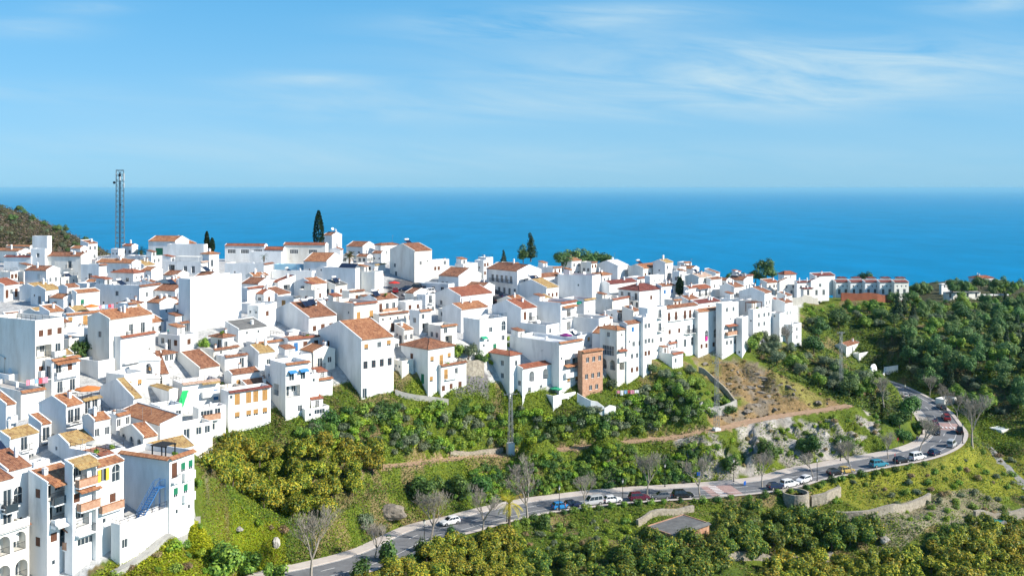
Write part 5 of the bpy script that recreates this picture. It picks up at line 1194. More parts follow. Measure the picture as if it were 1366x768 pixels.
for x, y, D, s, k, lb in [(1022,374,420,1.6,'broadleaf_tree','big dark tree on the skyline left of the red pyramid roof'), (1008,377,420,1.1,'broadleaf_tree','lower dark tree left of the big skyline tree'), (1192,406,370,.85,'broadleaf_tree','tall tree in front of the red retaining wall'), (1214,407,370,.95,'broadleaf_tree','tall tree at the right end of the red retaining wall'), (1155,384,410,1.2,'broadleaf_tree','tree behind the terraced row'),
    (750,360,330,1.1,'broadleaf_tree','left tree of the green clump at the sea skyline'), (763,359,335,1.3,'broadleaf_tree','tallest tree of the green clump at the sea skyline'), (778,359,335,1.15,'broadleaf_tree','middle tree of the green clump at the sea skyline'), (792,359,335,1.1,'broadleaf_tree','fourth tree of the green clump at the sea skyline'), (806,358,335,1.0,'broadleaf_tree','right tree of the green clump at the sea skyline'),
    (708,347,330,1.0,'pine_tree','pine at the sea skyline behind the street house'), (698,349,330,.85,'broadleaf_tree','bushy tree left of the skyline pine'), (672,352,330,.55,'pine_tree','thin faint tree left of the skyline pine'), (645,366,325,1.0,'broadleaf_tree','dark tree at the upper end of the street'), (655,366,325,.8,'light_broadleaf_tree','yellowish tree at the upper end of the street'),
    (975,378,400,.8,'broadleaf_tree','low tree behind the gable houses'), (988,378,400,.8,'broadleaf_tree','second low tree behind the gable houses')]:
    p = P(x, y, D); plant(k, p, s, lb, 'tree')
grove(['broadleaf_tree', 'light_broadleaf_tree', 'olive_tree'], [(1385,405),(1520,400),(1520,640),(1385,600)], 60, 5.0, 71, (.7, 1.15), 'beyond the valley wood', 'tree', 'trees further right')
# left hill scrub trees
grove(['olive_tree', 'dry_shrub', 'broadleaf_tree', 'dry_shrub'], [(-60,262),(0,273),(60,295),(120,322),(150,336),(60,345),(0,345),(-60,345)], 170, 4.5, 13, (.45, .85), 'of hill at far left', 'tree', 'left hill')
# grassy slopes below the road
grove(['bright_shrub', 'grey_shrub', 'dry_shrub', 'shrub'], [(700,712),(800,690),(850,690),(835,735),(790,742),(715,745),(690,730)], 34, 2.3, 14, (.5, .9), 'below road by shed', 'shrub', 'slope left of shed', roadgap=6.8)
grove(['bright_shrub', 'grey_shrub', 'dry_shrub', 'shrub'], [(1070,668),(1150,640),(1240,612),(1310,600),(1366,612),(1366,690),(1240,700),(1180,690)], 70, 2.5, 15, (.5, 1.0), 'below road bend', 'shrub', 'slope below road bend', roadgap=6.8)
grove(['bright_shrub', 'shrub', 'dry_shrub'], [(150,770),(240,722),(270,698),(380,700),(380,770)], 30, 2.2, 16, (.5, 1.1), 'of bottom left meadow', 'shrub', 'bottom left meadow')
grove(['dry_shrub'], [(930,482),(990,480),(1035,500),(1125,536),(1050,552),(960,566),(940,545),(985,542)], 90, 1.3, 17, (.2, .5), 'on bare brown hill', 'shrub', 'dry tufts on the brown hill')
for x, y, s, lb, k in [(300,775,1.1,'dark green tree at the bottom edge left of the big bare tree','light_broadleaf_tree'), (335,768,.9,'green tree right beside the bottom edge dark tree','light_broadleaf_tree'), (490,712,.95,'grey olive tree above the road left of the boulder','olive_tree'), (368,778,.8,'low green tree under the big bare tree','light_broadleaf_tree'), (262,655,.4,'small green bush against the lower left houses','light_broadleaf_tree')]:
    plant(k, hit(x, y), s, lb, 'tree')
# hedge bushes along the near side of the road
for i, t in enumerate(np.linspace(.12, .66, 46)):
    p, n = RF[int(t * (len(RF) - 1))]; q = p - n * PRN.uniform(6.0, 7.0); plant('shrub' if i % 3 else 'dark_shrub', (q.x, q.y, float(ground(q.x, q.y))), PRN.uniform(.55, .95), ('green' if i % 3 else 'dark') + ' hedge bush, ' + (ORD[i] if i < 23 else ORD[i - 23]) + (' from left' if i < 23 else ' in right half') + ' along the near road edge', 'shrub', 'roadside hedge')

for x, y, s_, lb in [(518,748,1.1,'upright dark green bush at the road edge behind the pink tree'), (604,722,.8,'upright dark bush at the road edge under the broad bare tree'), (482,772,1.0,'upright dark bush at the bottom of the lower road'), (725,704,.8,'dark bush at the road edge right of the yellow palm'), (560,735,.7,'small dark bush at the lower road edge')]:
    plant('dark_shrub', hit(x, y), s_ * 1.3, lb, 'shrub', sz=s_ * 2.2)
# bare winter trees
def bare_mesh(seed, dense=1.0):
    rr = random.Random(seed); mb = MB(); tw = MB()
    def grow(p, d, L_, r, lv):
        n = 2 if lv < 2 else 1; pts = [p]; q = p
        for i in range(n):
            d = (d + Vector((rr.gauss(0, .09), rr.gauss(0, .09), rr.gauss(.03, .06)))).normalized(); q = q + d * (L_ / n); pts.append(q)
        (mb if lv < 3 else tw).tube(pts, [r + (r*.55 - r) * i / n for i in range(n+1)], 5 if lv < 2 else 3, 0, False)
        if lv >= 6: return
        for i in range((rr.choice((3, 4)) if lv < 4 else rr.choice((2, 3))) if lv else 4):
            a = rr.uniform(0, 6.28); t = Vector((math.cos(a), math.sin(a), 0)); nd = (d + t * rr.uniform(.35, .75) + Vector((0, 0, .22))).normalized()
            s = pts[-1] if (i < 2 or lv == 0) else pts[-2].lerp(pts[-1], rr.uniform(.3, .95))
            grow(s, nd, L_ * rr.uniform(.6, .82), max(r * .53, .014), lv + 1)
    grow(Vector((0, 0, -.3)), Vector((0, 0, 1)), 2.1, .16, 0)
    return mb.mesh('bare_trunk', BARKG), tw.mesh('bare_twigs', BARKG)
BARE = [bare_mesh(s) for s in (3, 8, 12)]
BTR = [(415,775,1.35,'largest bare grey tree at the bottom left beside the road'), (575,722,1.1,'broad bare tree with reddish twigs left of the yellow palm'), (500,745,.75,'young bare tree with pink blossom haze at the lower road'), (643,712,1.0,'bare tree immediately left of the yellow palm'), (703,694,1.3,'tall bare tree immediately right of the yellow palm'),
       (780,681,.85,'bare tree beside the parked silver van'), (863,662,1.1,'bare tree between the parked dark cars'), (934,664,1.0,'bare tree at the red crossing'), (1017,650,.9,'brown bare tree beside the white parked cars'), (1085,636,.6,'small bare tree right of the round stone tank'), (1138,634,.85,'bare tree in front of the blue parked car'), (1185,612,.7,'bare tree on the far pavement near the road sign'), (1226,606,1.0,'bare tree beside the white van'),
       (1297,596,1.5,'large spreading bare tree outside the road bend'), (1278,560,.8,'bare tree behind the large spreading one'), (1262,548,.8,'bare tree by the road above the bend'), (1240,528,.7,'bare tree beside the upper road'), (1050,470,.9,'pale bare almond tree above the brown hill'), (1180,545,.9,'reddish bare tree on the slope left of the bend')]
for x, y, s, lb in BTR:
    p = hit(x, y); a, b = PRN.choice(BARE)
    t = thing('bare_tree', lb, 'tree', p, PRN.uniform(0, 6.28)); s *= 1.36; t.scale = (s*1.05, s*1.05, s); link('trunk', a, t); link('crown', b, t)

# cypress, palms
def cypress(p, hgt, r, lb):
    rng = np.random.default_rng(int(hgt * 10)); n = int(2600 * hgt / 13)
    z = rng.uniform(0.04, 1, n); pr = np.sin(np.pi * np.clip(z * .86 + .12, 0, 1)) ** .7 * r; a = rng.uniform(0, 6.28, n); rr_ = pr * np.sqrt(rng.uniform(.55, 1, n)) * (1 + .12*np.sin(a*5 + z*20))
    v, f = leaf_quads(rng, np.stack([rr_*np.cos(a), rr_*np.sin(a), z*hgt], 1), .38, 0.1)
    me = mesh_np('cypress_crown', v, f, [LEAFM]); set_tint(me, np.repeat(pick_tint(rng, [(0.014, 0.036, 0.012), (0.022, 0.05, 0.016)], n), 4, 0))
    t = thing('cypress_tree', lb, 'tree', p); link('crown', me, t); link('trunk', trunk_mesh('cypress_trunk', 1.2, .2, 1), t)
cypress(P(425, 343, 326), 15.2, 1.75, 'tall dark cypress in front of the school right wing')
cypress(P(276, 335, 330), 6.5, .8, 'slim cypress left of the school'); cypress(P(283, 336, 330), 4.6, .85, 'short cypress right beside the slim one'); cypress(P(907, 394, 300), 5.5, 1.1, 'rounded cypress bush between the skyline houses at right')
def palm(p, th, tr, fl, cols, lb, fan=False, seed=1, nf=26):
    rr = random.Random(seed); rng = np.random.default_rng(seed); t = thing('palm_tree', lb, 'palm', p)
    mb = MB(); mb.tube([(0, 0, -.5), (.1, 0, th*.5), (.05, .05, th)], [tr*1.2, tr, tr*.9], 8)
    for i in range(int(th / .35)): mb.lathe([(tr*1.05, i*.35), (tr*1.13, i*.35 + .12), (tr*1.0, i*.35 + .2)], 8, 0, (.06, 0, 0))
    mb.build('trunk', BARKM, t)
    V = []; Fc = []; T = []; b = 0
    for i in range(nf):
        az = i * 2.4; el = rr.uniform(-.35, 1.25); d = Vector((math.cos(az), math.sin(az), 0)); side = Vector((-d.y, d.x, 0)); q = Vector((.05, .05, th)); prev = q; col = np.array(rr.choice(cols)); seg = 8
        for k in range(seg):
            e = el - k * (.16 if not fan else .13); prev, q = q, q + (d * math.cos(e) + Vector((0, 0, math.sin(e)))) * (fl / seg)
            w = fl * (.16 if not fan else .24) * math.sin(math.pi * (k + 1) / (seg + 1)) ** .6
            for sg in (-1, 1):
                for m in range(2):
                    o = prev.lerp(q, m * .5); o2 = prev.lerp(q, m * .5 + .3); tip = o + side * sg * w + (q - prev) * .8 - Vector((0, 0, w * .35))
                    V += [o, o2, tip]; Fc.append((b, b+1, b+2)); b += 3; T += [col * rr.uniform(.8, 1.2)] * 3
    me = mesh_np('fronds', np.array([tuple(v) for v in V]), np.array(Fc), [LEAFM]); set_tint(me, np.clip(np.array(T), 0, 1)); link('crown', me, t)
palm(P(466, 368, 300), 6.0, .3, 2.4, [(0.09, 0.10, 0.03), (0.05, 0.08, 0.02), (0.16, 0.12, 0.05)], 'tall fan palm with dry skirt right of the cypress', True, 2, 46)
palm(P(188, 344, 320), 2.2, .35, 3.0, [(0.05, 0.08, 0.03), (0.08, 0.11, 0.04)], 'date palm beside the telecom mast', False, 3, 34)
palm(hit(679, 704), 4.6, .24, 3.3, [(0.50, 0.46, 0.03), (0.40, 0.42, 0.04)], 'yellow palm on the near side of the road', False, 4, 30)
palm(P(352, 347, 300), 1.2, .2, 1.6, [(0.04, 0.09, 0.03)], 'small palm on the terrace below the school', False, 5, 18)
palm(P(644, 380, 315), 2.5, .25, 2.2, [(0.06, 0.10, 0.03)], 'palm at the upper end of the street', False, 6, 24)

# undergrowth: grasses, ivy and low herbs over the unbuilt slopes
rng = np.random.default_rng(5)
def under(poly, n, size, cols, wts=None, hgt=.35, clump=9, seed=1, cover=None):
    rng = np.random.default_rng(seed); xs = [q[0] for q in poly]; ys = [q[1] for q in poly]
    px, py = rng.uniform(min(xs), max(xs), n * 4), rng.uniform(min(ys), max(ys), n * 4)
    k = inpoly(px, py, poly); px, py = px[k][:n], py[k][:n]
    pts = np.array([tuple(hit(a, b)) for a, b in zip(px, py)])
    d1, _ = line_dist(pts[:, 0], pts[:, 1], ROADL); d2, _ = line_dist(pts[:, 0], pts[:, 1], PATHL)
    keep = (d1 > 6.5) & (d2 > 1.9)
    nzv = vnoise(pts[:, 0], pts[:, 1], 7, 31) * .6 + vnoise(pts[:, 0], pts[:, 1], 2.5, 32) * .4
    if cover is not None: keep &= nzv > 1 - cover
    pts = pts[keep]; nzv = nzv[keep]; m = len(pts)
    c = np.repeat(pts, clump, 0) + rng.normal(size=(m * clump, 3)) * np.array([.55, .55, .0]); c[:, 2] = ground(c[:, 0], c[:, 1]) + rng.uniform(.02, hgt, m * clump)
    base = np.array(cols); order = np.clip(np.repeat(nzv, clump) * 1.5 - .25 + rng.normal(0, .18, m * clump), 0, .999)
    t = base[(order * len(cols)).astype(int)] * rng.uniform(.75, 1.25, (m * clump, 1))
    v, f = leaf_quads(rng, c, size, .9); return v, f, np.repeat(np.clip(t, 0, 1), 4, 0)
def stuff(name, label, parts_):
    V = []; Fc = []; T = []; b = 0
    for v, f, t in parts_: V.append(v); Fc.append(f + b); T.append(t); b += len(v)
    me = mesh_np(name, np.concatenate(V), np.concatenate(Fc), [LEAFM]); set_tint(me, np.concatenate(T)); o = link(name, me); tag(o, label, 'undergrowth', kind='stuff')
GRN = [(0.20, 0.155, 0.07), (0.07, 0.11, 0.02), (0.11, 0.18, 0.02), (0.19, 0.26, 0.022), (0.28, 0.30, 0.03)]
stuff('undergrowth', 'herbs, ivy and grass covering the banks around the road and path', [
    under([(270,590),(300,575),(365,552),(430,522),(500,506),(590,510),(640,516),(740,524),(850,490),(900,478),(930,500),(935,545),(950,572),(945,648),(820,655),(600,690),(520,715),(440,745),(380,765),(380,700),(270,690)], 11500, .24, GRN, None, .55, 9, 1, .95),
    under([(945,585),(1050,562),(1130,550),(1200,555),(1215,600),(1000,640),(945,648)], 1500, .22, GRN, None, .4, 9, 7, .55),
    under([(1366,400),(1540,400),(1540,780),(1366,780)], 2500, .4, GRN, None, .7, 8, 12, .85),
    under([(1270,540),(1366,530),(1366,610),(1290,600),(1275,575)], 1800, .26, GRN, None, .5, 9, 8, .85),
    under([(930,480),(990,480),(1035,500),(1128,538),(1050,552),(960,566),(945,530)], 1300, .16, [(0.34, 0.25, 0.11), (0.28, 0.20, 0.09), (0.26, 0.23, 0.07), (0.20, 0.20, 0.05)], None, .3, 8, 9, .6),
    under([(690,700),(850,672),(1000,662),(1090,650),(1250,608),(1300,600),(1366,605),(1366,768),(700,768),(470,768),(560,725)], 7000, .24, GRN, None, .45, 9, 2, .72),
    under([(998,470),(1060,465),(1075,410),(1220,404),(1366,392),(1366,560),(1280,560),(1180,560),(1130,540),(1040,500)], 5500, .4, [(0.15, 0.13, 0.06), (0.05, 0.09, 0.03), (0.075, 0.12, 0.03), (0.13, 0.18, 0.03), (0.19, 0.23, 0.04)], None, .9, 8, 3, .85)])
stuff('meadow_grass', 'bright green meadow grass at the bottom left', [under([(130,772),(240,718),(268,695),(375,700),(385,772)], 2600, .22, [(0.24, 0.23, 0.03), (0.22, 0.32, 0.018), (0.31, 0.41, 0.02), (0.42, 0.47, 0.025)], None, .35, 10, 4)])
stuff('hill_scrub', 'grey brown scrub on the hill at left', [under([(-80,256),(0,271),(60,294),(120,322),(160,340),(60,348),(-80,348)], 3600, .5, [(0.20, 0.15, 0.11), (0.085, 0.09, 0.045), (0.13, 0.125, 0.055), (0.24, 0.18, 0.14)], None, 1.6, 9, 5)])
# ------------------------------------------------------------------ masts, walls, rocks
def lattice(name, label, cat, p, hgt, wb, wt, n, rad, m, arms=(), ped=0):
    t = thing(name, label, cat, p, R(18))
    for sx in (-1, 1):
        for sy in (-1, 1):
            mb = MB(); mb.bar((sx*wb/2, sy*wb/2, ped - .3), (sx*wt/2, sy*wt/2, hgt), rad); mb.build('leg', m, t)
    mb = MB()
    for i in range(n):
        z0, z1 = ped + (hgt - ped) * i / n, ped + (hgt - ped) * (i + 1) / n; a, b = wb + (wt - wb) * i / n, wb + (wt - wb) * (i + 1) / n
        c0 = [(-a/2, -a/2), (a/2, -a/2), (a/2, a/2), (-a/2, a/2)]; c1 = [(-b/2, -b/2), (b/2, -b/2), (b/2, b/2), (-b/2, b/2)]
        for k in range(4):
            j = (k + 1) % 4; (p0, q1) = (c0[k], c1[j]) if i % 2 else (c0[j], c1[k])
            mb.bar((*p0, z0), (*q1, z1), rad * .6); mb.bar((*c1[k], z1), (*c1[j], z1), rad * .6)
    mb.build('bracing', m, t)
    for z, w in arms:
        mb = MB(); mb.bar((-w/2, 0, z), (w/2, 0, z), rad * 1.3)
        for x in (-w/2, -w/4, w/4, w/2): mb.tube([(x, 0, z), (x, 0, z + .35)], .07, 6)
        mb.build('crossarm', m, t)
    if ped:
        mb = MB(); mb.box(-wb*.75, wb*.75, -wb*.75, wb*.75, -.6, ped); mb.build('plinth', WHITE2, t)
    return t
HAZESTEEL = mat('haze_tinted_steel', (0.10, 0.16, 0.20), 0.5, 0.2, 2.0, metal=0.3)  # galvanised steel with the bluish sky haze painted into its colour
pm = P(160, 338, 352)
t = lattice('telecom_mast', 'tall haze tinted lattice telecom mast rising over the village roofs', 'mast', pm, 29.5, 2.9, 2.4, 16, .11, HAZESTEEL)
mb = MB(); mb.box(-.25, .25, -.3, .1, 0, 28.5)
for z in np.arange(.5, 28, .6): mb.box(-.4, .4, -.36, -.3, z, z + .08)
mb.build('ladder', HAZESTEEL, t)
for i, (x, y, z, hh) in enumerate([(1.3, -.9, 25.6, 2.2), (1.35, .5, 26.0, 2.2), (-1.3, .6, 26.4, 2.0), (.2, -1.4, 25.8, 1.9), (1.35, -.2, 23.2, 1.7)]):
    mb = MB(); mb.box(-.16, .16, -.1, .1, 0, hh); mb.bar((0, .12, -.2), (0, .12, hh + .2), .05); o = mb.build('panel_antenna', mat('pale_plastic', (.5, .52, .52), .5), t, (x, y, z))
for i, (x, y, z, r) in enumerate([(-1.75, -.4, 25.0, .45), (.1, -1.5, 27.6, .5), (.3, -1.35, 17.2, .35)]):
    mb = MB(); mb.lathe([(.02, -.12), (r*.6, -.08), (r, .1), (r, .35), (.01, .38)], 14); o = mb.build('dish_antenna', IRON, t, (x, y, z)); o.rotation_euler = (R(90), 0, R(-25))
mb = MB()
for z in (23.0, 25.4, 29.2):
    for a, b in (((-1.2,-1.2),(1.2,-1.2)),((1.2,-1.2),(1.2,1.2)),((1.2,1.2),(-1.2,1.2)),((-1.2,1.2),(-1.2,-1.2))): mb.bar((*a, z), (*b, z), .07)
mb.build('platform_ring', HAZESTEEL, t)
lattice('power_pylon', 'lattice power pylon on white plinth beside the dirt path', 'pylon', hit(681, 606), 13.6, 1.0, .55, 13, .055, GALV, ((13.3, 3.0),), 2.6)
lattice('power_pylon', 'slender lattice pylon standing against the brown hill', 'pylon', hit(956, 574), 18.0, 1.0, .5, 18, .045, GALV, ((17.6, 3.2), (15.8, 2.2)), .6)
lattice('power_pylon', 'distant thin pylon among trees near the lone farmhouse', 'pylon', hit(1122, 522), 15.5, .8, .45, 14, .045, GALV, ((15.2, 2.2),), .4)

def wall_line(name, label, pts, hgt, th, m, cat='wall', cap=None):
    L_ = [hit(*p) for p in pts]; line = []
    for a, b in zip(L_, L_[1:]):
        n = max(1, int((b - a).length / 1.5)); line += [a.lerp(b, i / n) for i in range(n)]
    line.append(L_[-1]); o = line[0].copy(); mb = MB(); fr = frames(line); rr = random.Random(len(pts))
    for (p, n), (q, k) in zip(fr, fr[1:]):
        z0, z1 = float(ground(p.x, p.y)), float(ground(q.x, q.y)); h0, h1 = hgt, hgt
        a0, a1, b0, b1 = p - n*th/2, q - k*th/2, p + n*th/2, q + k*th/2
        V_ = lambda v, z: (v.x - o.x, v.y - o.y, z - o.z)
        top = [V_(a0, z0 + h0), V_(a1, z1 + h1), V_(b1, z1 + h1), V_(b0, z0 + h0)]; bot = [V_(a0, z0 - 1.5), V_(a1, z1 - 1.5), V_(b1, z1 - 1.5), V_(b0, z0 - 1.5)]
        mb.poly(top); mb.poly([bot[0], bot[1], top[1], top[0]]); mb.poly([bot[2], bot[3], top[3], top[2]])
    for (p, n) in (fr[0], fr[-1]):
        z = float(ground(p.x, p.y)); a, b = p - n*th/2, p + n*th/2
        mb.poly([(a.x-o.x, a.y-o.y, z-o.z-1.5), (b.x-o.x, b.y-o.y, z-o.z-1.5), (b.x-o.x, b.y-o.y, z-o.z+hgt), (a.x-o.x, a.y-o.y, z-o.z+hgt)])
    t = mb.build(name, m, None, o); tag(t, label, cat); return t
wall_line('garden_wall', 'pale concrete garden wall on the slope below the brown hill', [(930,558),(955,553),(982,544)], 2.0, .3, CONC)
wall_line('garden_wall', 'garden wall in painted shade climbing along the edge of the brown hill', [(983,544),(972,530),(952,511),(932,497)], 1.5, .35, STONE)  # the wall's shade is put into its colour by the darker stone material
wall_line('garden_wall', 'white garden wall with brown top left of the laundry slope', [(770,538),(788,548),(806,558)], 2.2, .3, WHITE)
wall_line('garden_wall', 'short white garden wall facing the path under the brick house', [(806,560),(821,556)], 2.4, .3, WHITE)
wall_line('retaining_wall', 'pale stone retaining wall below the right hand houses', [(1046,407),(1070,405),(1096,402)], 2.6, .5, CONC, 'wall')
wall_line('retaining_wall', 'long reddish brown retaining wall below the white terraced row', [(1122,401),(1170,402),(1226,404)], 3.0, .5, mat('red_brown_wall', (0.30, 0.105, 0.06), .9, .3, .6), 'wall')
wall_line('garden_wall', 'white terrace wall below the lone farmhouse', [(1162,499),(1180,498),(1198,496)], 2.0, .4, WHITE)
wall_line('stone_wall', 'rubble terrace wall below the round stone tank', [(1082,676),(1102,671),(1120,662)], 2.2, .7, STONE)
wall_line('stone_wall', 'long rubble terrace wall across the slope below the road bend', [(1115,694),(1150,693),(1190,684),(1240,668)], 1.8, .7, STONE)
wall_line('stone_wall', 'ochre rubble terrace wall at the right edge', [(1300,694),(1335,697),(1366,690)], 2.0, .7, STONE)
wall_line('stone_wall', 'dry stone wall between the orchards at the bottom right', [(945,748),(1000,746),(1060,752),(1110,745)], 1.4, .7, STONE)
wall_line('stone_wall', 'low dry stone wall left of the pylon along the path', [(600,608),(640,606),(670,602)], .9, .6, STONE)
wall_line('stone_wall', 'pale rubble wall beside the brick shed', [(850,702),(868,690),(925,682)], 1.3, .6, STONE)
wall_line('stone_wall', 'old stone wall beside the street below green door house', [(612,497),(630,500),(645,502)], 3.0, .5, STONE)
wall_line('garden_wall', 'pale ramp wall in front of the detached hipped house', [(527,526),(560,534),(598,540)], 1.0, .3, CONC)
wall_line('terrace_kerb', 'curved pale concrete ledge at the foot of the lower left houses', [(150,768),(200,738),(245,716),(262,694)], .5, 1.2, CONC)
# round stone tank
t = tag(link('water_tank', None, None, hit(1061, 668)), 'round stone water tank beside the road', 'water tank')
mb = MB(); mb.lathe([(2.9, -1.5), (2.8, 2.0), (2.45, 2.0), (2.45, .9), (0.01, .9)], 26); mb.build('basin', STONE, t)
mb = MB(); mb.lathe([(2.45, 1.2), (.01, 1.2)], 26); mb.build('water', mat('tank_water', (.03, .06, .05), .1, spec=.6), t)

def rock_mesh(seed, sub=3):
    import bmesh
    bm_ = bmesh.new(); bmesh.ops.create_icosphere(bm_, subdivisions=sub, radius=1); rr = random.Random(seed); ax = [(Vector((rr.gauss(0,1), rr.gauss(0,1), rr.gauss(0,1))).normalized(), rr.uniform(.55, .95)) for _ in range(12)]
    for v in bm_.verts:
        d = v.co.normalized(); s = 1.0
        for a, k in ax:
            dd = d.dot(a)
            if dd * s > k: s = k / dd
        v.co = d * (s * (1 + .06 * math.sin(d.x*9 + seed) * math.sin(d.y*8) + .04*math.sin(d.z*17)))
    me = bpy.data.meshes.new('rock'); bm_.to_mesh(me); bm_.free(); me.materials.append(ROCKM); return me
ROCKM = mat('pale_rock', (0.50, 0.48, 0.44), .95, vscale=.7, col2=(0.26, 0.24, 0.21), bump=.6, bscale=2.0)
ROCKD = mat('dark_rock', (0.30, 0.26, 0.21), .95, vscale=.9, col2=(0.13, 0.115, 0.10), bump=.6, bscale=2.0)
RK = [rock_mesh(s) for s in (1, 2, 3, 4)]; RKD = [m.copy() for m in RK]
for m in RKD: m.materials[0] = ROCKD
for i, (x, y, sx, sy, sz, dk, lb) in enumerate([(522,688,3.0,2.4,1.9,1,'large dark boulder at the right rim of the orchard'), (368,728,.8,.7,1.1,0,'small pale standing rock in the bottom left meadow'), (318,709,1.0,.7,.4,0,'flat pale rock in the bottom left meadow'),
    (1180,722,1.5,1.2,1.1,0,'pale boulder beside the stepped terrace channel'), (1128,690,1.2,1.0,.8,0,'pale boulder above the long rubble wall')]):
    t = tag(link('rock', (RKD if dk else RK)[i % 4], None, hit(x, y) + Vector((0, 0, sz*.3)), i * 1.3), lb, 'rock'); t.scale = (sx, sy, sz)
RO = random.Random(11); k = 0
for _ in range(400):
    if k >= 26: break
    x, y = RO.uniform(935, 1110), RO.uniform(484, 556)
    if not inpoly(x, y, [(935,484),(985,488),(1035,508),(1110,540),(1050,550),(965,566),(990,540),(955,505)]): continue
    g_ = hit(x, y); s_ = RO.uniform(.35, 1.0); t = link('rock', RKD[k % 4], None, g_ + Vector((0, 0, -.1*s_)), RO.uniform(0, 6)); t.scale = (s_*RO.uniform(1.2, 2.2), s_*RO.uniform(.7, 1.1), s_*RO.uniform(.45, .8))
    tag(t, '%s dark rock outcrop from the front on the bare brown hill' % ORD[k], 'rock', 'rock outcrops on the brown hill'); k += 1
outs = sorted([o for o in COL.objects if o.get('group') == 'rock outcrops on the brown hill'], key=lambda o: o.location.y)
for i, o in enumerate(outs): o['label'] = '%s rock outcrop counting from the front on the bare brown hill' % ORD[i]

# ------------------------------------------------------------------ things on roofs and terraces
def on(key, fx, fy):
    H = HOUSES[key]; x, y = H['w1'] * fx, H['w2'] * fy; return H['M'] @ Vector((x, y, H['zr'](x, y))), H['phi']
def heater_meshes():
    mb = MB()
    for s in (-1, 1): mb.bar((s*.8, -.9, .0), (s*.8, -.9, .15), .03); mb.bar((s*.8, .75, 0), (s*.8, .75, 1.25), .03); mb.bar((s*.8, -.9, .15), (s*.8, .75, 1.25), .03)
    fr = mb.mesh('heater_frame', GALV)
    mb = MB(); d = Vector((0, 1.65, 1.1)).normalized(); n = Vector((0, -d.z, d.y))
    for s in (-1, 1): mb.obox(Vector((s*.5 - .46, -.88, .17)), Vector((.92, 0, 0)), d * 1.85, n * .09)
    pn = mb.mesh('heater_panel', PANEL)
    mb = MB(); mb.tube([(-.85, .8, 1.45), (-.75, .8, 1.45), (.75, .8, 1.45), (.85, .8, 1.45)], [.2, .28, .28, .2], 14); tk = mb.mesh('heater_tank', TANKM)
    return fr, pn, tk
HTR = heater_meshes()
def heater(key, fx, fy, where, turn=None):
    p, ph = on(key, fx, fy); t = thing('solar_water_heater', 'solar water heater ' + where, 'water heater', p, ph if turn is None else turn, 'solar water heaters on the roofs')
    for n_, m in zip(('frame', 'panel', 'tank'), HTR): link(n_, m, t)
for a in [('c9',.3,.4,'left of two on the block behind the school'), ('c9',.65,.4,'right of two on the block behind the school'), ('c20',.2,.5,'first from left on the skyline terrace'), ('c20',.5,.5,'second on the skyline terrace right of the palm'), ('c20',.85,.4,'third on the skyline terrace right of the palm'),
          ('e7',.35,.32,'left of two on the village middle brown roof'), ('e7',.6,.36,'right of two on the village middle brown roof'), ('f1',.5,.6,'on top of the tall house above the cars'), ('f14',.35,.6,'left of two on the ochre roof with three windows'), ('f14',.65,.6,'right of two on the ochre roof with three windows'),
          ('a7',.8,.5,'on the bright terrace right of the tower house'), ('d9',.6,.7,'on the striped brown roof'), ('d11',.5,.7,'above the blue awning window'), ('k15',.85,.75,'behind the big brown roof at lower left'), ('c15',.4,.6,'on the low house before the light blue terrace'), ('e10',.15,.3,'on the roof right of the yellow shutters'), ('b1',.7,.75,'on the long brown eaved terrace'), ('f18',.4,.7,'dark collector on the orange skyline roof'), ('g1',.3,.5,'on the pale pink skyline roof'), ('e3',.4,.4,'on the dark lean-to by the blue door')]: heater(*a)
used_h = set()
for key in [k for k in HOUSES if k[0] == 'i' and HOUSES[k]['w1'] * HOUSES[k]['w2'] > 16][:45]:
    w_ = HOUSES[key]['label'].replace('white house with ', '').replace('low house with ', '').split()
    if len(w_) <= 11 and tuple(w_) not in used_h: used_h.add(tuple(w_)); heater(key, .5, .55, 'on the ' + ' '.join(w_))
p, ph = on('c17', .5, .12)
for i in range(5):
    q = HOUSES['c17']['M'] @ Vector((HOUSES['c17']['w1']*.3, HOUSES['c17']['w2'] * (.5 - .1*i), HOUSES['c17']['h'] - .1)); t = thing('solar_collector', ORD[i] + ' from left of five solar panels over the blank white wall', 'solar panel', q, ph - R(90), 'row of five solar panels')
    mb = MB(); d = Vector((0, 1.6, 1.0)).normalized(); n = Vector((0, -d.z, d.y)); mb.obox((-.55, 0, .1), (1.1, 0, 0), d*2.0, n*.06); mb.build('panel', PANEL, t); mb = MB(); mb.bar((0, 0, 0), (0, 0, .15), .04); mb.bar((0, 1.65, -.1), (0, 1.65, 1.1), .04); mb.build('frame', GALV, t)
mbd = MB(); mbd.lathe([(.02, .0), (.3, .05), (.52, .17)], 16); mbd.lathe([(.02, .012), (.3, .062), (.52, .182)], 16); DISH = mbd.mesh('dish', TANKM)
mbd = MB(); mbd.bar((0, 0, 0), (0, 0, 1.0), .03); mbd.bar((0, -.02, .9), (0, -.5, 1.15), .015); DPOLE = mbd.mesh('pole', GALV)
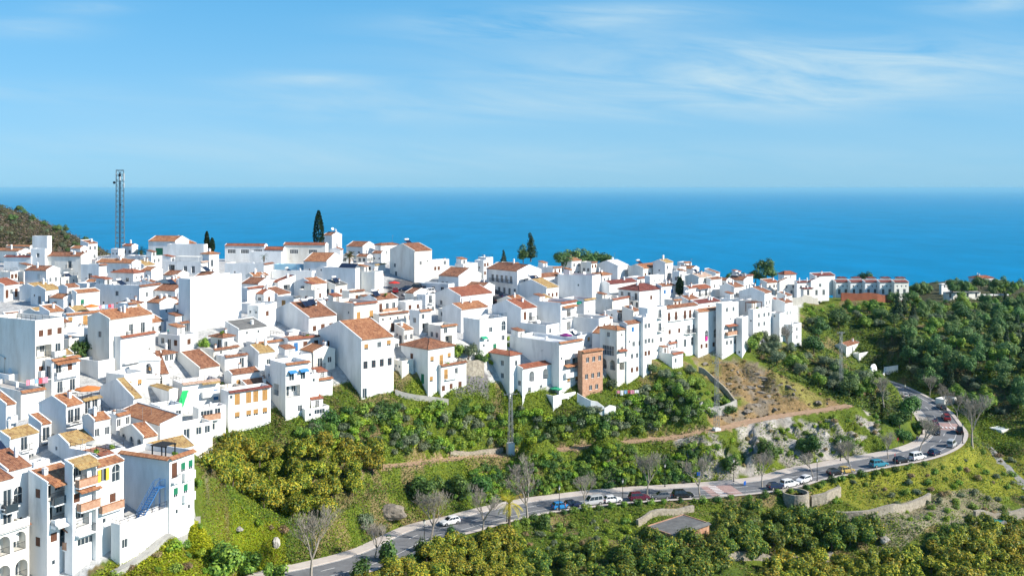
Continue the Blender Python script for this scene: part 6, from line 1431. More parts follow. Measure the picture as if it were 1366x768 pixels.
for key, fx, fy, wh in [('d26',.5,.5,'on the pale terrace right of the big brown roof'), ('a2',.8,.5,'on the dark roof beside the square tower'), ('e13',.3,.6,'behind the pierced balustrade'), ('f11',.4,.5,'on the stepped roofs behind the blue wall'), ('g12',.5,.5,'on the white textured house'), ('c11',.5,.5,'on the tall house right of the cypress'), ('k2',.6,.4,'on the white stepped house at left edge'), ('f15',.7,.4,'on the plain white block'), ('i3',.5,.5,None), ('i17',.5,.5,None), ('i40',.5,.5,None)]:
    if key not in HOUSES: continue
    p, ph = on(key, fx, fy); wh = wh or 'on the ' + ' '.join(HOUSES[key]['label'].replace('white house with ', '').replace('low house with ', '').split()[:9])
    t = thing('satellite_dish', 'white satellite dish ' + wh, 'satellite dish', p, .5, 'satellite dishes'); link('pole', DPOLE, t); d = link('dish', DISH, t, (0, -.05, 1.0)); d.rotation_euler = (R(60), 0, 0)
mba = MB(); mba.bar((0, 0, -.2), (0, 0, 2.6), .022); mba.bar((-.6, 0, 2.5), (.6, 0, 2.5), .014)
for k in range(7): mba.bar((-.6 + k*.2, -.25 + .02*k, 2.5), (-.6 + k*.2, .25 - .02*k, 2.5), .009)
ANT = mba.mesh('antenna', GALV); used_a = set(); PRA = random.Random(5)
SHORT = lambda l: ' '.join(l.replace('white house with ', '').replace('low house with ', '').split()[:12])
for key in list(HOUSES):
    if key[0] not in 'rst' and PRA.random() < .16:
        p, ph = on(key, PRA.uniform(.2, .8), PRA.uniform(.3, .7)); o = link('tv_antenna', ANT, None, p, PRA.uniform(0, 3)); tag(o, 'thin television aerial on ' + SHORT(HOUSES[key]['label']), 'antenna', 'television aerials')
def parasol(key, fx, fy, col, label, r=1.5, hh=2.3, p=None):
    if p is None: p, ph = on(key, fx, fy)
    t = thing('parasol', label, 'parasol', p, PRA.uniform(0, 1)); m = mat('cloth_%d_%d_%d' % tuple(int(c*99) for c in col), col, .8)
    mb = MB(); mb.bar((0, 0, 0), (0, 0, hh + .15), .03); mb.build('pole', GALV, t)
    mb = MB(); n = 8; ring = [(r*math.cos(2*math.pi*k/n), r*math.sin(2*math.pi*k/n), hh - .45) for k in range(n)]
    for k in range(n):
        a, b = ring[k], ring[(k+1) % n]; mb.poly([a, b, (0, 0, hh)]); mb.poly([a, b, (b[0]*.99, b[1]*.99, b[2]-.18), (a[0]*.99, a[1]*.99, a[2]-.18)])
    mb.build('canopy', m, t)
parasol('f27', .55, .12, (.20, .02, .16), 'purple parasol on the corner terrace of the blue shaded house')
parasol('k7', .6, .5, (.62, .20, .05), 'large orange parasol on the terrace of the blue shaded street', 2.0, 2.5)
parasol('d3', .5, .4, (.70, .20, .04), 'orange parasol on the orange tiled roof terrace')
parasol('e13', .4, .4, (.65, .65, .62), 'white parasol behind the pierced balustrade')
parasol('k13', .3, .3, (.60, .58, .5), 'cream parasol on the white pillared terrace')
parasol('m5', .4, .5, (.03, .30, .16), 'green parasol on the brown pillared terrace')
parasol(None, 0, 0, (.55, .04, .03), 'red parasol at the street corner beside the tall white house', 1.6, 2.4, hit(526, 386))
def awning(key, x0, x1, z, dep, col, label, side='R'):
    H = HOUSES[key]; m = mat('cloth_%d_%d_%d' % tuple(int(c*99) for c in col), col, .8); a, b = (x0*H['w1'], x1*H['w1']) if side == 'R' else (x0*H['w2'], x1*H['w2']); zz = H['h'] * z
    f = (lambda u, d, q: (u, -d, q)) if side == 'R' else (lambda u, d, q: (-d, u, q)); mb = MB(); t = .04
    for dz in (0, -t): mb.poly([f(a, .005, zz + dz), f(b, .005, zz + dz), f(b, dep, zz - dep*.35 + dz), f(a, dep, zz - dep*.35 + dz)])
    mb.poly([f(a, dep, zz - dep*.35), f(b, dep, zz - dep*.35), f(b, dep, zz - dep*.35 - .22), f(a, dep, zz - dep*.35 - .22)])
    for q in (a, b): mb.poly([f(q, .005, zz), f(q, dep, zz - dep*.35), f(q, .005, zz - dep*.35)])
    o = mb.build('awning', m, None); o.matrix_world = H['M']; tag(o, label, 'awning')
awning('e16', .1, .42, .87, .8, (.04, .22, .55), 'small blue awning, left of two over the narrow house windows')
awning('e16', .55, .9, .87, .8, (.04, .22, .55), 'small blue awning, right of two over the narrow house windows')
awning('k18', .1, .85, .62, 1.6, (.72, .72, .72), 'long white awning over the tiered glass loggias')
awning('d11', .2, .8, .9, .9, (.05, .20, .50), 'blue awning under the small brown roof by the giant wall', 'L')
awning('d17', .2, .7, .55, .9, (.02, .40, .36), 'turquoise awning below the giant white wall', 'L')
awning('f9', .03, .22, .52, .9, (.03, .32, .18), 'green awning on the side of the green door house')
awning('f24', .1, .8, .92, 1.3, (.02, .32, .17), 'green net awning over the shaded centre right terrace', 'L')
POTM = mat('terracotta_pot', (.38, .15, .08), .85)
mb = MB(); mb.lathe([(.14, 0), (.22, .38), (.24, .4), (.2, .4), (.19, .34), (.01, .34)], 12); POT = mb.mesh('pot', POTM)
PPL = crown_mesh('pot_plant', 9, rnd_lumps(9, 4, .35, .6, 1.1, .25, .42), 160, .2, MIDG)
for i, (key, fx, fy, wh) in enumerate([('e10',.5,.12,'red plant terrace beside the yellow shutters'), ('d23',.2,.2,'terrace of the dark hipped roof'), ('d24',.7,.5,'dark red terrace floor'), ('k13',.2,.2,'white pillared terrace, left corner'), ('k13',.8,.25,'white pillared terrace, right side'), ('d25',.9,-.08,'ledge of the big brown roof house'), ('k14',.5,.15,'roof terrace above the green shutters'), ('d5',.5,.2,'stacked balcony wing roof'), ('m2',.3,.1,'lower terrace wing of the detached hipped house'), ('e13',.7,.15,'pierced balustrade terrace'), ('d9',.1,-.1,'step before the striped brown roof'), ('c4',.4,-.1,'front of the cream awning house'), ('g8',.3,.3,'brown pergola terrace'), ('f33',.5,-.05,'foot of the long front row')]):
    H = HOUSES[key]; x, y = H['w1']*fx, H['w2']*fy; p = H['M'] @ Vector((x, y, H['zr'](x, max(y, .1)))) if fy > 0 else None
    if p is None: q = H['M'] @ Vector((x, y - .4, 0)); p = Vector((q.x, q.y, float(ground(q.x, q.y))))
    t = thing('potted_plant', 'potted plant on the ' + wh, 'plant', p, i * .7, 'potted plants on terraces'); link('pot', POT, t); link('foliage', PPL, t)
mb = MB(); mb.box(-.4, .4, -.16, .16, 0, .6); mb.lathe([(.2, 0), (.2, .02), (.01, .02)], 10, 1, (-.1, 0, .3)); AC = mb.mesh('unit', [TANKM, IRON])
for i in range(10):
    key = ['e9','e8','d21','f16','f19','c17','f26','a4','d15','e12'][i]; p, ph = on(key, .5, .4); tag(link('air_conditioner', AC, None, p, ph), 'air conditioner on ' + SHORT(HOUSES[key]['label']), 'air conditioner', 'air conditioners on flat roofs')
# pergolas
def pergola(p, rz, a, b, hh, label, top, slat=True):
    t = thing('pergola', label, 'pergola', p, rz)
    for x in (0, a):
        for y in (0, b): mb = MB(); mb.box(x-.07, x+.07, y-.07, y+.07, -.2, hh); mb.build('post', top, t)
    mb = MB(); n = int(b / .3)
    for x in (0, a): mb.box(x-.06, x+.06, -.2, b+.2, hh, hh+.14)
    for k in range(n + 1): mb.box(-.3, a+.3, b*k/n-.05, b*k/n+.05, hh+.142, hh+.22)
    mb.build('roof', top, t)
p, ph = on('g8', .1, .1); pergola(p, ph, 3.4, 3.0, 2.3, 'brown timber pergola on the right end terrace', WOODB)
p, ph = on('e2', .3, -.05) if False else on('c4', .2, .1); pergola(p + Vector((0, 0, -.3)), ph, 2.0, 7.0, 2.2, 'pale pergola over the terrace below the blank white block', SHUTW)
p, ph = on('k14', .15, .15); pergola(p, ph, 1.8, 2.4, 2.0, 'dark pergola on the roof above the green shutters', IRON)
# bell gable of the chapel
t = thing('bell_gable', 'white bell gable with arched opening and bell', 'bell gable', hit(199, 517), R(14))
mb = MB(); fR = lambda u, z, d: (u - 1.9, d, z)
wall_face(mb, fR, 3.8, -3, 5.2, [('a', 1.9, 2.6, 1.15, 2.0, .9)]); wall_face(mb, lambda u, z, d: (u - 1.9, .9 - d, z), 3.8, -3, 5.2, [('a', 1.9, 2.6, 1.15, 2.0, .4)])
mb.v = mb.v; mb.poly([(-1.9, 0, -3), (-1.9, .9, -3), (-1.9, .9, 5.2), (-1.9, 0, 5.2)]); mb.poly([(1.9, 0, -3), (1.9, .9, -3), (1.9, .9, 5.2), (1.9, 0, 5.2)])
prof = [(-1.9, 5.2), (-1.75, 5.7), (-1.2, 5.75), (-.9, 6.2), (-.45, 6.3), (0, 6.75), (.45, 6.3), (.9, 6.2), (1.2, 5.75), (1.75, 5.7), (1.9, 5.2)]
mb.poly([(x, 0, z) for x, z in prof]); mb.poly([(x, .9, z) for x, z in prof])
for (x0, z0), (x1, z1) in zip(prof, prof[1:]): mb.poly([(x0, 0, z0), (x1, 0, z1), (x1, .9, z1), (x0, .9, z0)])
mb.box(-2.1, 2.1, -.15, 1.05, 5.1, 5.3); mb.box(-2.1, 2.1, -.12, 1.02, 1.7, 1.85)
mb.f = [f for f in mb.f]
mb.build('wall', WHITE, t)
mb = MB(); mb.lathe([(.36, 0), (.3, .12), (.22, .45), (.12, .6), (.01, .62)], 14); mb.build('bell', mat('bronze', (.20, .12, .05), .4, metal=.8), t, (0, .35, 3.3))
mb = MB(); mb.bar((0, .45, 6.7), (0, .45, 7.6), .05); mb.bar((-.25, .45, 7.25), (.25, .45, 7.25), .05); mb.build('cross', IRON, t)
h('ch', 'low chapel body with arched doorways behind the bell gable', 206, 499, 518, 183, 226, 30, 'Eb', 'A.3@.5', 'A.5@.5', ch=0)
# blue steel stair on the terrace of the long white wall
q = on('k22', .45, .35)[0]; t = thing('outdoor_stair', 'blue steel stair rising beside the big pale blue wall', 'staircase', q, HOUSES['k22']['phi'] + R(4)); BST = mat('blue_steel', (.04, .14, .34), .5)
for k in range(13): mb = MB(); mb.box(k*.24, k*.24 + .27, -.45, .45, .25 + k*.26, .29 + k*.26); mb.build('step', BST, t)
for s in (-.47, .47):
    mb = MB(); mb.obox((-.1, s - .03, 0), (3.35, 0, 3.6), (0, .06, 0), (0, 0, .25)); mb.build('stringer', BST, t)
    mb = MB(); mb.bar((0, s, 1.2), (3.1, s, 4.55), .035); mb.bar((0, s, .75), (3.1, s, 4.1), .025)
    for k in range(7): mb.bar((k*.5, s, k*.54 + .2), (k*.5, s, k*.54 + 1.2), .025)
    mb.build('handrail', BST, t)
mb = MB(); mb.box(3.1, 4.4, -.5, .5, 3.52, 3.6)
for x in (3.2, 4.3):
    for y in (-.45, .45): mb.bar((x, y, 0), (x, y, 4.6), .04)
for y in (-.45, .45): mb.bar((3.2, y, 4.6), (4.3, y, 4.6), .035)
mb.build('landing', BST, t)
# clotheslines
def clothes(p, rz, L_, cols, label):
    t = thing('clothesline', label, 'clothesline', p, rz); mb = MB()
    for x in (0, L_): mb.bar((x, 0, -.3), (x, 0, 1.9), .035)
    mb.bar((0, 0, 1.82), (L_, 0, 1.82), .008); mb.build('line', GALV, t); x = .2
    i = 0
    while x < L_ - .7:
        w = PRA.uniform(.5, 1.0); c = cols[i % len(cols)]; hgt = PRA.uniform(.7, 1.15); mb = MB(); N_ = 6
        for y0 in (0, .02):
            for k in range(N_):
                a, b = k / N_, (k+1) / N_; f = lambda u: .05 * math.sin(u * 9 + x)
                mb.poly([(x + w*a, y0, 1.81), (x + w*b, y0, 1.81), (x + w*b, y0 + f(b), 1.81 - hgt), (x + w*a, y0 + f(a), 1.81 - hgt)])
        o = mb.build('laundry', mat('cloth_%d_%d_%d' % tuple(int(q*99) for q in c), c, .85)); o.location = p; o.rotation_euler = (0, 0, rz); tag(o, '%s washing hanging, %s on the line %s' % (('pink', 'white', 'blue', 'red')[i % 4] if cols is LC else 'coloured', ORD[i], label.split('clothesline ')[-1]), 'laundry', 'washing on the lines'); x += w + .12; i += 1
LC = [(.62, .25, .33), (.75, .74, .74), (.25, .40, .62), (.5, .06, .08)]
clothes(hit(822, 532), R(8), 5.6, LC, 'clothesline on the slope below the brick house')
clothes(on('d3', .62, .3)[0], HOUSES['d3']['phi'], 4.0, LC, 'clothesline on the orange tiled roof terrace')
clothes(on('k3', .6, .25)[0], HOUSES['k3']['phi'], 4.5, LC, 'clothesline on the left edge roof')
H = HOUSES['f34']; mb = MB(); mb.box(-.45, .45, -.06, -.03, -.9, .3); o = mb.build('cloth', mat('magenta_cloth', (.6, .02, .25), .8)); o.matrix_world = H['M'] @ Matrix.Translation((H['w1']*.34, -.1, H['h']*.42)); tag(o, 'magenta cloth hanging from an arch in the long front row', 'cloth')
q = hit(236, 563); t = thing('tarpaulin', 'bright green tarpaulin strip sloping down between houses', 'tarpaulin', q + Vector((0, 0, 2.6)), R(30))
mb = MB(); mb.obox((0, 0, 0), (1.1, 0, 0), (1.6, 3.0, 2.4), (0, 0, .04)); mb.build('sheet', mat('green_tarp', (.02, .42, .12), .6), t)
for x, y, z in ((0, 0, 0), (2.7, 3.0, 2.4)): mb = MB(); mb.bar((x, y, -6), (x, y, z + .02), .04); mb.build('pole', GALV, t)
# ------------------------------------------------------------------ cars, lamps, signs and people
GLC = mat('car_glass', (.02, .025, .03), .08, spec=.7); TYRE = mat('tyre', (.015, .015, .016), .85); RIMM = mat('wheel_rim', (.45, .46, .47), .35, metal=.7)
LAMPW = mat('headlamp', (.7, .72, .72), .15); LAMPR = mat('tail_lamp', (.35, .01, .01), .25); PLATE = mat('number_plate', (.75, .75, .72), .6)
def car_parts(kind):
    """hatch, van or suv along +x; body is one loft from sections (x, half width, sill, waist), cabin a second"""
    Lc, Wd, Ht = dict(hatch=(4.0, 1.74, 1.48), suv=(4.5, 1.85, 1.7), van=(4.5, 1.82, 1.88))[kind]; a = Lc / 2; w = Wd / 2
    ws = dict(hatch=.95, suv=1.02, van=1.0)[kind]
    secs = [(-a, w*.82, .42, ws*.82), (-a+.12, w*.95, .28, ws*.98), (-a*.55, w, .24, ws), (0, w, .24, ws), (a*.45, w, .24, ws*.98), (a*.72, w*.97, .26, ws*.88), (a-.1, w*.9, .3, ws*.74), (a, w*.78, .4, ws*.66)]
    mb = MB()
    def ring(x, hw, z0, z1): return [(x, -hw*.92, z0), (x, -hw, z0 + (z1-z0)*.45), (x, -hw*.93, z1 - .03), (x, -hw*.8, z1), (x, hw*.8, z1), (x, hw*.93, z1 - .03), (x, hw, z0 + (z1-z0)*.45), (x, hw*.92, z0)]
    R_ = [ring(*s_) for s_ in secs]
    for r0, r1 in zip(R_, R_[1:]):
        for k in range(8): mb.poly([r0[k], r1[k], r1[(k+1) % 8], r0[(k+1) % 8]], 0, None, True)
    mb.poly(R_[0]); mb.poly(R_[-1])
    rx0, rx1, fx = {'hatch': (-a+.15, -a+.55, .95), 'suv': (-a+.15, -a+.4, 1.05), 'van': (-a+.06, -a+.22, 1.25)}[kind]
    rf = {'hatch': .15, 'suv': .25, 'van': .55}[kind]
    base = [(rx0, w*.86), (fx, w*.86)]; top = [(rx1, w*.68), (rf, w*.7)]
    b4 = [(rx0, -w*.86, ws-.03), (fx, -w*.86, ws-.05), (fx, w*.86, ws-.05), (rx0, w*.86, ws-.03)]; t4 = [(rx1, -w*.68, Ht-.05), (rf, -w*.68, Ht-.05), (rf, w*.68, Ht-.05), (rx1, w*.68, Ht-.05)]
    for i in range(4): mb.poly([b4[i], b4[(i+1) % 4], t4[(i+1) % 4], t4[i]])
    cr = [(rx1+.08, -w*.6, Ht), (rf-.08, -w*.6, Ht), (rf-.08, w*.6, Ht), (rx1+.08, w*.6, Ht)]
    for i in range(4): mb.poly([t4[i], t4[(i+1) % 4], cr[(i+1) % 4], cr[i]], 0, None, True)
    mb.poly(cr)
    win = MB()
    def inset(q, m0, m1, n_):
        a_, b_, c_, d_ = map(Vector, q); up0, up1 = d_ - a_, c_ - b_
        n = (b_ - a_).cross(d_ - a_).normalized() * n_
        lo0, lo1 = a_ + up0*.12, b_ + up1*.12; hi0, hi1 = a_ + up0*.88, b_ + up1*.88
        return [lo0.lerp(lo1, m0) + n, lo0.lerp(lo1, m1) + n, hi0.lerp(hi1, m1) + n, hi0.lerp(hi1, m0) + n]
    s0 = (b4[0], b4[1], t4[1], t4[0]); s1 = (b4[2], b4[3], t4[3], t4[2])
    for q in (s0, s1):
        for m0, m1 in ((.04, .33), (.36, .64), (.67, .95)): win.poly(inset(q, m0, m1, .012))
    win.poly(inset((b4[1], b4[2], t4[2], t4[1]), .05, .95, .012)); win.poly(inset((b4[3], b4[0], t4[0], t4[3]), .07, .93, .012))
    wh = MB(); wh.tube([(0, -.11, 0), (0, .11, 0)], .33, 16)
    rim = MB(); rim.tube([(0, -.118, 0), (0, .118, 0)], .2, 12)
    hl = MB(); hl.box(-.06, .03, -.17, .17, -.07, .07)
    pl = MB(); pl.box(-.01, .01, -.26, .26, -.06, .06)
    return dict(L=Lc, W=Wd, ws=ws, body=mb, win=win.mesh('car_windows', GLC), wheel=wh.mesh('car_tyre', TYRE), rim=rim.mesh('car_rim', RIMM), hl=hl.mesh('car_headlight', LAMPW), tl=hl.mesh('car_taillight', LAMPR), plate=pl.mesh('car_plate', PLATE))
CARS = {k: car_parts(k) for k in ('hatch', 'suv', 'van')}; CBODY = {}
PAINT = dict(white=(.72, .72, .72), black=(.012, .012, .014), silver=(.42, .43, .44), blue=(.02, .20, .48), navy=(.012, .022, .06), grey=(.12, .125, .13), red=(.22, .012, .015), teal=(.03, .20, .28), gold=(.45, .33, .10), maroon=(.10, .012, .03))
def car(p, ang, kind, paint, label, group='cars parked along the road'):
    C_ = CARS[kind]
    if (kind, paint) not in CBODY:
        m = mat('paint_' + paint, PAINT[paint], .25, spec=.6); CBODY[(kind, paint)] = C_['body'].mesh('car_body', m)
    t = thing('parked_car', label, 'car', p, ang, group); link('body', CBODY[(kind, paint)], t); link('windows', C_['win'], t)
    for sx in (-1, 1):
        for sy in (-1, 1):
            w = link('wheel', C_['wheel'], t, (sx * C_['L'] * .31, sy * (C_['W']/2 - .1), .33)); link('rim', C_['rim'], w)
    for sy in (-1, 1):
        link('headlight', C_['hl'], t, (C_['L']/2 - .03, sy * .56, .68)); link('taillight', C_['tl'], t, (-C_['L']/2 + .02, sy * .6, .78))
    link('number_plate', C_['plate'], t, (C_['L']/2 + .012, 0, .45))
def road_at(px, py, off, dz=.03):
    i = near_idx(px, py); p, n = RF[i]; d = Vector((n.y, -n.x, 0)); q = p + n * off + Vector((0, 0, dz)); return q, math.atan2(d.y, d.x)
for px, py, kind, paint, off, rev, lb in [(735,672,'hatch','blue',-3.2,0,'bright blue hatchback parked near the yellow palm'), (759,670,'hatch','navy',-3.2,0,'dark blue hatchback between the blue car and silver van'), (781,667,'van','silver',-3.2,1,'silver van parked beside a bare tree'), (806,664,'hatch','white',-3.2,0,'white hatchback right of the silver van'),
        (848,659,'suv','maroon',-3.2,0,'dark maroon off-roader left of two bare trees'), (875,657,'hatch','grey',-3.2,1,'grey hatchback beside the dark maroon off-roader'), (900,656,'suv','black',-3.2,0,'black estate car before the red crossing'), (1022,646,'hatch','navy',-3.2,0,'dark car behind the brown bare tree'), (1039,643,'suv','white',-3.2,0,'white car, left of two near the stone tank'), (1058,638,'hatch','white',-3.2,1,'white car, right of two near the stone tank'),
        (1098,629,'hatch','black',-3.2,0,'small black car left of the gold one'), (1116,626,'hatch','gold',-3.2,0,'gold coloured car beside the road'), (1158,617,'suv','teal',-3.2,0,'teal blue off-roader under the rock face'), (1189,611,'hatch','black',-3.2,0,'black car left of the white van'), (1207,608,'van','white',-3.2,0,'white van parked at the road bend'), (1228,602,'hatch','navy',-3.2,0,'dark car right of the white van'), (1252,594,'van','silver',-3.2,0,'silver van at the outside of the bend'),
        (1262,580,'hatch','black',2.2,1,'black car driving round the bend'), (1257,568,'hatch','maroon',2.0,1,'dark red car in the bend, lower of two'), (1253,558,'suv','red',-2.0,0,'red car above the bend'), (1264,574,'suv','black',-3.2,0,'black car parked at the far side of bend'), (604,700,'hatch','white',1.6,1,'white car driving on the lower road behind the broad bare tree'), (1212,528,'hatch','silver',2.0,0,'silver car on the upper road'), (1240,545,'hatch','grey',-3.4,0,'grey car on the upper road after the bend')]:
    q, a = road_at(px, py, off); car(q, a + (math.pi if rev else 0), kind, paint, lb, 'cars on the valley road')
for x, y, a, kind, paint, lb in [(548,395,R(200),'van','white','white van parked in the village yard, front left'), (561,394,R(200),'van','white','white van parked in the village yard, middle'), (570,392,R(200),'suv','white','white car in the village yard, right of the vans'), (541,388,R(190),'hatch','navy','dark car behind the white vans'), (553,386,R(190),'suv','black','black car behind the white vans, right'), (527,391,R(100),'hatch','red','red car at the street corner by the tall white house'), (672,398,R(60),'hatch','navy','dark car on the street below the balconied street house'), (664,403,R(60),'suv','black','black car in the shaded street')]:
    car(hit(x, y) + Vector((0, 0, .02)), a, kind, paint, lb, 'cars parked in the village')
LMP = mat('lamp_glass', (.75, .74, .68), .3)
mb = MB(); mb.lathe([(.16, 0), (.16, .15), (.09, .25), (.07, 1.0), (.055, 4.2)], 10); LP_ = mb.mesh('lamp_post', IRON)
mb = MB(); mb.lathe([(.09, 4.2), (.24, 4.75), (.23, 4.78), (.1, 4.2)], 6); LG = mb.mesh('lamp_glass', LMP); mb = MB(); mb.lathe([(.27, 4.78), (.12, 5.0), (.03, 5.15), (.01, 5.2)], 6); LC_ = mb.mesh('lamp_cap', IRON)
for px, py, off, wh in [(657,690,-4.8,'left of the tall bare tree'), (533,722,-4.8,'on the lower road above the orchard'), (734,672,-4.8,'beside the bright blue hatchback'), (823,662,-4.8,'right of the white hatchback'), (1067,634,-4.8,'beside the round stone tank'), (1140,620,4.2,'under the rock face'), (986,649,4.2,'opposite the brown bare tree'), (1258,588,-4.8,'at the outside of the bend'), (890,657,4.2,'on the pale pavement behind the black estate'), (1226,535,4.2,'on the upper road')]:
    q, a = road_at(px, py, off, .16); t = thing('street_lamp', 'dark street lamp ' + wh, 'street lamp', q, a, 'street lamps along the road'); link('post', LP_, t); link('lantern', LG, t); link('cap', LC_, t)
SRED = mat('sign_red', (.55, .015, .02), .5); SBLU = mat('sign_blue', (.01, .10, .45), .5); SWHT = mat('sign_white', (.78, .78, .78), .5)
def sign(px, py, off, kind, label, face=0):
    q, a = road_at(px, py, off, .16); t = thing('road_sign', label, 'sign', q, a + face); mb = MB(); mb.bar((0, 0, -.1), (0, 0, 2.7), .035); mb.build('post', GALV, t)
    mb = MB()
    if kind == 'round':
        mb.lathe([(.36, 0), (.36, .03), (.01, .03)], 20); o = mb.build('plate', SRED, t, (-.05, 0, 2.5)); o.rotation_euler = (0, R(-90), 0)
        mb = MB(); mb.box(-.095, -.085, -.25, .25, -.07, .07); mb.build('bar', SWHT, t, (0, 0, 2.5))
    else:
        mb.box(-.06, -.03, -.38, .38, 2.0, 2.8); mb.build('plate', SBLU, t); mb = MB(); mb.poly([(-.064, -.28, 2.1), (-.064, .28, 2.1), (-.064, 0, 2.68)]); mb.build('symbol', SWHT, t)
sign(984, 654, -4.9, 'square', 'blue square crossing sign right of the red crossing', R(-60)); sign(945, 655, 3.9, 'square', 'blue square crossing sign on the far pavement', R(-100)); sign(522, 726, 3.9, 'square', 'blue square sign on the lower road')
sign(1172, 613, -4.9, 'round', 'red round no entry sign right of the teal off-roader', R(-50)); sign(1219, 604, 4.2, 'round', 'red round no entry sign before the bend', R(-80))
# kerbside railing at the crossing
q0, a0 = road_at(925, 657, -4.9, .16); t = thing('kerb_railing', 'low dark railing on the near kerb left of the red crossing', 'railing', q0, a0); link('rails', rail_mesh(7.0), t, (2.5, 0, 0))
# people: one skinned figure each
def person(p, rz, shirt, trousers, hair, label, stride=.18, seated=False):
    pts = dict(pel=(0,0,.95), bel=(0,0,1.1), che=(.01,0,1.32), nec=(.02,0,1.48), hd0=(.03,0,1.58), hd1=(.035,0,1.7), sl=(0,.19,1.41), el=(-.06,.25,1.14), wl=(.08,.26,.92), hl_=(.13,.26,.84), sr=(0,-.19,1.41), er=(-.08,-.25,1.14), wr=(.0,-.27,.9), hr=(.05,-.27,.82),
               jl=(0,.1,.92), kl=(stride*.5,.11,.5), al=(stride,.11,.1), tl=(stride+.17,.11,.04), jr=(0,-.1,.92), kr=(-stride*.2,-.11,.5), ar=(-stride,-.11,.1), tr=(-stride+.17,-.11,.04))
    if seated: pts.update(kl=(.42,.2,.82), al=(.35,.2,.4), tl=(.5,.2,.34), kr=(.42,-.2,.82), ar=(.35,-.2,.4), tr=(.5,-.2,.34), el=(.2,.27,1.18), wl=(.45,.25,1.12), hl_=(.53,.25,1.12), er=(.2,-.27,1.18), wr=(.45,-.25,1.12), hr=(.53,-.25,1.12))
    rad = dict(pel=.15, bel=.135, che=.155, nec=.06, hd0=.085, hd1=.095, sl=.07, el=.05, wl=.036, hl_=.045, sr=.07, er=.05, wr=.036, hr=.045, jl=.095, kl=.065, al=.045, tl=.04, jr=.095, kr=.065, ar=.045, tr=.04)
    names = list(pts); ed = [('pel','bel'),('bel','che'),('che','nec'),('nec','hd0'),('hd0','hd1'),('che','sl'),('sl','el'),('el','wl'),('wl','hl_'),('che','sr'),('sr','er'),('er','wr'),('wr','hr'),('pel','jl'),('jl','kl'),('kl','al'),('al','tl'),('pel','jr'),('jr','kr'),('kr','ar'),('ar','tr')]
    me = bpy.data.meshes.new('person'); me.from_pydata([pts[n] for n in names], [(names.index(a), names.index(b)) for a, b in ed], [])
    o = bpy.data.objects.new('person', me); COL.objects.link(o); md = o.modifiers.new('skin', 'SKIN')
    for i, n in enumerate(names): me.skin_vertices[0].data[i].radius = (rad[n], rad[n] * (.8 if n in ('pel', 'bel', 'che') else 1))
    me.skin_vertices[0].data[0].use_root = True; o.modifiers.new('sub', 'SUBSURF').levels = 1; o.modifiers['sub'].render_levels = 1
    dg = bpy.context.evaluated_depsgraph_get(); m2 = bpy.data.meshes.new_from_object(o.evaluated_get(dg)); o.modifiers.clear(); o.data = m2
    skin = mat('skin', (.45, .25, .17), .6); m2.materials.clear()
    for m in (skin, mat('cloth_%d_%d_%d' % tuple(int(c*99) for c in shirt), shirt, .85), mat('trousers_%d_%d' % (int(trousers[0]*99), int(trousers[2]*99)), trousers, .85), mat('shoe', (.03, .03, .03), .6)): m2.materials.append(m)
    for f in m2.polygons:
        c = f.center; f.material_index = 3 if c.z < .1 and not seated else 2 if c.z < .98 and abs(c.y) < .24 else 0 if c.z > 1.47 or (c.z < 1.12 and abs(c.y) > .23) else 1; f.use_smooth = True
    o.location = p; o.rotation_euler = (0, 0, rz); tag(o, label, 'person')
    mb = MB(); mb.lathe([(.1, 1.6), (.118, 1.68), (.1, 1.77), (.05, 1.815), (.005, 1.82)], 12, 0, (.02, 0, 0)); hm = mb.build('hair', mat('hair_%d' % int(hair[0]*99), hair, .8), o)
    mb = MB(); mb.lathe([(.012, -.02), (.018, 0), (.004, .035)], 6, 0, (.14, 0, 1.665)); mb.build('nose', skin, o)
    return o
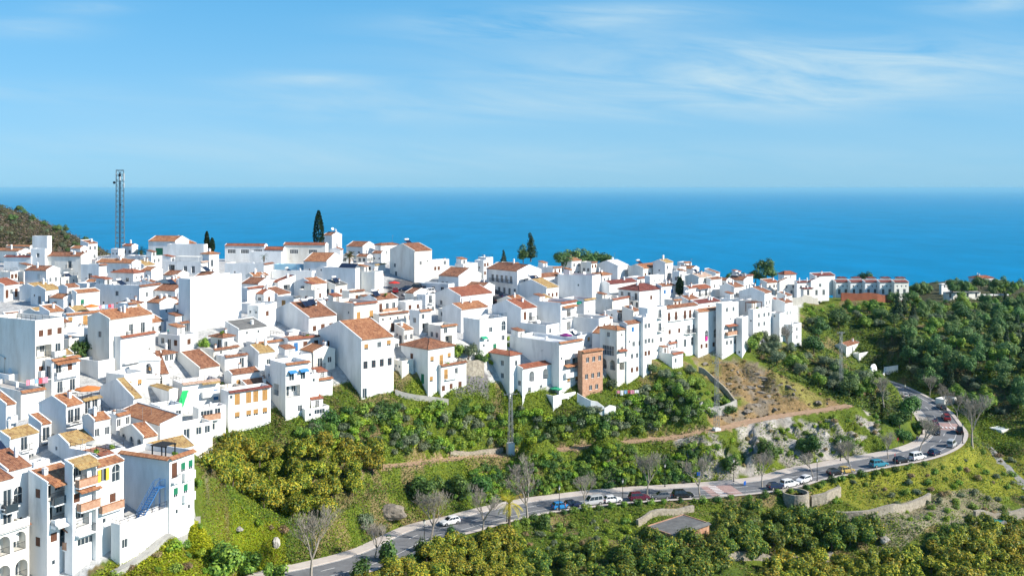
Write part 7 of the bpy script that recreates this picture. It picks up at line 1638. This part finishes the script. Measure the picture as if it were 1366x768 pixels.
q, a = road_at(742, 670, -5.0, .16); person(q, a, (.55, .2, .22), (.05, .06, .12), (.05, .03, .02), 'person in pink top walking beside the bright blue hatchback')
q, a = road_at(1236, 566, 4.2, .16); q2 = hit(1241, 588); person(road_at(1249, 593, 4.6, .16)[0], 2.0, (.08, .1, .2), (.06, .06, .07), (.03, .02, .02), 'person in dark clothes on the pavement at the bend')
# motorcyclist
q, a = road_at(1256, 566, 1.2, .03); a += math.pi
t = thing('motorcycle', 'dark motorcycle ridden down through the road bend', 'motorcycle', q, a); BLK = mat('black_plastic', (.02, .02, .022), .4)
for x in (-.62, .68):
    mb = MB(); mb.tube([(0, -.06, 0), (0, .06, 0)], .31, 16); w = mb.build('wheel', TYRE, t, (x, 0, .31)); mb = MB(); mb.tube([(0, -.065, 0), (0, .065, 0)], .2, 12); mb.build('rim', RIMM, w)
mb = MB(); mb.tube([(-.5, 0, .75), (-.1, 0, .72), (.3, 0, .82), (.5, 0, .7)], [.12, .16, .19, .1], 8); mb.tube([(-.3, 0, .45), (.25, 0, .45)], .17, 8); mb.build('body', mat('paint_navy', PAINT['navy'], .25), t)
mb = MB(); mb.box(-.55, .1, -.13, .13, .8, .88); mb.build('seat', BLK, t)
mb = MB(); mb.bar((.68, 0, .31), (.45, 0, 1.0), .04); mb.bar((.42, -.36, 1.03), (.42, .36, 1.03), .02); mb.build('handlebar', GALV, t)
person(q + Vector((math.cos(a) * -.15, math.sin(a) * -.15, -.02)), a, (.10, .11, .13), (.05, .06, .10), (.02, .02, .02), 'person in dark jacket riding the motorcycle', 0, True)
# stepped drain on the slope below the bend and the farm track at the right edge
tr = [hit(x, y) for x, y in ((1310,590),(1325,606),(1345,628),(1368,652),(1395,680))]
tl = smooth_line(tr); mb = MB(); fr = frames([Vector((p.x, p.y, float(ground(p.x, p.y)) + .12)) for p in tl]); strip(mb, fr, -1.3, 1.3, .0); o = mb.build('farm_track', mat('track_concrete', (.34, .33, .31), .9, .3, .8)); o['kind'] = 'structure'
